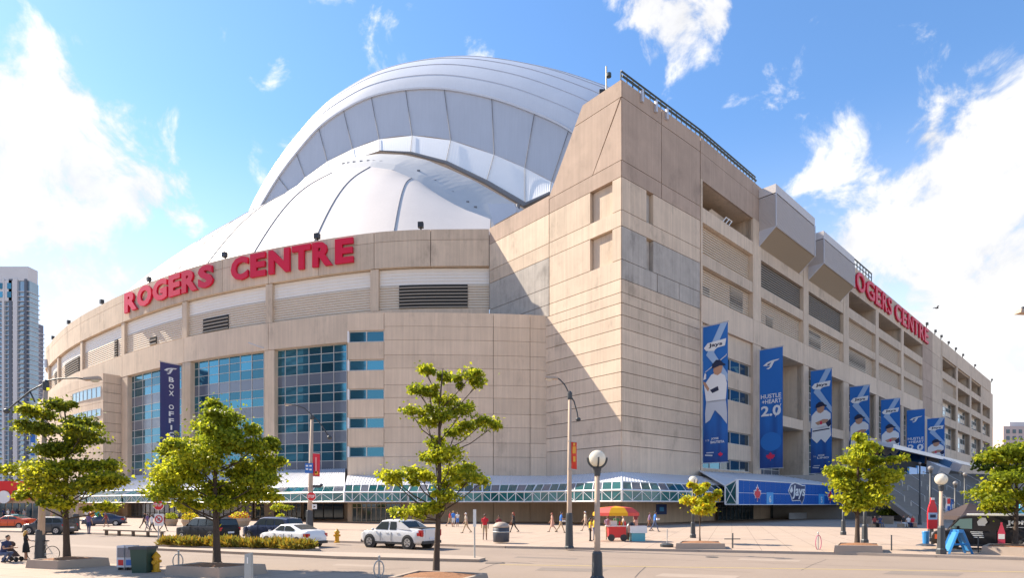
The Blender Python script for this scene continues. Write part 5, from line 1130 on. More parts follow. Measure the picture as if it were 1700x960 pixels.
# ================================================================ vehicles
TYRE = mat('tyre', (.02, .02, .02), .85); RIM = mat('rim_alloy', (.55, .55, .56), .3, metal=.8); CGL = mat('car_glass', (.045, .055, .055), .08, spec=.5); TAIL = mat('tail_lamp', (.45, .01, .012), .2, spec=.6); HEAD = mat('head_lamp', (.7, .7, .72), .1); TRIM = mat('car_trim', (.03, .03, .032), .5); PLATE = mat('number_plate', (.7, .7, .72), .5)
def car(name, loc, heading, Lc, Wd, H, prof, wins, paint, label, cat, wr=.34, wx=(.19, .80), belt=.62, extra=None, tail_x=None, glass_back=None, glass_front=None, group=None, cl=.22, two=None, z=0., tumble=.16):
    """prof: roof line (x 0=front..1=rear, z fraction of H); wins: side windows as (x,z) polygons; local x to the rear"""
    root = empty(name, V((loc.x, loc.y, z)), heading, label, cat, group); hw = Wd/2
    xs = sorted(set([round(p[0], 4) for p in prof]+[i/24 for i in range(25)])); px = [p[0] for p in prof]; pz = [p[1] for p in prof]
    rings = []
    for x in xs:
        zt = float(np.interp(x, px, pz))*H; e = min(1, min(x, 1-x)/.09); nose = .80+.20*math.sin(math.pi/2*e); wb = hw*nose
        zs = min(zt, belt*H); ww = hw*nose*(1-tumble*max(0, (zt-belt*H)/(H-belt*H)))
        zb = cl+(.10*(1-e))
        z2 = zs-.0 if zt > belt*H+.02 else zt
        crown = .05*min(1, max(0., 1))
        r = [(0, zb), (wb*.88, zb), (wb*.985, zb+.10), (wb, (zb+zs)*.5), (wb*.985, max(zb+.15, zs-.05)), (wb*.955, zs if zt > zs+.01 else zt-.03), (ww*.955 if zt > zs+.01 else wb*.86, max(zt-.07, zs) if zt > zs+.01 else zt-.01), (ww*.84 if zt > zs+.01 else wb*.6, zt), (0, zt+.015)]
        rings.append([V((x*Lc-Lc/2, y, zz)) for y, zz in r]+[V((x*Lc-Lc/2, -y, zz)) for y, zz in r[-2:0:-1]])
    mb = MB(); n = len(rings[0]); mb.add([p for r in rings for p in r], [(i*n+j, (i+1)*n+j, (i+1)*n+(j+1) % n, i*n+(j+1) % n) for i in range(len(rings)-1) for j in range(n)]+[tuple(range(n)), tuple((len(rings)-1)*n+j for j in range(n-1, -1, -1))])
    body = mb.build('body', paint, root, world=False, loc=(0, 0, 0)); me = body.data
    me.polygons.foreach_set('use_smooth', [True]*len(me.polygons)); 
    mod = body.modifiers.new('edge', 'EDGE_SPLIT'); mod.split_angle = math.radians(38)
    def ysd(x, zf):
        zt = float(np.interp(x, px, pz))*H; zz = zf*H; f = max(0, (zz-belt*H)/(H-belt*H)); e = min(1, min(x, 1-x)/.09); nose = .80+.20*math.sin(math.pi/2*e)
        return hw*nose*(.955)*(1-tumble*f)+.012
    for w_ in wins:
        for s in (-1, 1):
            mb = MB(); mb.add([V((x*Lc-Lc/2, s*ysd(x, zf), zf*H)) for x, zf in (w_ if s < 0 else w_[::-1])], [tuple(range(len(w_)))]); mb.build('side_window', CGL, root, world=False)
    def screen(x0, x1, nm, wf=.80):
        z0_, z1_ = np.interp(x0, px, pz)*H, np.interp(x1, px, pz)*H; nn = V((-(z1_-z0_), 0, (x1-x0)*Lc)).normalized()*(1 if x0 < x1 else -1)*.02
        if nn.z < 0: nn = -nn
        f0 = 1-tumble*max(0, (z0_/H-belt)/(1-belt)); f1 = 1-tumble*max(0, (z1_/H-belt)/(1-belt)); mb = MB()
        a_ = V((x0*Lc-Lc/2, 0, z0_))+nn; c_ = V((x1*Lc-Lc/2, 0, z1_))+nn
        mb.add([a_+V((0, -hw*f0*wf, 0)), a_+V((0, hw*f0*wf, 0)), c_+V((0, hw*f1*wf*.98, 0)), c_+V((0, -hw*f1*wf*.98, 0))], [(0, 1, 2, 3)]); mb.build(nm, CGL, root, world=False)
    if glass_front: screen(*glass_front, 'windscreen')
    if glass_back: screen(*glass_back, 'rear_window')
    for wxx in wx:
        for s in (-1, 1):
            c = V((wxx*Lc-Lc/2, s*(hw-.10), wr)); o_ = MB()
            o_.tube([c+V((0, -s*.12, 0)), c+V((0, s*.085, 0)), c+V((0, s*.105, 0))], [wr*1.19, wr*1.19, wr*1.17], 22); o_.build('wheel_arch', TRIM, root, world=False)
            o_ = MB(); o_.tube([c+V((0, -s*.1, 0)), c+V((0, s*.10, 0)), c+V((0, s*.125, 0))], [wr, wr, wr*.93], 22); tyre = o_.build('wheel', TYRE, root, world=False)
            o_ = MB(); c2 = c+V((0, s*.128, 0)); o_.tube([c2, c2+V((0, s*.006, 0))], wr*.62, 18); rim = o_.build('rim', RIM, root, world=False); rim.parent = tyre; rim.location = rim.location-tyre.location
            o_ = MB(); 
            for k in range(5):
                a = 2*math.pi*k/5+.3; o_.tube([c2+V((math.cos(a)*wr*.22, s*.009, math.sin(a)*wr*.22)), c2+V((math.cos(a)*wr*.52, s*.009, math.sin(a)*wr*.52))], wr*.085, 4)
            rg2 = o_.build('rim_gaps', TRIM, root, world=False, kind='stuff'); rg2.parent = tyre; rg2.location = rg2.location-tyre.location
    for s in (-1, 1):
        zl = belt*H*.86; mb = MB(); tx_ = Lc/2-.03
        mb.box((tx_-.20, s*hw*.80-.10 if s > 0 else s*hw*.80-.10, zl-.14), (tx_+.012, s*hw*.80+.10, zl+.10)); mb.box((tx_-.42, s*hw*.90-.06, zl-.10), (tx_-.10, s*hw*.945+.03*s, zl+.09)); mb.build('tail_light', TAIL, root, world=False)
        mb = MB(); mb.box((-Lc/2+.04, s*hw*.66-.16, belt*H*.72-.08), (-Lc/2+.35, s*hw*.66+.16, belt*H*.72+.08)); mb.build('headlight', HEAD, root, world=False)
        mb = MB(); mx = np.interp(belt+.02, pz[:max(2, len(pz)//2)], px[:max(2, len(pz)//2)]); mb.ball((mx*Lc-Lc/2+.45, s*(hw+.09), belt*H+.09), (.08, .12, .085), 8); mb.build('mirror', paint, root, world=False, smooth=True)
        for hx in (.47, .64) if Lc < 5.6 else (.45,): mb = MB(); mb.box((hx*Lc-Lc/2-.11, s*hw*.99-.02, belt*H-.13), (hx*Lc-Lc/2+.11, s*hw*.99+.025, belt*H-.09)); mb.build('door_handle', paint if paint.name != 'paint_black' else TRIM, root, world=False)
    mb = MB(); mb.box((Lc/2-.12, -hw*.84, cl+.02), (Lc/2+.07, hw*.84, cl+.20)); mb.build('rear_bumper', TRIM, root, world=False); mb = MB(); mb.box((-Lc/2-.03, -hw*.78, cl+.0), (-Lc/2+.12, hw*.78, cl+.16)); mb.build('front_bumper', TRIM, root, world=False)
    mb = MB(); mb.box((Lc/2+.005, -.26, belt*H*.62-.06), (Lc/2+.03, .26, belt*H*.62+.07)); mb.build('number_plate', PLATE, root, world=False)
    for s in (-1, 1): mb = MB(); mb.box((-Lc*.5+Lc*wx[0]+wr*1.25, s*hw*.985-.02, cl-.03), (-Lc*.5+Lc*wx[1]-wr*1.25, s*hw*.985+.02, cl+.10)); mb.build('sill', TRIM, root, world=False)
    for s in (-1, 1):                                 # door shut lines
        for hx in (.36, .535, .70)[:3 if Lc < 5.0 else 2]: mb = MB(); zc = belt*H; mb.box((hx*Lc-Lc/2-.008, s*hw*.99-.02, cl+.14), (hx*Lc-Lc/2+.008, s*hw*.995+.006, zc-.06)); mb.build('door_gap', TRIM, root, world=False)
    if extra: extra(root, Lc, hw, H)
    return root
PK = lambda n, c, m=.0, r=.28: mat(n, c, r, metal=m, coat=.35)
P_SIL = PK('paint_silver', (.68, .67, .65), .15); P_BLK = mat('paint_black', (.012, .011, .012), .4, spec=.25); P_NVY = PK('paint_navy', (.035, .045, .085), .2); P_WHT = PK('paint_white', (.80, .78, .75)); P_ORG = PK('paint_orange', (.70, .09, .01)); P_GRY = PK('paint_grey', (.10, .095, .09), .3); P_VAN = mat('paint_van_black', (.016, .013, .013), .4, spec=.25)
suv = [(0, .40), (.015, .52), (.06, .58), (.24, .64), (.37, .95), (.45, 1.0), (.75, .99), (.93, .93), (.975, .66), (1, .55)]
suvw = [[(.30, .67), (.395, .92), (.515, .93), (.515, .66)], [(.53, .66), (.53, .93), (.68, .925), (.695, .66)], [(.715, .66), (.70, .92), (.86, .88), (.925, .68)]]
sed = [(0, .42), (.02, .53), (.08, .60), (.27, .69), (.42, .97), (.50, 1.0), (.64, .98), (.84, .76), (.96, .72), (.985, .60), (1, .48)]
sedw = [[(.345, .73), (.445, .93), (.53, .945), (.53, .71)], [(.545, .71), (.545, .945), (.64, .93), (.745, .78), (.73, .71)]]
def hd(pa, pb_):  # heading from front (a) to rear (b) ground points
    d = pb_-pa; return math.atan2(d.y, d.x)
fa, fb_ = G(595, 909), G(700, 914.5); c = (fa+fb_)/2; hdg = hd(fa, fb_); n = V((-math.sin(hdg), math.cos(hdg), 0))
pick = [(0, .42), (.015, .52), (.07, .585), (.235, .64), (.35, .96), (.43, 1.0), (.60, .985), (.645, .95), (.695, .72), (.985, .70), (1, .55)]
pickw = [[(.265, .66), (.36, .915), (.475, .93), (.475, .65)], [(.50, .65), (.50, .93), (.625, .925), (.605, .65)]]
def bed(root, Lc, hw, H):
    mb = MB(); mb.box((.19*Lc, -hw*.80, H*.69), (.475*Lc, hw*.80, H*.735)); mb.build('bed_cover', TRIM, root, world=False)
    mb = MB(); mb.box((.49*Lc, -hw*.62, H*.40), (.503*Lc, hw*.62, H*.68)); mb.build('tailgate', P_SIL, root, world=False)
    for s in (-1, 1): mb = MB(); mb.box((.445*Lc, s*hw*.86-.07, H*.46), (.499*Lc, s*hw*.86+.07*1.0, H*.66)); mb.build('tail_light', TAIL, root, world=False)
    for s in (-1, 1):
        mb = MB(); mb.hexa([V((.12*Lc, s*hw*.88-.05, H*.69)), V((.33*Lc, s*hw*.92-.05, H*.66)), V((.33*Lc, s*hw*.92+.03, H*.66)), V((.12*Lc, s*hw*.90+.03, H*.65)), V((.10*Lc, s*hw*.80-.05, H*.955)), V((.16*Lc, s*hw*.81-.05, H*.93)), V((.16*Lc, s*hw*.81+.03, H*.93)), V((.10*Lc, s*hw*.80+.03, H*.955))]); mb.build('sail_panel', P_SIL, root, world=False)
car('pickup_truck', c+n*.98, hdg, 5.25, 1.97, 1.80, pick, pickw, P_SIL, 'silver pickup truck driving past the open street tree', 'pickup', .41, (.185, .79), .60, bed, cl=.33, glass_back=(.692, .65), glass_front=(.245, .345), z=0)
fa, fb_ = G(272, 899.5), G(368, 903.5); c = (fa+fb_)/2; h2 = hd(fa, fb_); n = V((-math.sin(h2), math.cos(h2), 0))
car('estate_car', c+n*.6+V((0, 1.2, 0)), h2, 5.0, 1.92, 1.80, suv, suvw, P_BLK, 'black estate car behind the dense tree trunk', 'car', .37, (.18, .80), .62, None, glass_back=(.972, .935), glass_front=(.25, .365))
fa, fb_ = G(396, 896), G(486, 899); c = (fa+fb_)/2; h2 = hd(fa, fb_)
car('minivan', c+V((.3, .9, 0)), h2, 4.95, 1.9, 1.76, suv, suvw, P_NVY, 'dark blue minivan half hidden behind the white sedan', 'car', .34, (.18, .80), .62, None, glass_back=(.972, .935), glass_front=(.25, .365))
fa, fb_ = G(429, 907), G(530, 912); c = (fa+fb_)/2; h2 = hd(fa, fb_)
car('sedan', c+V((0, .9, 0)), h2, 4.55, 1.82, 1.47, sed, sedw, P_WHT, 'white sedan in front of the dark blue minivan', 'car', .32, (.185, .80), .63, None, glass_back=(.83, .655), glass_front=(.285, .41))
fa, fb_ = G(-18, 878.5), G(38, 879.5); c = (fa+fb_)/2
def taxi(root, Lc, hw, H):
    mb = MB(); mb.box((.02*Lc, -.35, H), (.08*Lc, .35, H+.14)); mb.build('roof_light', SGW, root, world=False)
    mb = MB(); mb.box((-.08*Lc, -hw*.70, H*.985), (.16*Lc, hw*.70, H*1.012)); mb.build('roof_panel', mat('taxi_teal', (.05, .42, .36), .3), root, world=False)
car('taxi', c+V((0, .9, 0)), 0.03, 4.6, 1.82, 1.5, sed, sedw, P_ORG, 'orange taxi with turquoise roof at the left edge', 'taxi', .32, (.185, .80), .63, taxi, glass_back=(.83, .655), glass_front=(.285, .41))
fa, fb_ = G(38, 888.5), G(103, 889); c = (fa+fb_)/2
car('pickup_truck', c+V((0, .9, 0)), 0.02, 3.95, 1.8, 1.62, suv, suvw, P_GRY, 'dark grey off-roader behind the tall lamp on the left', 'car', .36, (.19, .80), .62, None, glass_back=(.972, .935), glass_front=(.25, .365))
q = G(143, 876); car('sedan', q+V((1.2, 1.5, 0)), .4, 4.4, 1.8, 1.5, sed, sedw, P_NVY, 'small dark car partly hidden behind the man with balloons', 'car', .32, (.185, .80), .63, None, glass_back=(.83, .655), glass_front=(.285, .41), z=.13)
# lettered van at the right
vanp = [(0, .36), (.012, .46), (.03, .50), (.13, .55), (.235, .93), (.28, .985), (.6, 1.0), (.97, .985), (.992, .9), (1, .45)]
vanw = [[(.165, .60), (.245, .88), (.345, .90), (.345, .60)]]
fa, fb_ = G(1549, 911.5, .13), G(1712, 917.5, .13); c = fa+(fb_-fa).normalized()*2.75+V((.75, 0, 0))
def vext(root, Lc, hw, H):
    vg = mat('van_glass_green', (.10, .16, .14), .1, spec=.5)
    for o_ in root.children:
        if o_.name.startswith(('side_window', 'windscreen')): o_.data.materials[0] = vg
    mb = MB(); mb.box((-.34*Lc, -hw*.985, H*.555), (.49*Lc, -hw*.965, H*.575)); mb.build('belt_moulding', GREY, root, world=False)
    f = V((1, 0, 0)); mb = MB(); mb.box((-.2*Lc, -hw*.8, H*.985), (.48*Lc, hw*.8, H*1.03)); mb.build('white_roof', SGW, root, world=False)
    y = -hw*.93
    mb = MB(); place_text(mb, 'JONES', 1, V((.12*Lc, -hw*.94, H*.70)), f, V((0, .06, 1)), V((0, -1, 0)), .005, .04, fit=(.27*Lc, H*.155)); mb.build('lettering', SGW, root, world=False)
    mb = MB(); mb.box((.12*Lc, -hw*.97, H*.655), (.39*Lc, -hw*.945, H*.672)); mb.build('strapline', SGW, root, world=False)
    for i in range(4): mb = MB(); mb.box((-.17*Lc+.01*i*Lc, -hw*1.012, H*(.50-.05*i)), (-.07*Lc+.004*i*Lc, -hw*1.0, H*(.52-.05*i))); mb.build('door_print', SGW, root, world=False)
    g = mat('print_photo_grey', (.42, .42, .43), .5)
    mb = MB(); mb.add([V((x*Lc, -hw*(.985 if zf < .62 else .93), zf*H)) for x, zf in ((-.10, .64), (-.115, .80), (-.085, .93), (-.045, .92), (-.03, .80), (-.05, .72), (-.035, .64))], [tuple(range(7))]); mb.build('photo_print', g, root, world=False)
    bot = [(-.028, .18), (-.03, .5), (-.02, .62), (-.008, .74), (-.008, .8), (.008, .8), (.008, .74), (.02, .62), (.03, .5), (.028, .18)]
    mb = MB(); mb.prism([V(((x+.08)*Lc, -hw*1.03, zf*H)) for x, zf in bot], (0, -.012, 0)); mb.build('bottle_print', mat('print_soda_pink', (.62, .05, .10), .4), root, world=False)
    mb = MB(); mb.box((.055*Lc, -hw*1.05, H*.33), (.105*Lc, -hw*1.04, H*.47)); mb.build('bottle_label', SGW, root, world=False)
    mb = MB(); mb.box((-.5*Lc-.03, -hw*.6, H*.30), (-.5*Lc+.02, hw*.6, H*.45)); mb.build('grille', GREY, root, world=False)
    mb = MB(); mb.box((-.47*Lc, -hw*.99, H*.28), (-.44*Lc, -hw*.88, H*.42)); mb.build('side_marker', P_ORG, root, world=False)
van = car('van', c+V((0, 1.05, 0)), hd(fa, fb_), 5.6, 2.0, 2.0, vanp, vanw, P_VAN, 'black van lettered JONES parked on the plaza at right', 'van', .36, (.17, .78), .60, vext, glass_front=(.14, .232), z=.13, tumble=.10)
# bicycle
def bicycle(px0, px1, py, label, m):
    a, b = G(px0, py, .12), G(px1, py, .12); r = .34; ctr = (a+b)/2; root = empty('bicycle', ctr, label=label, cat='bicycle'); d = (b-a).normalized(); r = min(r, (b-a).length*.29)
    f0, f1 = a+d*r, b-d*r; up = V((0, 0, 1))
    for c in (f0, f1):
        c = c+up*r; mb = MB(); mb.tube([c+(d*math.cos(t)+up*math.sin(t))*r for t in np.linspace(0, 2*math.pi, 29)], .018, 6); wh = mb.build('wheel', TYRE, root)
        mb = MB()
        for k in range(10): t = math.pi*k/5; mb.tube([c, c+(d*math.cos(t)+up*math.sin(t))*r], .003, 3)
        mb.build('spokes', GREY, root, kind='stuff')
    h0, h1 = f0+up*r, f1+up*r; bb = (f0*.45+f1*.55)+up*(r*.85); st_ = bb+d*.12+up*.52; hd_ = f0+d*.16+up*(r+.50); mb = MB()
    for p, q in ((bb, st_), (bb, hd_), (st_-up*.06, hd_), (bb, h1), (st_-up*.08, h1)): mb.tube([p, q], .018, 6)
    mb.tube([hd_, hd_-d*.05-up*.15, h0], .016, 6); mb.build('frame', m, root)
    mb = MB(); mb.ball(st_+up*.12, (.14, .07, .035), 8); mb.tube([st_, st_+up*.1], .014, 5); mb.build('saddle', BLACK, root)
    mb = MB(); s = V((-d.y, d.x, 0)); q = hd_+up*.12; mb.tube([hd_, q], .014, 5); mb.tube([q-s*.2-d*.12-up*.06, q-s*.2-d*.12, q-s*.18, q+s*.18, q+s*.2-d*.12, q+s*.2-d*.12-up*.06], .014, 5); mb.build('handlebar', GREY, root)
    mb = MB(); mb.tube([bb-s*.02, bb+s*.02], .09, 12); mb.tube([bb+s*.06, bb+s*.06+V((0, 0, -.16))], .012, 5); mb.build('crank', GREY, root)
bicycle(45, 99, 932, 'pale city bicycle leaning at the tall lamp under the leftmost tree', mat('bike_cream', (.55, .52, .45), .4))
# pushchair
b = G(21, 933, .12); root = empty('pushchair', b, label='brown pushchair beside the seated person at the left edge', cat='pushchair'); FB = mat('pushchair_fabric', (.10, .06, .05), .8)
mb = MB(); mb.hexa([b+V((-.22, -.2, .3)), b+V((.2, -.2, .22)), b+V((.2, .2, .22)), b+V((-.22, .2, .3)), b+V((-.3, -.2, .75)), b+V((.05, -.2, .4)), b+V((.05, .2, .4)), b+V((-.3, .2, .75))]); mb.build('seat', FB, root); mb = MB(); mb.ball(b+V((-.12, 0, .78)), (.2, .22, .17), 10); mb.build('hood', FB, root, smooth=True)
for dx, dy in ((-.22, -.2), (-.22, .2), (.28, -.15), (.28, .15)): mb = MB(); mb.tube([b+V((dx, dy-.02, .11)), b+V((dx, dy+.02, .11))], .11, 12); mb.build('wheel', TYRE, root)
mb = MB()
for dy in (-.2, .2): mb.tube([b+V((.28, dy, .12)), b+V((-.1, dy, .5)), b+V((-.42, dy, .98))], .015, 5); mb.tube([b+V((-.22, dy, .12)), b+V((.05, dy, .45))], .014, 5)
mb.tube([b+V((-.42, -.2, .98)), b+V((-.42, .2, .98))], .018, 5); mb.build('frame', GREY, root)
# ================================================================ stairs, walls and upper concourse on the right
STW = mat('stair_concrete', (.30, .27, .24), .9, var=.18, scale=.8, streak=.12)
sa, sb_ = G(1483, 866.5), G(1640, 871)
d = V((1, -.12, 0)).normalized(); up_ = V((-d.y, d.x, 0)); o0 = V((59.0, 88.0, 0)); wid = 20.5
root = empty('staircase', o0, label='broad grey concrete stairs climbing to the upper concourse', cat='stairs')
ns_ = 34; rise = .235; tread = .62
for i in range(ns_):
    mb = MB(); a = o0+up_*(tread*i); b = a+d*wid; e = up_*(tread*1.02); z1 = .13+rise*(i+1)
    mb.hexa([a+V((0, 0, max(0, z1-.6))), b+V((0, 0, max(0, z1-.6))), b+e+V((0, 0, max(0, z1-.6))), a+e+V((0, 0, max(0, z1-.6))), a+V((0, 0, z1)), b+V((0, 0, z1)), b+e+V((0, 0, z1)), a+e+V((0, 0, z1))]); mb.build('step', STW, root)
def stp(x, f, h=0.): return o0+d*x+up_*(tread*ns_*f)+V((0, 0, .13+rise*ns_*f+h))
RAILM = mat('rail_steel', (.62, .58, .52), .35, metal=.4)
for x in (2.2, 5.2, 8.2, 11.2, 14.2, 17.2):
    for f0, f1 in ((.04, .27), (.36, .60), (.68, .93)):
        mb = MB(); mb.tube([stp(x, f0, 0), stp(x, f0, 1.0), stp(x, f1, 1.0), stp(x, f1, 0)], .06, 6); mb.build('handrail', RAILM, root)
mb = MB(); mb.hexa([stp(-.6, 0, -.3), stp(0, 0, -.3), stp(0, 1, -.3), stp(-.6, 1, -.3), stp(-.6, 0, .75), stp(0, 0, .75), stp(0, 1, .75), stp(-.6, 1, .75)]); mb.build('cheek_wall', KERB, root)
# landing block behind
zt = .13+rise*ns_; a = o0+up_*(tread*ns_+.05)
mb = MB(); q = [a-d*34, a+d*(wid+14), a+d*(wid+14)+up_*40, a-d*34+up_*70]
mb.prism([V((p.x, p.y, 0)) for p in q], (0, 0, zt-.02)); tag(mb.build('upper_terrace', STW), 'grey concrete terrace at the head of the stairs', 'terrace')
# planter wall beside the stair foot
mb = MB(); a = G(1478, 868.5, .13); b = G(1440, 869, .13); 
for i, (p0, p1) in enumerate(((1447, 1482), (1483, 1522))):
    a, b = G(p0, 871, .13), G(p1, 873, .13); mb = MB(); mb.box((a.x, a.y, .13), (b.x, a.y+3.4, 1.15)); tag(mb.build('planter_wall', TERR), ['low stone planter wall left of the stair foot', 'low stone planter wall with people sitting before it, at the stair foot'][i], 'planter')
# tall retaining wall flanking the stairs
rwA, rwB = V((82.5, 111)), V((70.5, 84)); RW = Face(rwA, rwB-rwA); Lr = (rwB-rwA).length; RWF = Face(V((70.5, 84)), (1, -.02))
root = empty('retaining_wall', (70.5, 84, 0), label='tall grey panelled retaining wall at the right of the stairs', cat='wall')
for i, (z0, z1) in enumerate(((0, 2.4), (2.4, 4.6), (4.6, 6.8), (6.8, 8.6))):
    for j in range(6):
        mb = MB(); RWF.box(mb, j*6+.04, j*6+5.96, z0+.03, z1-.03, -1, 0); mb.build('panel', STW, root)
mb = MB(); RWF.box(mb, 0.1, 35.8, 0, 8.5, -.9, -.06); mb.build('backing', JOINT, root)
mb = MB(); RWF.box(mb, -.1, 36.1, 8.6, 9.3, -1.2, .12); mb.build('coping', STW, root)
# raised white canopy over the concourse
uc = empty('upper_canopy', R2.pt(R2.t(1470), 14, 5), parent=st)
ta, tb = R2.t(1418), R2.t(1625, 8); mb = MB(); zc = 15.6
mb.hexa([R2.pt(ta, zc, 8), R2.pt(tb, zc, 8), R2.pt(tb, zc+2.2, 0.2), R2.pt(ta, zc+2.2, .2), R2.pt(ta, zc+.9, 8.1), R2.pt(tb, zc+.9, 8.1), R2.pt(tb, zc+3.0, .2), R2.pt(ta, zc+3.0, .2)]); mb.build('roof_sheet', CANR, uc)
mb = MB(); R2.box(mb, ta, R2.t(1560), 8.2, 14.2, 4.8, 5.2); mb.build('concourse_screen', DARK, uc)
for px0, px1, y0, y1, m in ((1508, 1521, 777, 793, SBL), (1522, 1536, 775, 788, SBL)):
    t0, t1 = R2.t(px0, 8.4), R2.t(px1, 8.4); z1 = R2.z((px0+px1)/2, y0, 8.4); z0 = R2.z((px0+px1)/2, y1, 8.4); mb = MB(); R2.box(mb, t0, t1, z0, z1, 8.2, 8.6); mb.build('gate_sign', m, uc)
for px0, px1, y0, y1, m in ((1553, 1571, 772, 790, METAL), (1573, 1590, 765, 783, mat('skylight_blue', (.12, .25, .45), .2, metal=.4))):
    t0, t1 = R2.t(px0, 9), R2.t(px1, 9); z1 = R2.z(px0, y0, 9); mb = MB(); mb.hexa([R2.pt(t0, z1-2.8, 9.2), R2.pt(t1, z1-2.8, 9.2), R2.pt(t1, z1-2.0, 7), R2.pt(t0, z1-2.0, 7), R2.pt(t0, z1-.6, 10.2), R2.pt(t1, z1-.6, 10.2), R2.pt(t1, z1+1.2, 7), R2.pt(t0, z1+1.2, 7)]); mb.build('skylight_box', m, uc)
# ================================================================ things around the van
b = G(1612, 896, .13); root = empty('pop_up_tent', b, label='dark brown pop-up tent behind the black van', cat='tent'); TN = mat('tent_brown', (.065, .045, .042), .7, trans=.1); Yt = b.y+1.5; c = V((P(1612, 850, Yt).x, Yt, 0)); w_ = 1.95
ez, pz_ = P(1612, 857, Yt).z, P(1608, 837, Yt).z+.1
cor = [c+V((sx*w_, sy*w_*.8, ez)) for sx, sy in ((-1, -1), (1, -1), (1, 1), (-1, 1))]; top_ = c+V((-.15, 0, pz_)); mb = MB()
for i in range(4):
    p, q = cor[i], cor[(i+1) % 4]; m_ = p.lerp(q, .5); A = [p.lerp(top_, f)-V((0, 0, .10*math.sin(math.pi*f))) for f in (0, .25, .5, .75, 1)]; B = [q.lerp(top_, f)-V((0, 0, .10*math.sin(math.pi*f))) for f in (0, .25, .5, .75, 1)]; mb.grid([A, B]); mb.add([p, q, q-V((0, 0, .3)), p-V((0, 0, .3))], [(0, 1, 2, 3)])
mb.build('canopy', TN, root)
for p in cor: mb = MB(); mb.tube([V((p.x, p.y, .13)), p], .03, 5); mb.build('leg', GREY, root)
mb = MB(); q = cor[0].lerp(cor[1], .55); mb.box((q.x, q.y-.03, q.z-.2), (q.x+1.0, q.y-.01, q.z-.1)); mb.build('white_strip', SGW, root)
def bottle_flag(px0, px1, y0, y1, Y, red, lab, label):
    a, b = P(px0, y1, Y), P(px1, y0, Y); root = empty('bottle_cutout', ((a.x+b.x)/2, Y, .13), label=label, cat='advert'); w_ = (b.x-a.x)/2; H = b.z-a.z; cx = (a.x+b.x)/2
    pf = [(.92, 0), (1, .05), (1, .5), (.85, .68), (.42, .86), (.36, .93), (.36, 1)]
    mb = MB(); mb.prism([V((cx+x*w_, Y, a.z+f*H)) for x, f in pf]+[V((cx-x*w_, Y, a.z+f*H)) for x, f in pf[::-1]], (0, .08, 0)); mb.build('bottle', red, root)
    mb = MB(); mb.box((cx-w_*.93, Y-.02, a.z+H*.3), (cx+w_*.93, Y-.004, a.z+H*.52)); mb.build('label_patch', lab, root); mb = MB(); mb.box((cx-w_*.34, Y-.02, a.z+H*.93), (cx+w_*.34, Y-.004, a.z+H)); mb.build('cap', SGW, root)
    mb = MB(); mb.box((cx-w_*.6, Y-.022, a.z+H*.36), (cx+w_*.6, Y-.0205, a.z+H*.46)); mb.build('label_stripe', PNV, root)
    mb = MB(); mb.tube([V((cx, Y+.04, .13)), V((cx, Y+.04, a.z))], .04, 6); mb.build('stake', IRON, root)
bottle_flag(1540.5, 1556.5, 827, 879, 38.5, mat('soda_red', (.68, .015, .03), .35), LBL, 'red bottle-shaped cutout sign left of the black van')
bottle_flag(1689, 1703, 838, 890, 40, mat('soda_teal', (.05, .35, .48), .35), SGW, 'teal bottle-shaped cutout sign at the right edge behind the van')
b = G(1589, 920, .13); root = empty('folding_sign', b, label='blue folding A-frame sign beside the globe lamp', cat='sign'); BLU = mat('aframe_blue', (.03, .22, .52), .4)
for s, x0, x1 in ((-1, -.62, -.12), (1, .62, .12)):
    for y in (-.25, .25): mb = MB(); mb.tube([b+V((x0, y, 0)), b+V((x1, y, 1.2))], .07, 4); mb.build('leg', BLU, root)
    mb = MB(); mb.add([b+V((x0*.93, -.25, .15)), b+V((x0*.93, .25, .15)), b+V((x1, .25, 1.2)), b+V((x1, -.25, 1.2))], [(0, 1, 2, 3)]); mb.build('board', BLU, root)
mb = MB(); mb.tube([b+V((-.42, -.25, .5)), b+V((.42, -.25, .5))], .05, 4); mb.build('brace', BLU, root); mb = MB(); mb.box((b.x-.14, b.y-.3, b.z+1.12), (b.x+.14, b.y+.3, b.z+1.28)); mb.build('handle_top', BLU, root)
b = G(1537, 907, .13); root = lathe_thing('recycling_bin', b, [('bin', [(.17, .1), (.2, .85), (.22, .87), (.2, .92)], BLU, 12), ('base', [(.55, 0), (.5, .06), (.2, .14)], BINK, 12)], 'slim blue bin on a dark base left of the van', 'bin')
street_banner(1570, 1578, 826, 851, 47.5, SGW, [(.1, .4, .2, .8, SGB), (.55, .9, .2, .8, STOPR)], 'narrow white banner on the black lamp behind the tent'); street_banner(1578, 1584, 828, 853, 47.8, SGB, [(.3, .6, .2, .8, SGW)], 'narrow blue banner on the black lamp behind the tent'); street_banner(1626, 1634, 834, 852, 60, SGB, [(.2, .5, .3, .8, SGW)], 'small blue banner at the stair foot right of the tent')
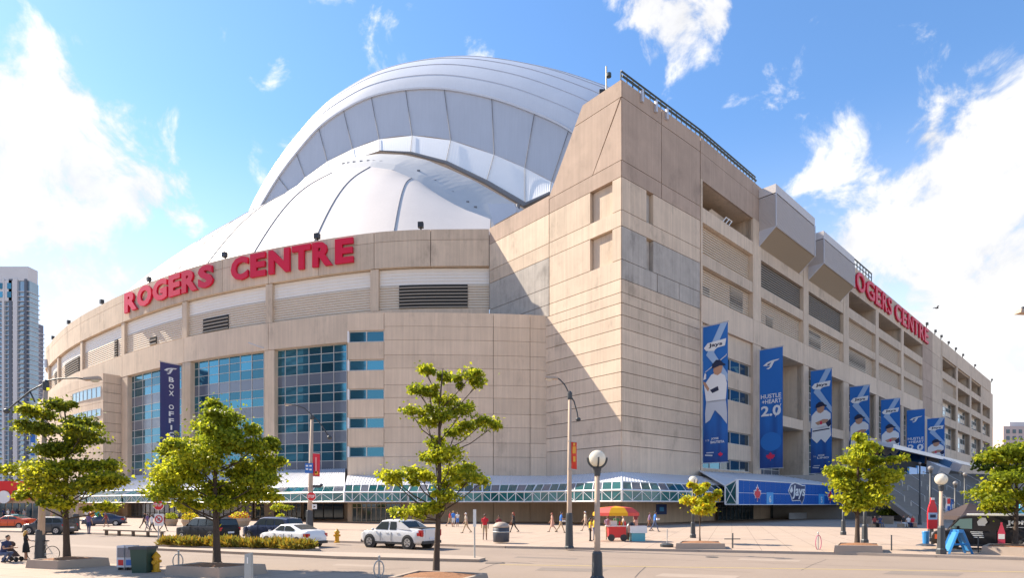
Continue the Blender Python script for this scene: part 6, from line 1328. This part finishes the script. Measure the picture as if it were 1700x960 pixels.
# ================================================================ background
CG = mat('condo_glass', (.26, .36, .45), .12, metal=.45, var=.35, scale=.09); CW = mat('condo_slab', (.52, .51, .52), .7); CW2 = mat('condo_wall', (.60, .57, .56), .7, var=.08, scale=.1)
def condo(px0, px1, ytop, Y, label, dx=(), fl=3.35, m=CG, crown=True, D_=8):
    a, b = P(px0, ytop, Y), P(px1, ytop, Y); H = a.z; root = empty('apartment_tower', ((a.x+b.x)/2, Y, 0), label=label, cat='building', group='apartment towers')
    mb = MB(); mb.box((a.x, Y, 0), (b.x, Y+D_, H-10)); mb.build('glass_body', m, root)
    mb = MB(); n = int((H-12)/fl)
    for i in range(1, n):
        z = i*fl; mb.box((a.x-.3, Y-1.2, z), (b.x+.5, Y+D_+1, z+.45))
    mb.build('floor_slab', CW, root, kind='stuff')
    for f0, f1, m_, o in dx: mb = MB(); mb.box((a.x+(b.x-a.x)*f0, Y-o, 0), (a.x+(b.x-a.x)*f1, Y+1, H-9)); mb.build('wall_strip', m_, root)
    if crown:
        mb = MB(); mb.box((a.x-.2, Y-.6, H-10), (b.x-.5, Y+D_, H)); mb.build('crown', CW2, root)
        for i in range(3):
            for j in range(2): x = a.x+(b.x-a.x)*(.30+.16*i); mb = MB(); mb.box((x, Y-1.7, H-22+6*j), (x+2.8, Y-1.2, H-18+6*j)); mb.build('window', GL_T, root)
        mb = MB(); mb.box((a.x+(b.x-a.x)*.26, Y-1.3, H-24), (a.x+(b.x-a.x)*.78, Y, H-10)); mb.build('crown_frame', CW2, root)
    rs = np.random.RandomState(5); gl = MB()
    for i in range(2, n-3):
        for k in range(3):
            f = (.08, .40, .86)[k]; x = a.x+(b.x-a.x)*f; gl.box((x, Y-2.0, i*fl+.4), (x+2.6, Y-.1, i*fl+1.5))
    gl.build('balconies', mat('balcony_glass', (.30, .36, .40), .2, metal=.3), root, kind='stuff')
    return root
condo(-40, 49, 443, 420, 'tall blue-grey glass apartment tower at the left edge', [(.72, .80, CW2, 1.5), (.52, .56, CW2, 1.6), (.93, .97, mat('condo_dark', (.10, .11, .14), .5), 1.4), (.64, .70, mat('condo_dark', (.10, .11, .14), .5), 1.3)])
condo(40, 59, 515, 470, 'narrow darker apartment tower just behind the tall one at left', [(.9, .96, CW2, 1.3)], m=mat('condo_glass_dark', (.12, .12, .17), .2, metal=.3), crown=False)
# low building with red sign at the far left
a, b = P(-40, 830, 95), P(66, 800, 95); root = empty('shop_building', (a.x, 95, 0), label='low grey shop front with bright red sign band at the far left', cat='building')
mb = MB(); mb.box((a.x-14, 95, 0), (P(70, 0, 95).x, 103, 6.2)); mb.build('wall', CON, root); mb = MB(); mb.box((a.x-14, 94.2, 3.5), (P(60, 0, 94.2).x, 95.2, 6.4)); mb.build('sign_band', mat('shop_red', (.65, .012, .015), .45), root)
c = P(7, 826, 94.1); mb = MB(); mb.tube([c, c+V((0, -.12, 0))], 1.0, 20); mb.build('round_emblem', SGW, root)
for i in range(7): x = P(-10+11*i, 0, 95).x; mb = MB(); mb.box((x, 94.85, .3), (x+.8, 94.95, 2.9)); mb.build('shop_window', GL_D, root)
street_banner(50.5, 58, 718, 757, 60, SGB, [(.15, .3, .1, .9, SGW), (.4, .55, .3, .9, SGW)], 'tall blue banner on the pole behind the leftmost tree')
b = G(125, 879, .13); cobra(126, 880, 126, 800, [], 'tan pole standing behind the leftmost tree trunk', .13, .22, 1.6)
# far buildings right
a, b = P(1666, 708, 330), P(1760, 708, 330); root = empty('apartment_block', (a.x, 330, 0), label='pale pink apartment block far away at the right edge', cat='building'); mb = MB(); mb.box((a.x, 330, 0), (b.x, 350, a.z)); mb.build('wall', mat('block_pink', (.55, .44, .40), .8), root)
for i in range(9):
    for j in range(6): x = a.x+1.6+3.4*i; z = a.z-4.0-3.6*j; mb = MB(); mb.box((x, 329.8, z), (x+1.7, 330.1, z+2.1)); mb.build('window', GL_D, root)
mb = MB(); mb.box((a.x+5, 332, a.z), (a.x+14, 340, a.z+2.5)); mb.build('roof_house', CW2, root)
def far_tree(px, py, Y, w_, h, label, seed):
    b = V((P(px, py, Y).x, Y, 0)); zt_ = P(px, py, Y).z; root = empty('evergreen_tree', b, label=label, cat='tree'); mb = MB(); mb.tube([b, V((b.x, b.y, zt_+h*.6))], [.3, .1], 6); mb.build('trunk', BARK, root)
    o = shrub('crown', [((b.x, b.y, zt_+h*.25), w_, w_, h*.3), ((b.x, b.y, zt_+h*.65), w_*.6, w_*.6, h*.35)], None, (LEAFD, LEAFD), 1.0, 500, 0, seed=seed); o.parent = root; o.location = o.location-b
far_tree(1602, 748, 290, 2.6, 6, 'small dark tree beyond the far end of the stadium', 4)
q = V((93, 103, 0)); shrub('hedge', [((80+i*3.2, 101-.3*i, 9.6+.5*math.sin(i*2)), 2.6, 2.2, 1.9) for i in range(8)], 'dark hedge growing on top of the retaining wall', (LEAFD, LEAF), .5, 800, 8.4, seed=14, cat='hedge', ym=.25)
# lamp head reaching in at the right edge
b = V((17.2, 19.0, 0)); root = empty('street_lamp', b, label='street lamp head poking in at the right edge of the sky', cat='street lamp'); mb = MB(); hz_ = P(1692, 519, 19).z; mb.tube([b, V((17.2, 19, hz_+.3))], [.14, .08], 10); mb.build('pole', POLE, root); mb = MB(); e = P(1702, 517, 19); mb.tube([V((17.2, 19, hz_+.3)), V((16.7, 19, hz_+.25)), e], .035, 6); mb.build('arm', IRON, root)
mb = MB(); mb.hexa([e+V((.1, -.12, -.09)), e+V((-.25, -.14, -.07)), e+V((-.25, .14, -.07)), e+V((.1, .12, -.09)), e+V((.1, -.08, .06)), e+V((-.2, -.1, .06)), e+V((-.2, .1, .06)), e+V((.1, .08, .06))]); mb.build('lamp_head', POLE, root); mb = MB(); mb.box(e+V((-.1, -.03, .06)), e+V((0, .03, .14))); mb.build('photo_cell', IRON, root)
# bird
b = P(1555, 512, 70); root = empty('bird', b, label='small dark bird flying in the sky right of the red letters', cat='bird'); DKB = mat('bird_grey', (.06, .06, .07), .8); mb = MB(); mb.ball((0, 0, 0), (.20, .07, .07), 8); mb.ball((.2, 0, .03), .055, 6); mb.add([V((-.15, .04, 0)), V((-.15, -.04, 0)), V((-.38, -.07, 0)), V((-.38, .07, 0))], [(0, 1, 2, 3)]); mb.build('body', DKB, root, world=False)
for s in (-1, 1): mb = MB(); mb.grid([[V((.1, s*.05, .03)), V((.08, s*.28, .2)), V((-.05, s*.55, .16))], [V((-.1, s*.05, .02)), V((-.1, s*.28, .19)), V((-.1, s*.56, .15))]]); mb.build('wing', DKB, root, world=False)
# street ironwork
b0 = G(822, 936); mb = MB(); mb.box((b0.x-.45, b0.y-.16, .004), (b0.x+.45, b0.y+.16, .012)); tag(mb.build('drain_grate', IRON), 'dark drain grate in the road right of the island end', 'grate')
for px, py, r in ((1182, 926, .33), (970, 950, .0)):
    if r: c = G(px, py); mb = MB(); mb.lathe(c, [(r, .003), (r, .010), (.02, .012)], 18); tag(mb.build('manhole_cover', IRON), 'round manhole cover in the road below the sapling planter', 'manhole')
TAR = mat('tar_line', (.10, .085, .075), .85, var=.3, scale=5)
def crack(pts, w_=.022):
    q = [G(*p) for p in pts]; L_, R_ = [], []
    for i, p in enumerate(q):
        dd_ = (q[min(i+1, len(q)-1)]-q[max(i-1, 0)]).normalized(); n_ = V((-dd_.y, dd_.x, 0))*w_; L_.append(V(((p+n_).x, (p+n_).y, .004))); R_.append(V(((p-n_).x, (p-n_).y, .004)))
    mb = MB(); mb.grid([L_, R_]); o = mb.build('road_crack', TAR); o['kind'] = 'structure'
crack([(1054, 960), (1062, 951), (1072, 942)]); crack([(795, 948), (820, 938), (838, 934)]); crack([(560, 945), (640, 947), (680, 944)], .015); crack([(850, 921), (1100, 930), (1400, 940), (1700, 952)], .012); crack([(880, 933), (1100, 944), (1250, 952)], .01); crack([(300, 922), (560, 932)], .012); crack([(1250, 925), (1500, 935)], .01); crack([(1330, 948), (1350, 938), (1372, 930)], .012)
# ================================================================ people
SKN = mat('skin', (.42, .24, .16), .6); SKD = mat('skin_dark', (.20, .11, .07), .6); SHO = mat('shoe_dark', (.04, .035, .035), .6)
def cloth(n, c): return mat('cloth_'+n, c, .85, var=.12, scale=9)
HAIRS = {'dark': mat('hair_dark', (.025, .018, .014), .6), 'blonde': mat('hair_blonde', (.55, .33, .08), .6), 'red': mat('hair_red', (.33, .05, .02), .6), 'grey': mat('hair_grey', (.55, .52, .48), .6), 'brown': mat('hair_brown', (.10, .05, .03), .6)}
def person(px, py, hpx, face, top, bottom, label, hair='dark', pose='stand', skin=SKN, dress=False, shorts=False, sleeve=False, long_hair=False, z=.13, hat=None, group='people on the plaza', carry=None, phase=1, at=None, Hm=None):
    b = at if at is not None else G(px, py, z); H = Hm or max(1.1, min(1.92, hpx*b.y/F)); s = H/1.75
    rz = {'L': -math.pi/2, 'R': math.pi/2, 'T': 0., 'A': math.pi}.get(face, face)   # local facing is -Y
    root = empty('person', b, rz, label, 'person', group)
    J = {}
    sw = {'stand': .04, 'walk': .26, 'sit': 0, 'crouch': 0}[pose]*phase; hz_ = {'sit': .50, 'crouch': .42}.get(pose, .92); lean = {'walk': .04, 'crouch': .22}.get(pose, 0.)
    pel = V((0, 0, hz_)); ch = V((0, -lean*.7, hz_+.42)); nk = V((0, -lean, hz_+.575)); hdp = V((0, -lean*1.1-.015, hz_+.715))
    S = []   # segments: p, q, rp, rq, tag
    rings = [(pel+V((0, 0, -.06)), .145, .10, 'b'), (pel, .17, .115, 'b'), (pel+V((0, 0, .05)), .165, .112, 't'), (pel.lerp(ch, .42), .145, .10, 't'), (pel.lerp(ch, .85), .178, .118, 't'), (ch+V((0, 0, .06)), .185, .105, 't'), (ch+V((0, 0, .12)), .13, .075, 't'), (nk, .055, .055, 's')]
    for s_ in (-1, 1):
        ph = sw*s_
        hip = pel+V((s_*.088, 0, -.03))
        if pose == 'sit': kn = V((s_*.10, -.44, .50)); an = V((s_*.11, -.48, .09))
        elif pose == 'crouch': kn = V((s_*.13, -.34, .44)); an = V((s_*.12, -.10, .09))
        else: kn = V((s_*.092, -ph*.55-.02*abs(ph), .50)); an = V((s_*.09, -ph*1.15+(.12 if ph < -.1 else 0), .085+(.05 if ph < -.1 else 0)))
        S += [(hip, kn, .088, .058, 'b'), (kn, an, .056, .040, 's' if shorts or dress else 'b'), (an+V((0, .04, -.035)), an+V((s_*.015, -.16, -.055)), .040, .030, 'f')]
        sh = ch+V((s_*.175, 0, .075)); ph2 = -ph*.8
        if pose == 'crouch' or carry == 'front': el = sh+V((s_*.05, -.10, -.26)); wr_ = el+V((-s_*.06, -.23, .02))
        elif carry == 'up' and s_ > 0: el = sh+V((.10, -.10, -.2)); wr_ = el+V((.02, -.10, .22))
        elif carry == 'reach' and s_ < 0: el = sh+V((-.10, -.12, -.22)); wr_ = el+V((-.10, -.2, -.06))
        else: el = sh+V((s_*.05, -ph2*.35+.02, -.285)); wr_ = el+V((s_*.01, -ph2*.6-.05, -.25))
        m_ = sh.lerp(el, .6); S += [(sh, m_, .056, .047, 't'), (m_, el, .047, .040, 't' if sleeve else 's'), (el, wr_, .040, .028, 't' if sleeve else 's')]
        dirh = (wr_-el).normalized(); sd = V((0, 1, 0)); hnd = wr_+dirh*.05; S.append((wr_, hnd+dirh*.03, .027, .030, 's'))
        for k in range(4): off_ = V((0, (k-1.5)*.019, 0)); S.append((hnd+dirh*.03+off_, hnd+dirh*(.085+.012*(1.5-abs(k-1.5)))+off_+V((-s_*.012, 0, 0)), .010, .008, 's'))
        S.append((hnd+V((0, -.025, 0)), hnd+dirh*.05+V((-s_*.01, -.05, 0)), .011, .009, 's'))
    S += [(nk-V((0, 0, .04)), hdp-V((0, 0, .05)), .052, .050, 's')]
    mb = MB()
    n = 14
    vs = [c+V((rx*math.cos(2*math.pi*j/n), ry*math.sin(2*math.pi*j/n), 0)) for c, rx, ry, _ in rings for j in range(n)]
    mb.add(vs, [(i*n+j, i*n+(j+1) % n, (i+1)*n+(j+1) % n, (i+1)*n+j) for i in range(len(rings)-1) for j in range(n)]+[tuple(range(n-1, -1, -1)), tuple((len(rings)-1)*n+j for j in range(n))])
    for p, q, r, r2, _ in S: mb.tube([p, q], [r, r2], 8); mb.ball(p, r, 8); mb.ball(q, r2, 8)
    mb.ball(hdp, (.074, .092, .112), 12); mb.ball(hdp+V((0, -.045, -.06)), (.05, .05, .05), 8); mb.ball(hdp+V((0, -.095, -.015)), (.014, .022, .022), 6)
    for s_ in (-1, 1): mb.ball(hdp+V((s_*.076, .0, -.01)), (.012, .022, .032), 6)
    if dress:
        R2_ = [(pel+V((0, 0, .1)), .15), (pel+V((0, 0, -.05)), .19), (pel+V((0, -.01, -.45)), .235)]; m = 14
        mb.add([c+V((r*math.cos(2*math.pi*j/m), r*.8*math.sin(2*math.pi*j/m), 0)) for c, r in R2_ for j in range(m)], [(i*m+j, i*m+(j+1) % m, (i+1)*m+(j+1) % m, (i+1)*m+j) for i in range(2) for j in range(m)]+[tuple(range(m-1, -1, -1)), tuple(2*m+j for j in range(m))])
    me = bpy.data.meshes.new('b'); me.from_pydata([tuple(v) for v in mb.v], [], mb.f); tmp = bpy.data.objects.new('b', me); COL.objects.link(tmp)
    md = tmp.modifiers.new('r', 'REMESH'); md.mode = 'VOXEL'; md.voxel_size = .017; md2 = tmp.modifiers.new('s', 'SMOOTH'); md2.iterations = 2; md2.factor = .45
    dg = bpy.context.evaluated_depsgraph_get(); m2_ = bpy.data.meshes.new_from_object(tmp.evaluated_get(dg)); bpy.data.objects.remove(tmp); bpy.data.meshes.remove(me); m2_.name = 'body'
    npoly = len(m2_.polygons); cen = np.empty(npoly*3); m2_.polygons.foreach_get('center', cen); cen = cen.reshape(-1, 3); best = np.full(npoly, 9.); tg = np.zeros(npoly, int); T = {'s': 0, 't': 1, 'b': 2, 'f': 3}
    def upd(p, q, r, r2, t):
        nonlocal best
        p, q = np.array(p), np.array(q); d_ = q-p; L2 = max(1e-9, d_@d_); u = np.clip(((cen-p)@d_)/L2, 0, 1); dist = np.linalg.norm(cen-p-u[:, None]*d_, axis=1)-(r+(r2-r)*u); k = dist < best; best = np.where(k, dist, best); tg[k] = T[t]
    for p, q, r, r2, t in S: upd(p, q, r, r2, t)
    for (c0_, a0_, _, t0_), (c1_, a1_, _, _) in zip(rings[:-1], rings[1:]): upd(c0_, c1_, a0_*.82, a1_*.82, t0_)
    upd(hdp, hdp+V((0, 0, .01)), .1, .1, 's')
    if dress:
        k = (cen[:, 2] < pel.z+.1) & (cen[:, 2] > pel.z-.46) & (np.hypot(cen[:, 0], cen[:, 1]) < .27) & (tg != 0); tg[k] = 2
    for m in (skin, top, bottom, SHO): m2_.materials.append(m)
    m2_.polygons.foreach_set('material_index', tg); m2_.polygons.foreach_set('use_smooth', [True]*npoly); m2_.transform(Matrix.Scale(s, 4)); m2_.update()
    o = bpy.data.objects.new('body', m2_); COL.objects.link(o); o.parent = root
    hb = MB(); hb.ball(hdp+V((0, .018, .028)), (.083, .092, .098), 12)
    if long_hair: hb.tube([hdp+V((0, .05, .03)), hdp+V((0, .075, -.12)), hdp+V((0, .085, -.27))], [.075, .085, .05], 9)
    # cut the hair off the face
    hm = HAIRS[hair] if not hat else hat; keep = [f for f in hb.f if sum(hb.v[i][1] for i in f)/len(f) > hdp.y-.055 or sum(hb.v[i][2] for i in f)/len(f) > hdp.z+.055]; hb.f = keep; hb.m = [0]*len(keep)
    hb.v = [tuple(V(v)*s) for v in hb.v]; ho = hb.build('hair' if not hat else 'hat', hm, root, world=False, smooth=True)
    return root
BLKC = cloth('black', (.02, .02, .022)); NVC = cloth('navy', (.03, .045, .12)); REDC_ = cloth('red', (.55, .02, .03)); WHC = cloth('white', (.70, .68, .66)); KHA = cloth('khaki', (.42, .31, .19)); BLC = cloth('blue', (.05, .20, .60)); YEL = cloth('yellow', (.70, .45, .02)); LIL = cloth('lilac', (.38, .26, .38)); PEA = cloth('peach', (.55, .30, .22)); PUR = cloth('purple', (.16, .10, .20)); DRD = cloth('dark_red', (.22, .04, .04)); GRC = cloth('grey', (.28, .27, .28)); BRN = cloth('brown', (.20, .09, .05)); TAN = cloth('tan', (.50, .36, .26)); DEN = cloth('denim', (.08, .11, .20)); BEI = cloth('beige', (.58, .47, .36))
person(43, 931.5, 50, 2.3, BLKC, BLKC, 'person with blonde hair in a short black dress beside the bicycle', 'blonde', 'stand', dress=True, long_hair=True, carry='reach', z=.12)
person(3, 936, 42, 'R', NVC, DEN, 'person in navy crouching by the pushchair at the left edge', 'dark', 'crouch', at=G(4, 935, .12), Hm=1.75, z=.12)
person(147.5, 888, 36, 'A', PUR, NVC, 'person in purple top holding balloons before the glass doors', 'dark', 'stand', carry='up')
for px, py, m, lab in ((145, 853, WHC, 'white'), (152.5, 855, mat('balloon_orange', (.7, .16, .02), .3), 'orange'), (161.5, 854.5, mat('balloon_green', (.02, .30, .22), .3), 'green')):
    q = G(147.5, 888, .13); c = P(px, py, q.y); mb = MB(); mb.lathe(c, [(.02, -.26), (.05, -.22), (.16, -.08), (.2, .05), (.15, .18), (.04, .25)], 14); o = mb.build('balloon', m, smooth=True); tag(o, lab+' balloon held by the person in purple', 'balloon', 'balloons'); mb = MB(); mb.tube([c-V((0, 0, .26)), V((q.x+.2, q.y-.1, q.z+1.15))], .006, 4); mb.build('string', GREY, o)
person(176, 876, 24, 'L', DRD, BRN, 'person in dark red walking in front of the ticket windows', 'brown', 'walk', shorts=True, phase=-1)
person(239, 878.5, 27, 'R', BLKC, BLKC, 'person all in black, left of the group behind the bench', 'dark', 'walk')
person(245, 882.5, 29, 'L', PUR, GRC, 'person in purple top and grey trousers in the group behind the bench', 'dark', 'walk', phase=-1)
person(252.5, 886, 31, 'L', WHC, BLKC, 'person in white shirt and black trousers in the group behind the bench', 'dark', 'walk', sleeve=True)
person(272, 883, 28, 'R', DRD, BLKC, 'person in dark red top right of the stop sign post', 'brown', 'walk')
person(746.5, 875, 25, 'R', REDC_, KHA, 'person in red and shorts, left of the three by the concrete wall', 'brown', 'walk', shorts=True)
person(752.5, 876, 27, 'A', BLC, WHC, 'person in blue top standing in the middle of the three by the wall', 'blonde', 'stand', shorts=True)
person(759.5, 875, 24, 'T', WHC, BLC, 'person in white top, right of the three by the concrete wall', 'dark', 'stand', shorts=True)
person(774, 886, 34, 'L', BEI, KHA, 'person in beige with white hair walking left past the wall', 'grey', 'walk', shorts=False, hat=WHC)
person(805, 898, 44, 'A', REDC_, KHA, 'person in bright red shirt and khaki shorts by the charcoal bin', 'brown', 'walk', shorts=True, phase=-1, skin=SKD)
person(828, 893, 36, 'A', DRD, BLKC, 'person in dark red half hidden behind the charcoal bin', 'brown', 'stand')
person(853, 885, 34, 'L', BLKC, BLKC, 'person with red hair in black carrying a brown bag', 'red', 'walk', long_hair=True, carry='up')
person(917, 884, 32, 'L', PEA, PEA, 'person in long peach dress walking beside the one in blue', 'red', 'walk', dress=True)
person(931, 885.5, 36, 'R', BLC, KHA, 'person in blue shirt with papers left of the tall lamp', 'dark', 'walk', carry='front', phase=-1)
person(972, 882, 33, 'L', BEI, TAN, 'person in beige striding left, behind the food cart queue', 'grey', 'walk', hat=WHC)
person(980, 899.5, 39, 'R', YEL, BLKC, 'person in yellow top and black trousers queueing at the food cart', 'dark', 'stand', long_hair=True)
person(986.5, 898, 38, 'R', YEL, NVC, 'person in yellow half hidden behind the nearest globe lamp', 'dark', 'stand')
person(1009, 897, 40, 'A', LIL, KHA, 'person in lilac shirt standing at the food cart counter', 'brown', 'stand', carry='front')
person(1023, 893.5, 38, 'T', cloth('green', (.10, .22, .08)), BLKC, 'food seller in green behind the red cart', 'dark', 'stand', carry='front', skin=SKD)
person(1035, 892.5, 36, 'L', TAN, BLKC, 'person in tan standing under the right side of the cart umbrella', 'brown', 'stand')
person(1055.5, 882, 31, 'A', DRD, PEA, 'person with red hair and brown bag right of the food cart', 'red', 'walk', dress=True, long_hair=True)
person(1078, 882, 31, 'R', PUR, BRN, 'person in plum top walking beside the one in the blue shirt', 'brown', 'walk')
person(1087, 883.5, 35, 'R', BLC, DEN, 'person in blue shirt carrying a box near the blue poster', 'dark', 'walk', carry='front', phase=-1)
for i, (px, c1, c2, lab) in enumerate(((1452, DRD, BLKC, 'dark red'), (1461, NVC, DEN, 'navy'), (1500, BLKC, WHC, 'black with white trousers'), (1508, WHC, NVC, 'white with navy trousers'), (1515, REDC_, PEA, 'red'))):
    q = G(px, 876.5, .13); person(px, 0, 0, 'T', c1, c2, 'seated person in '+lab+' on the ledge near the stair foot', ('dark', 'brown', 'red')[i % 3], 'sit', at=q, Hm=1.75)
    mb = MB(); mb.box((q.x-.45, q.y-.12, .13), (q.x+.45, q.y+.45, .55)); tag(mb.build('seat_block', TERR), 'low stone block under the seated person in '+lab, 'seat')
for i, (px, py, c1) in enumerate(((6, 866, NVC), (13, 867, WHC), (21, 866.5, DRD), (30, 866, BLKC), (40, 868, GRC), (85, 868, TAN))):
    person(px, py, 26, 'LRTA'[i % 4], c1, (BLKC, DEN, KHA)[i % 3], 'distant person in '+c1.name[6:].replace('_', ' ')+' before the red shop front', ('dark', 'brown')[i % 2], 'walk' if i % 2 else 'stand', group='people by the shop front')
# things carried
for px, py, m, lab in ((848, 870, BRN, 'brown shoulder bag of the person in black'), (1052, 870, BRN, 'brown shoulder bag of the red-haired person by the cart'),):
    q = G(px, 885, .13); c = P(px, py, q.y-.15); mb = MB(); mb.hexa([c+V((-.15, -.06, -.16)), c+V((.15, -.06, -.16)), c+V((.15, .06, -.16)), c+V((-.15, .06, -.16)), c+V((-.12, -.04, .12)), c+V((.12, -.04, .12)), c+V((.12, .04, .12)), c+V((-.12, .04, .12))]); o = mb.build('shoulder_bag', m); tag(o, lab, 'bag'); mb = MB(); mb.tube([c+V((-.1, 0, .12)), c+V((0, 0, .5)), c+V((.1, 0, .12))], .012, 5); mb.build('strap', m, o)
for px, py, lab in ((936.5, 866, 'sheaf of papers held by the person in blue left of the lamp'), (1092.5, 863, 'small pale box held by the person in blue near the poster')):
    q = G(px, 885, .13); c = P(px, py, q.y); mb = MB(); mb.hexa([c+V((-.14, -.1, -.08)), c+V((.14, -.1, -.08)), c+V((.14, .1, -.08)), c+V((-.14, .1, -.08)), c+V((-.14, -.1, .1)), c+V((.14, -.1, .08)), c+V((.14, .1, .08)), c+V((-.14, .1, .1))]); o = mb.build('carried_box', WHC); tag(o, lab, 'box'); mb = MB(); mb.box(c+V((-.145, -.105, -.005)), c+V((.145, .105, .005))); mb.build('tape', KHA, o)
# neighbouring towers left of and behind the camera, seen only as reflections in the glass fronts
for x0, x1, y0, y1, h, lab in ((-235, -195, -40, 10, 135, 'dark glass tower reflected in the glass wall, left of the view'), (-150, -118, -95, -60, 90, 'lower dark block reflected in the glass front, behind the camera')):
    root = empty('apartment_tower', ((x0+x1)/2, (y0+y1)/2, 0), label=lab, cat='building', group='apartment towers'); mb = MB(); mb.box((x0, y0, 0), (x1, y1, h)); mb.build('glass_body', mat('condo_dark', (.10, .11, .14), .5), root)
    mb = MB()
    for i in range(1, int(h/3.5)): mb.box((x0-.6, y0-.6, i*3.5), (x1+.6, y1+.6, i*3.5+.5))
    mb.build('floor_slab', mat('condo_slab_dark', (.2, .2, .21), .7), root, kind='stuff')

# worn patches in the asphalt
PATCH = mat('asphalt_patch', (.21, .17, .14), .95, var=.2, scale=1.5, bump=.3, bscale=30); PATCH2 = mat('asphalt_patch_pale', (.33, .26, .205), .95, var=.15, scale=1.2)
for k, (ring, m) in enumerate((([(900, 943), (1010, 946), (1000, 951), (888, 948)], PATCH), ([(1230, 928), (1330, 931), (1326, 934), (1222, 931)], PATCH2), ([(1480, 949), (1600, 953), (1590, 958), (1465, 954)], PATCH), ([(560, 937), (640, 940), (632, 943), (550, 940)], PATCH2), ([(120, 905), (215, 909), (205, 912.5), (110, 908)], PATCH2), ([(860, 925), (960, 928), (955, 930), (852, 927)], PATCH), ([(1100, 953), (1230, 957), (1220, 962), (1085, 958)], PATCH2))):
    p = [G(*q) for q in ring]; sheet('asphalt_patch', [(q.x, q.y) for q in p], .0035, m)
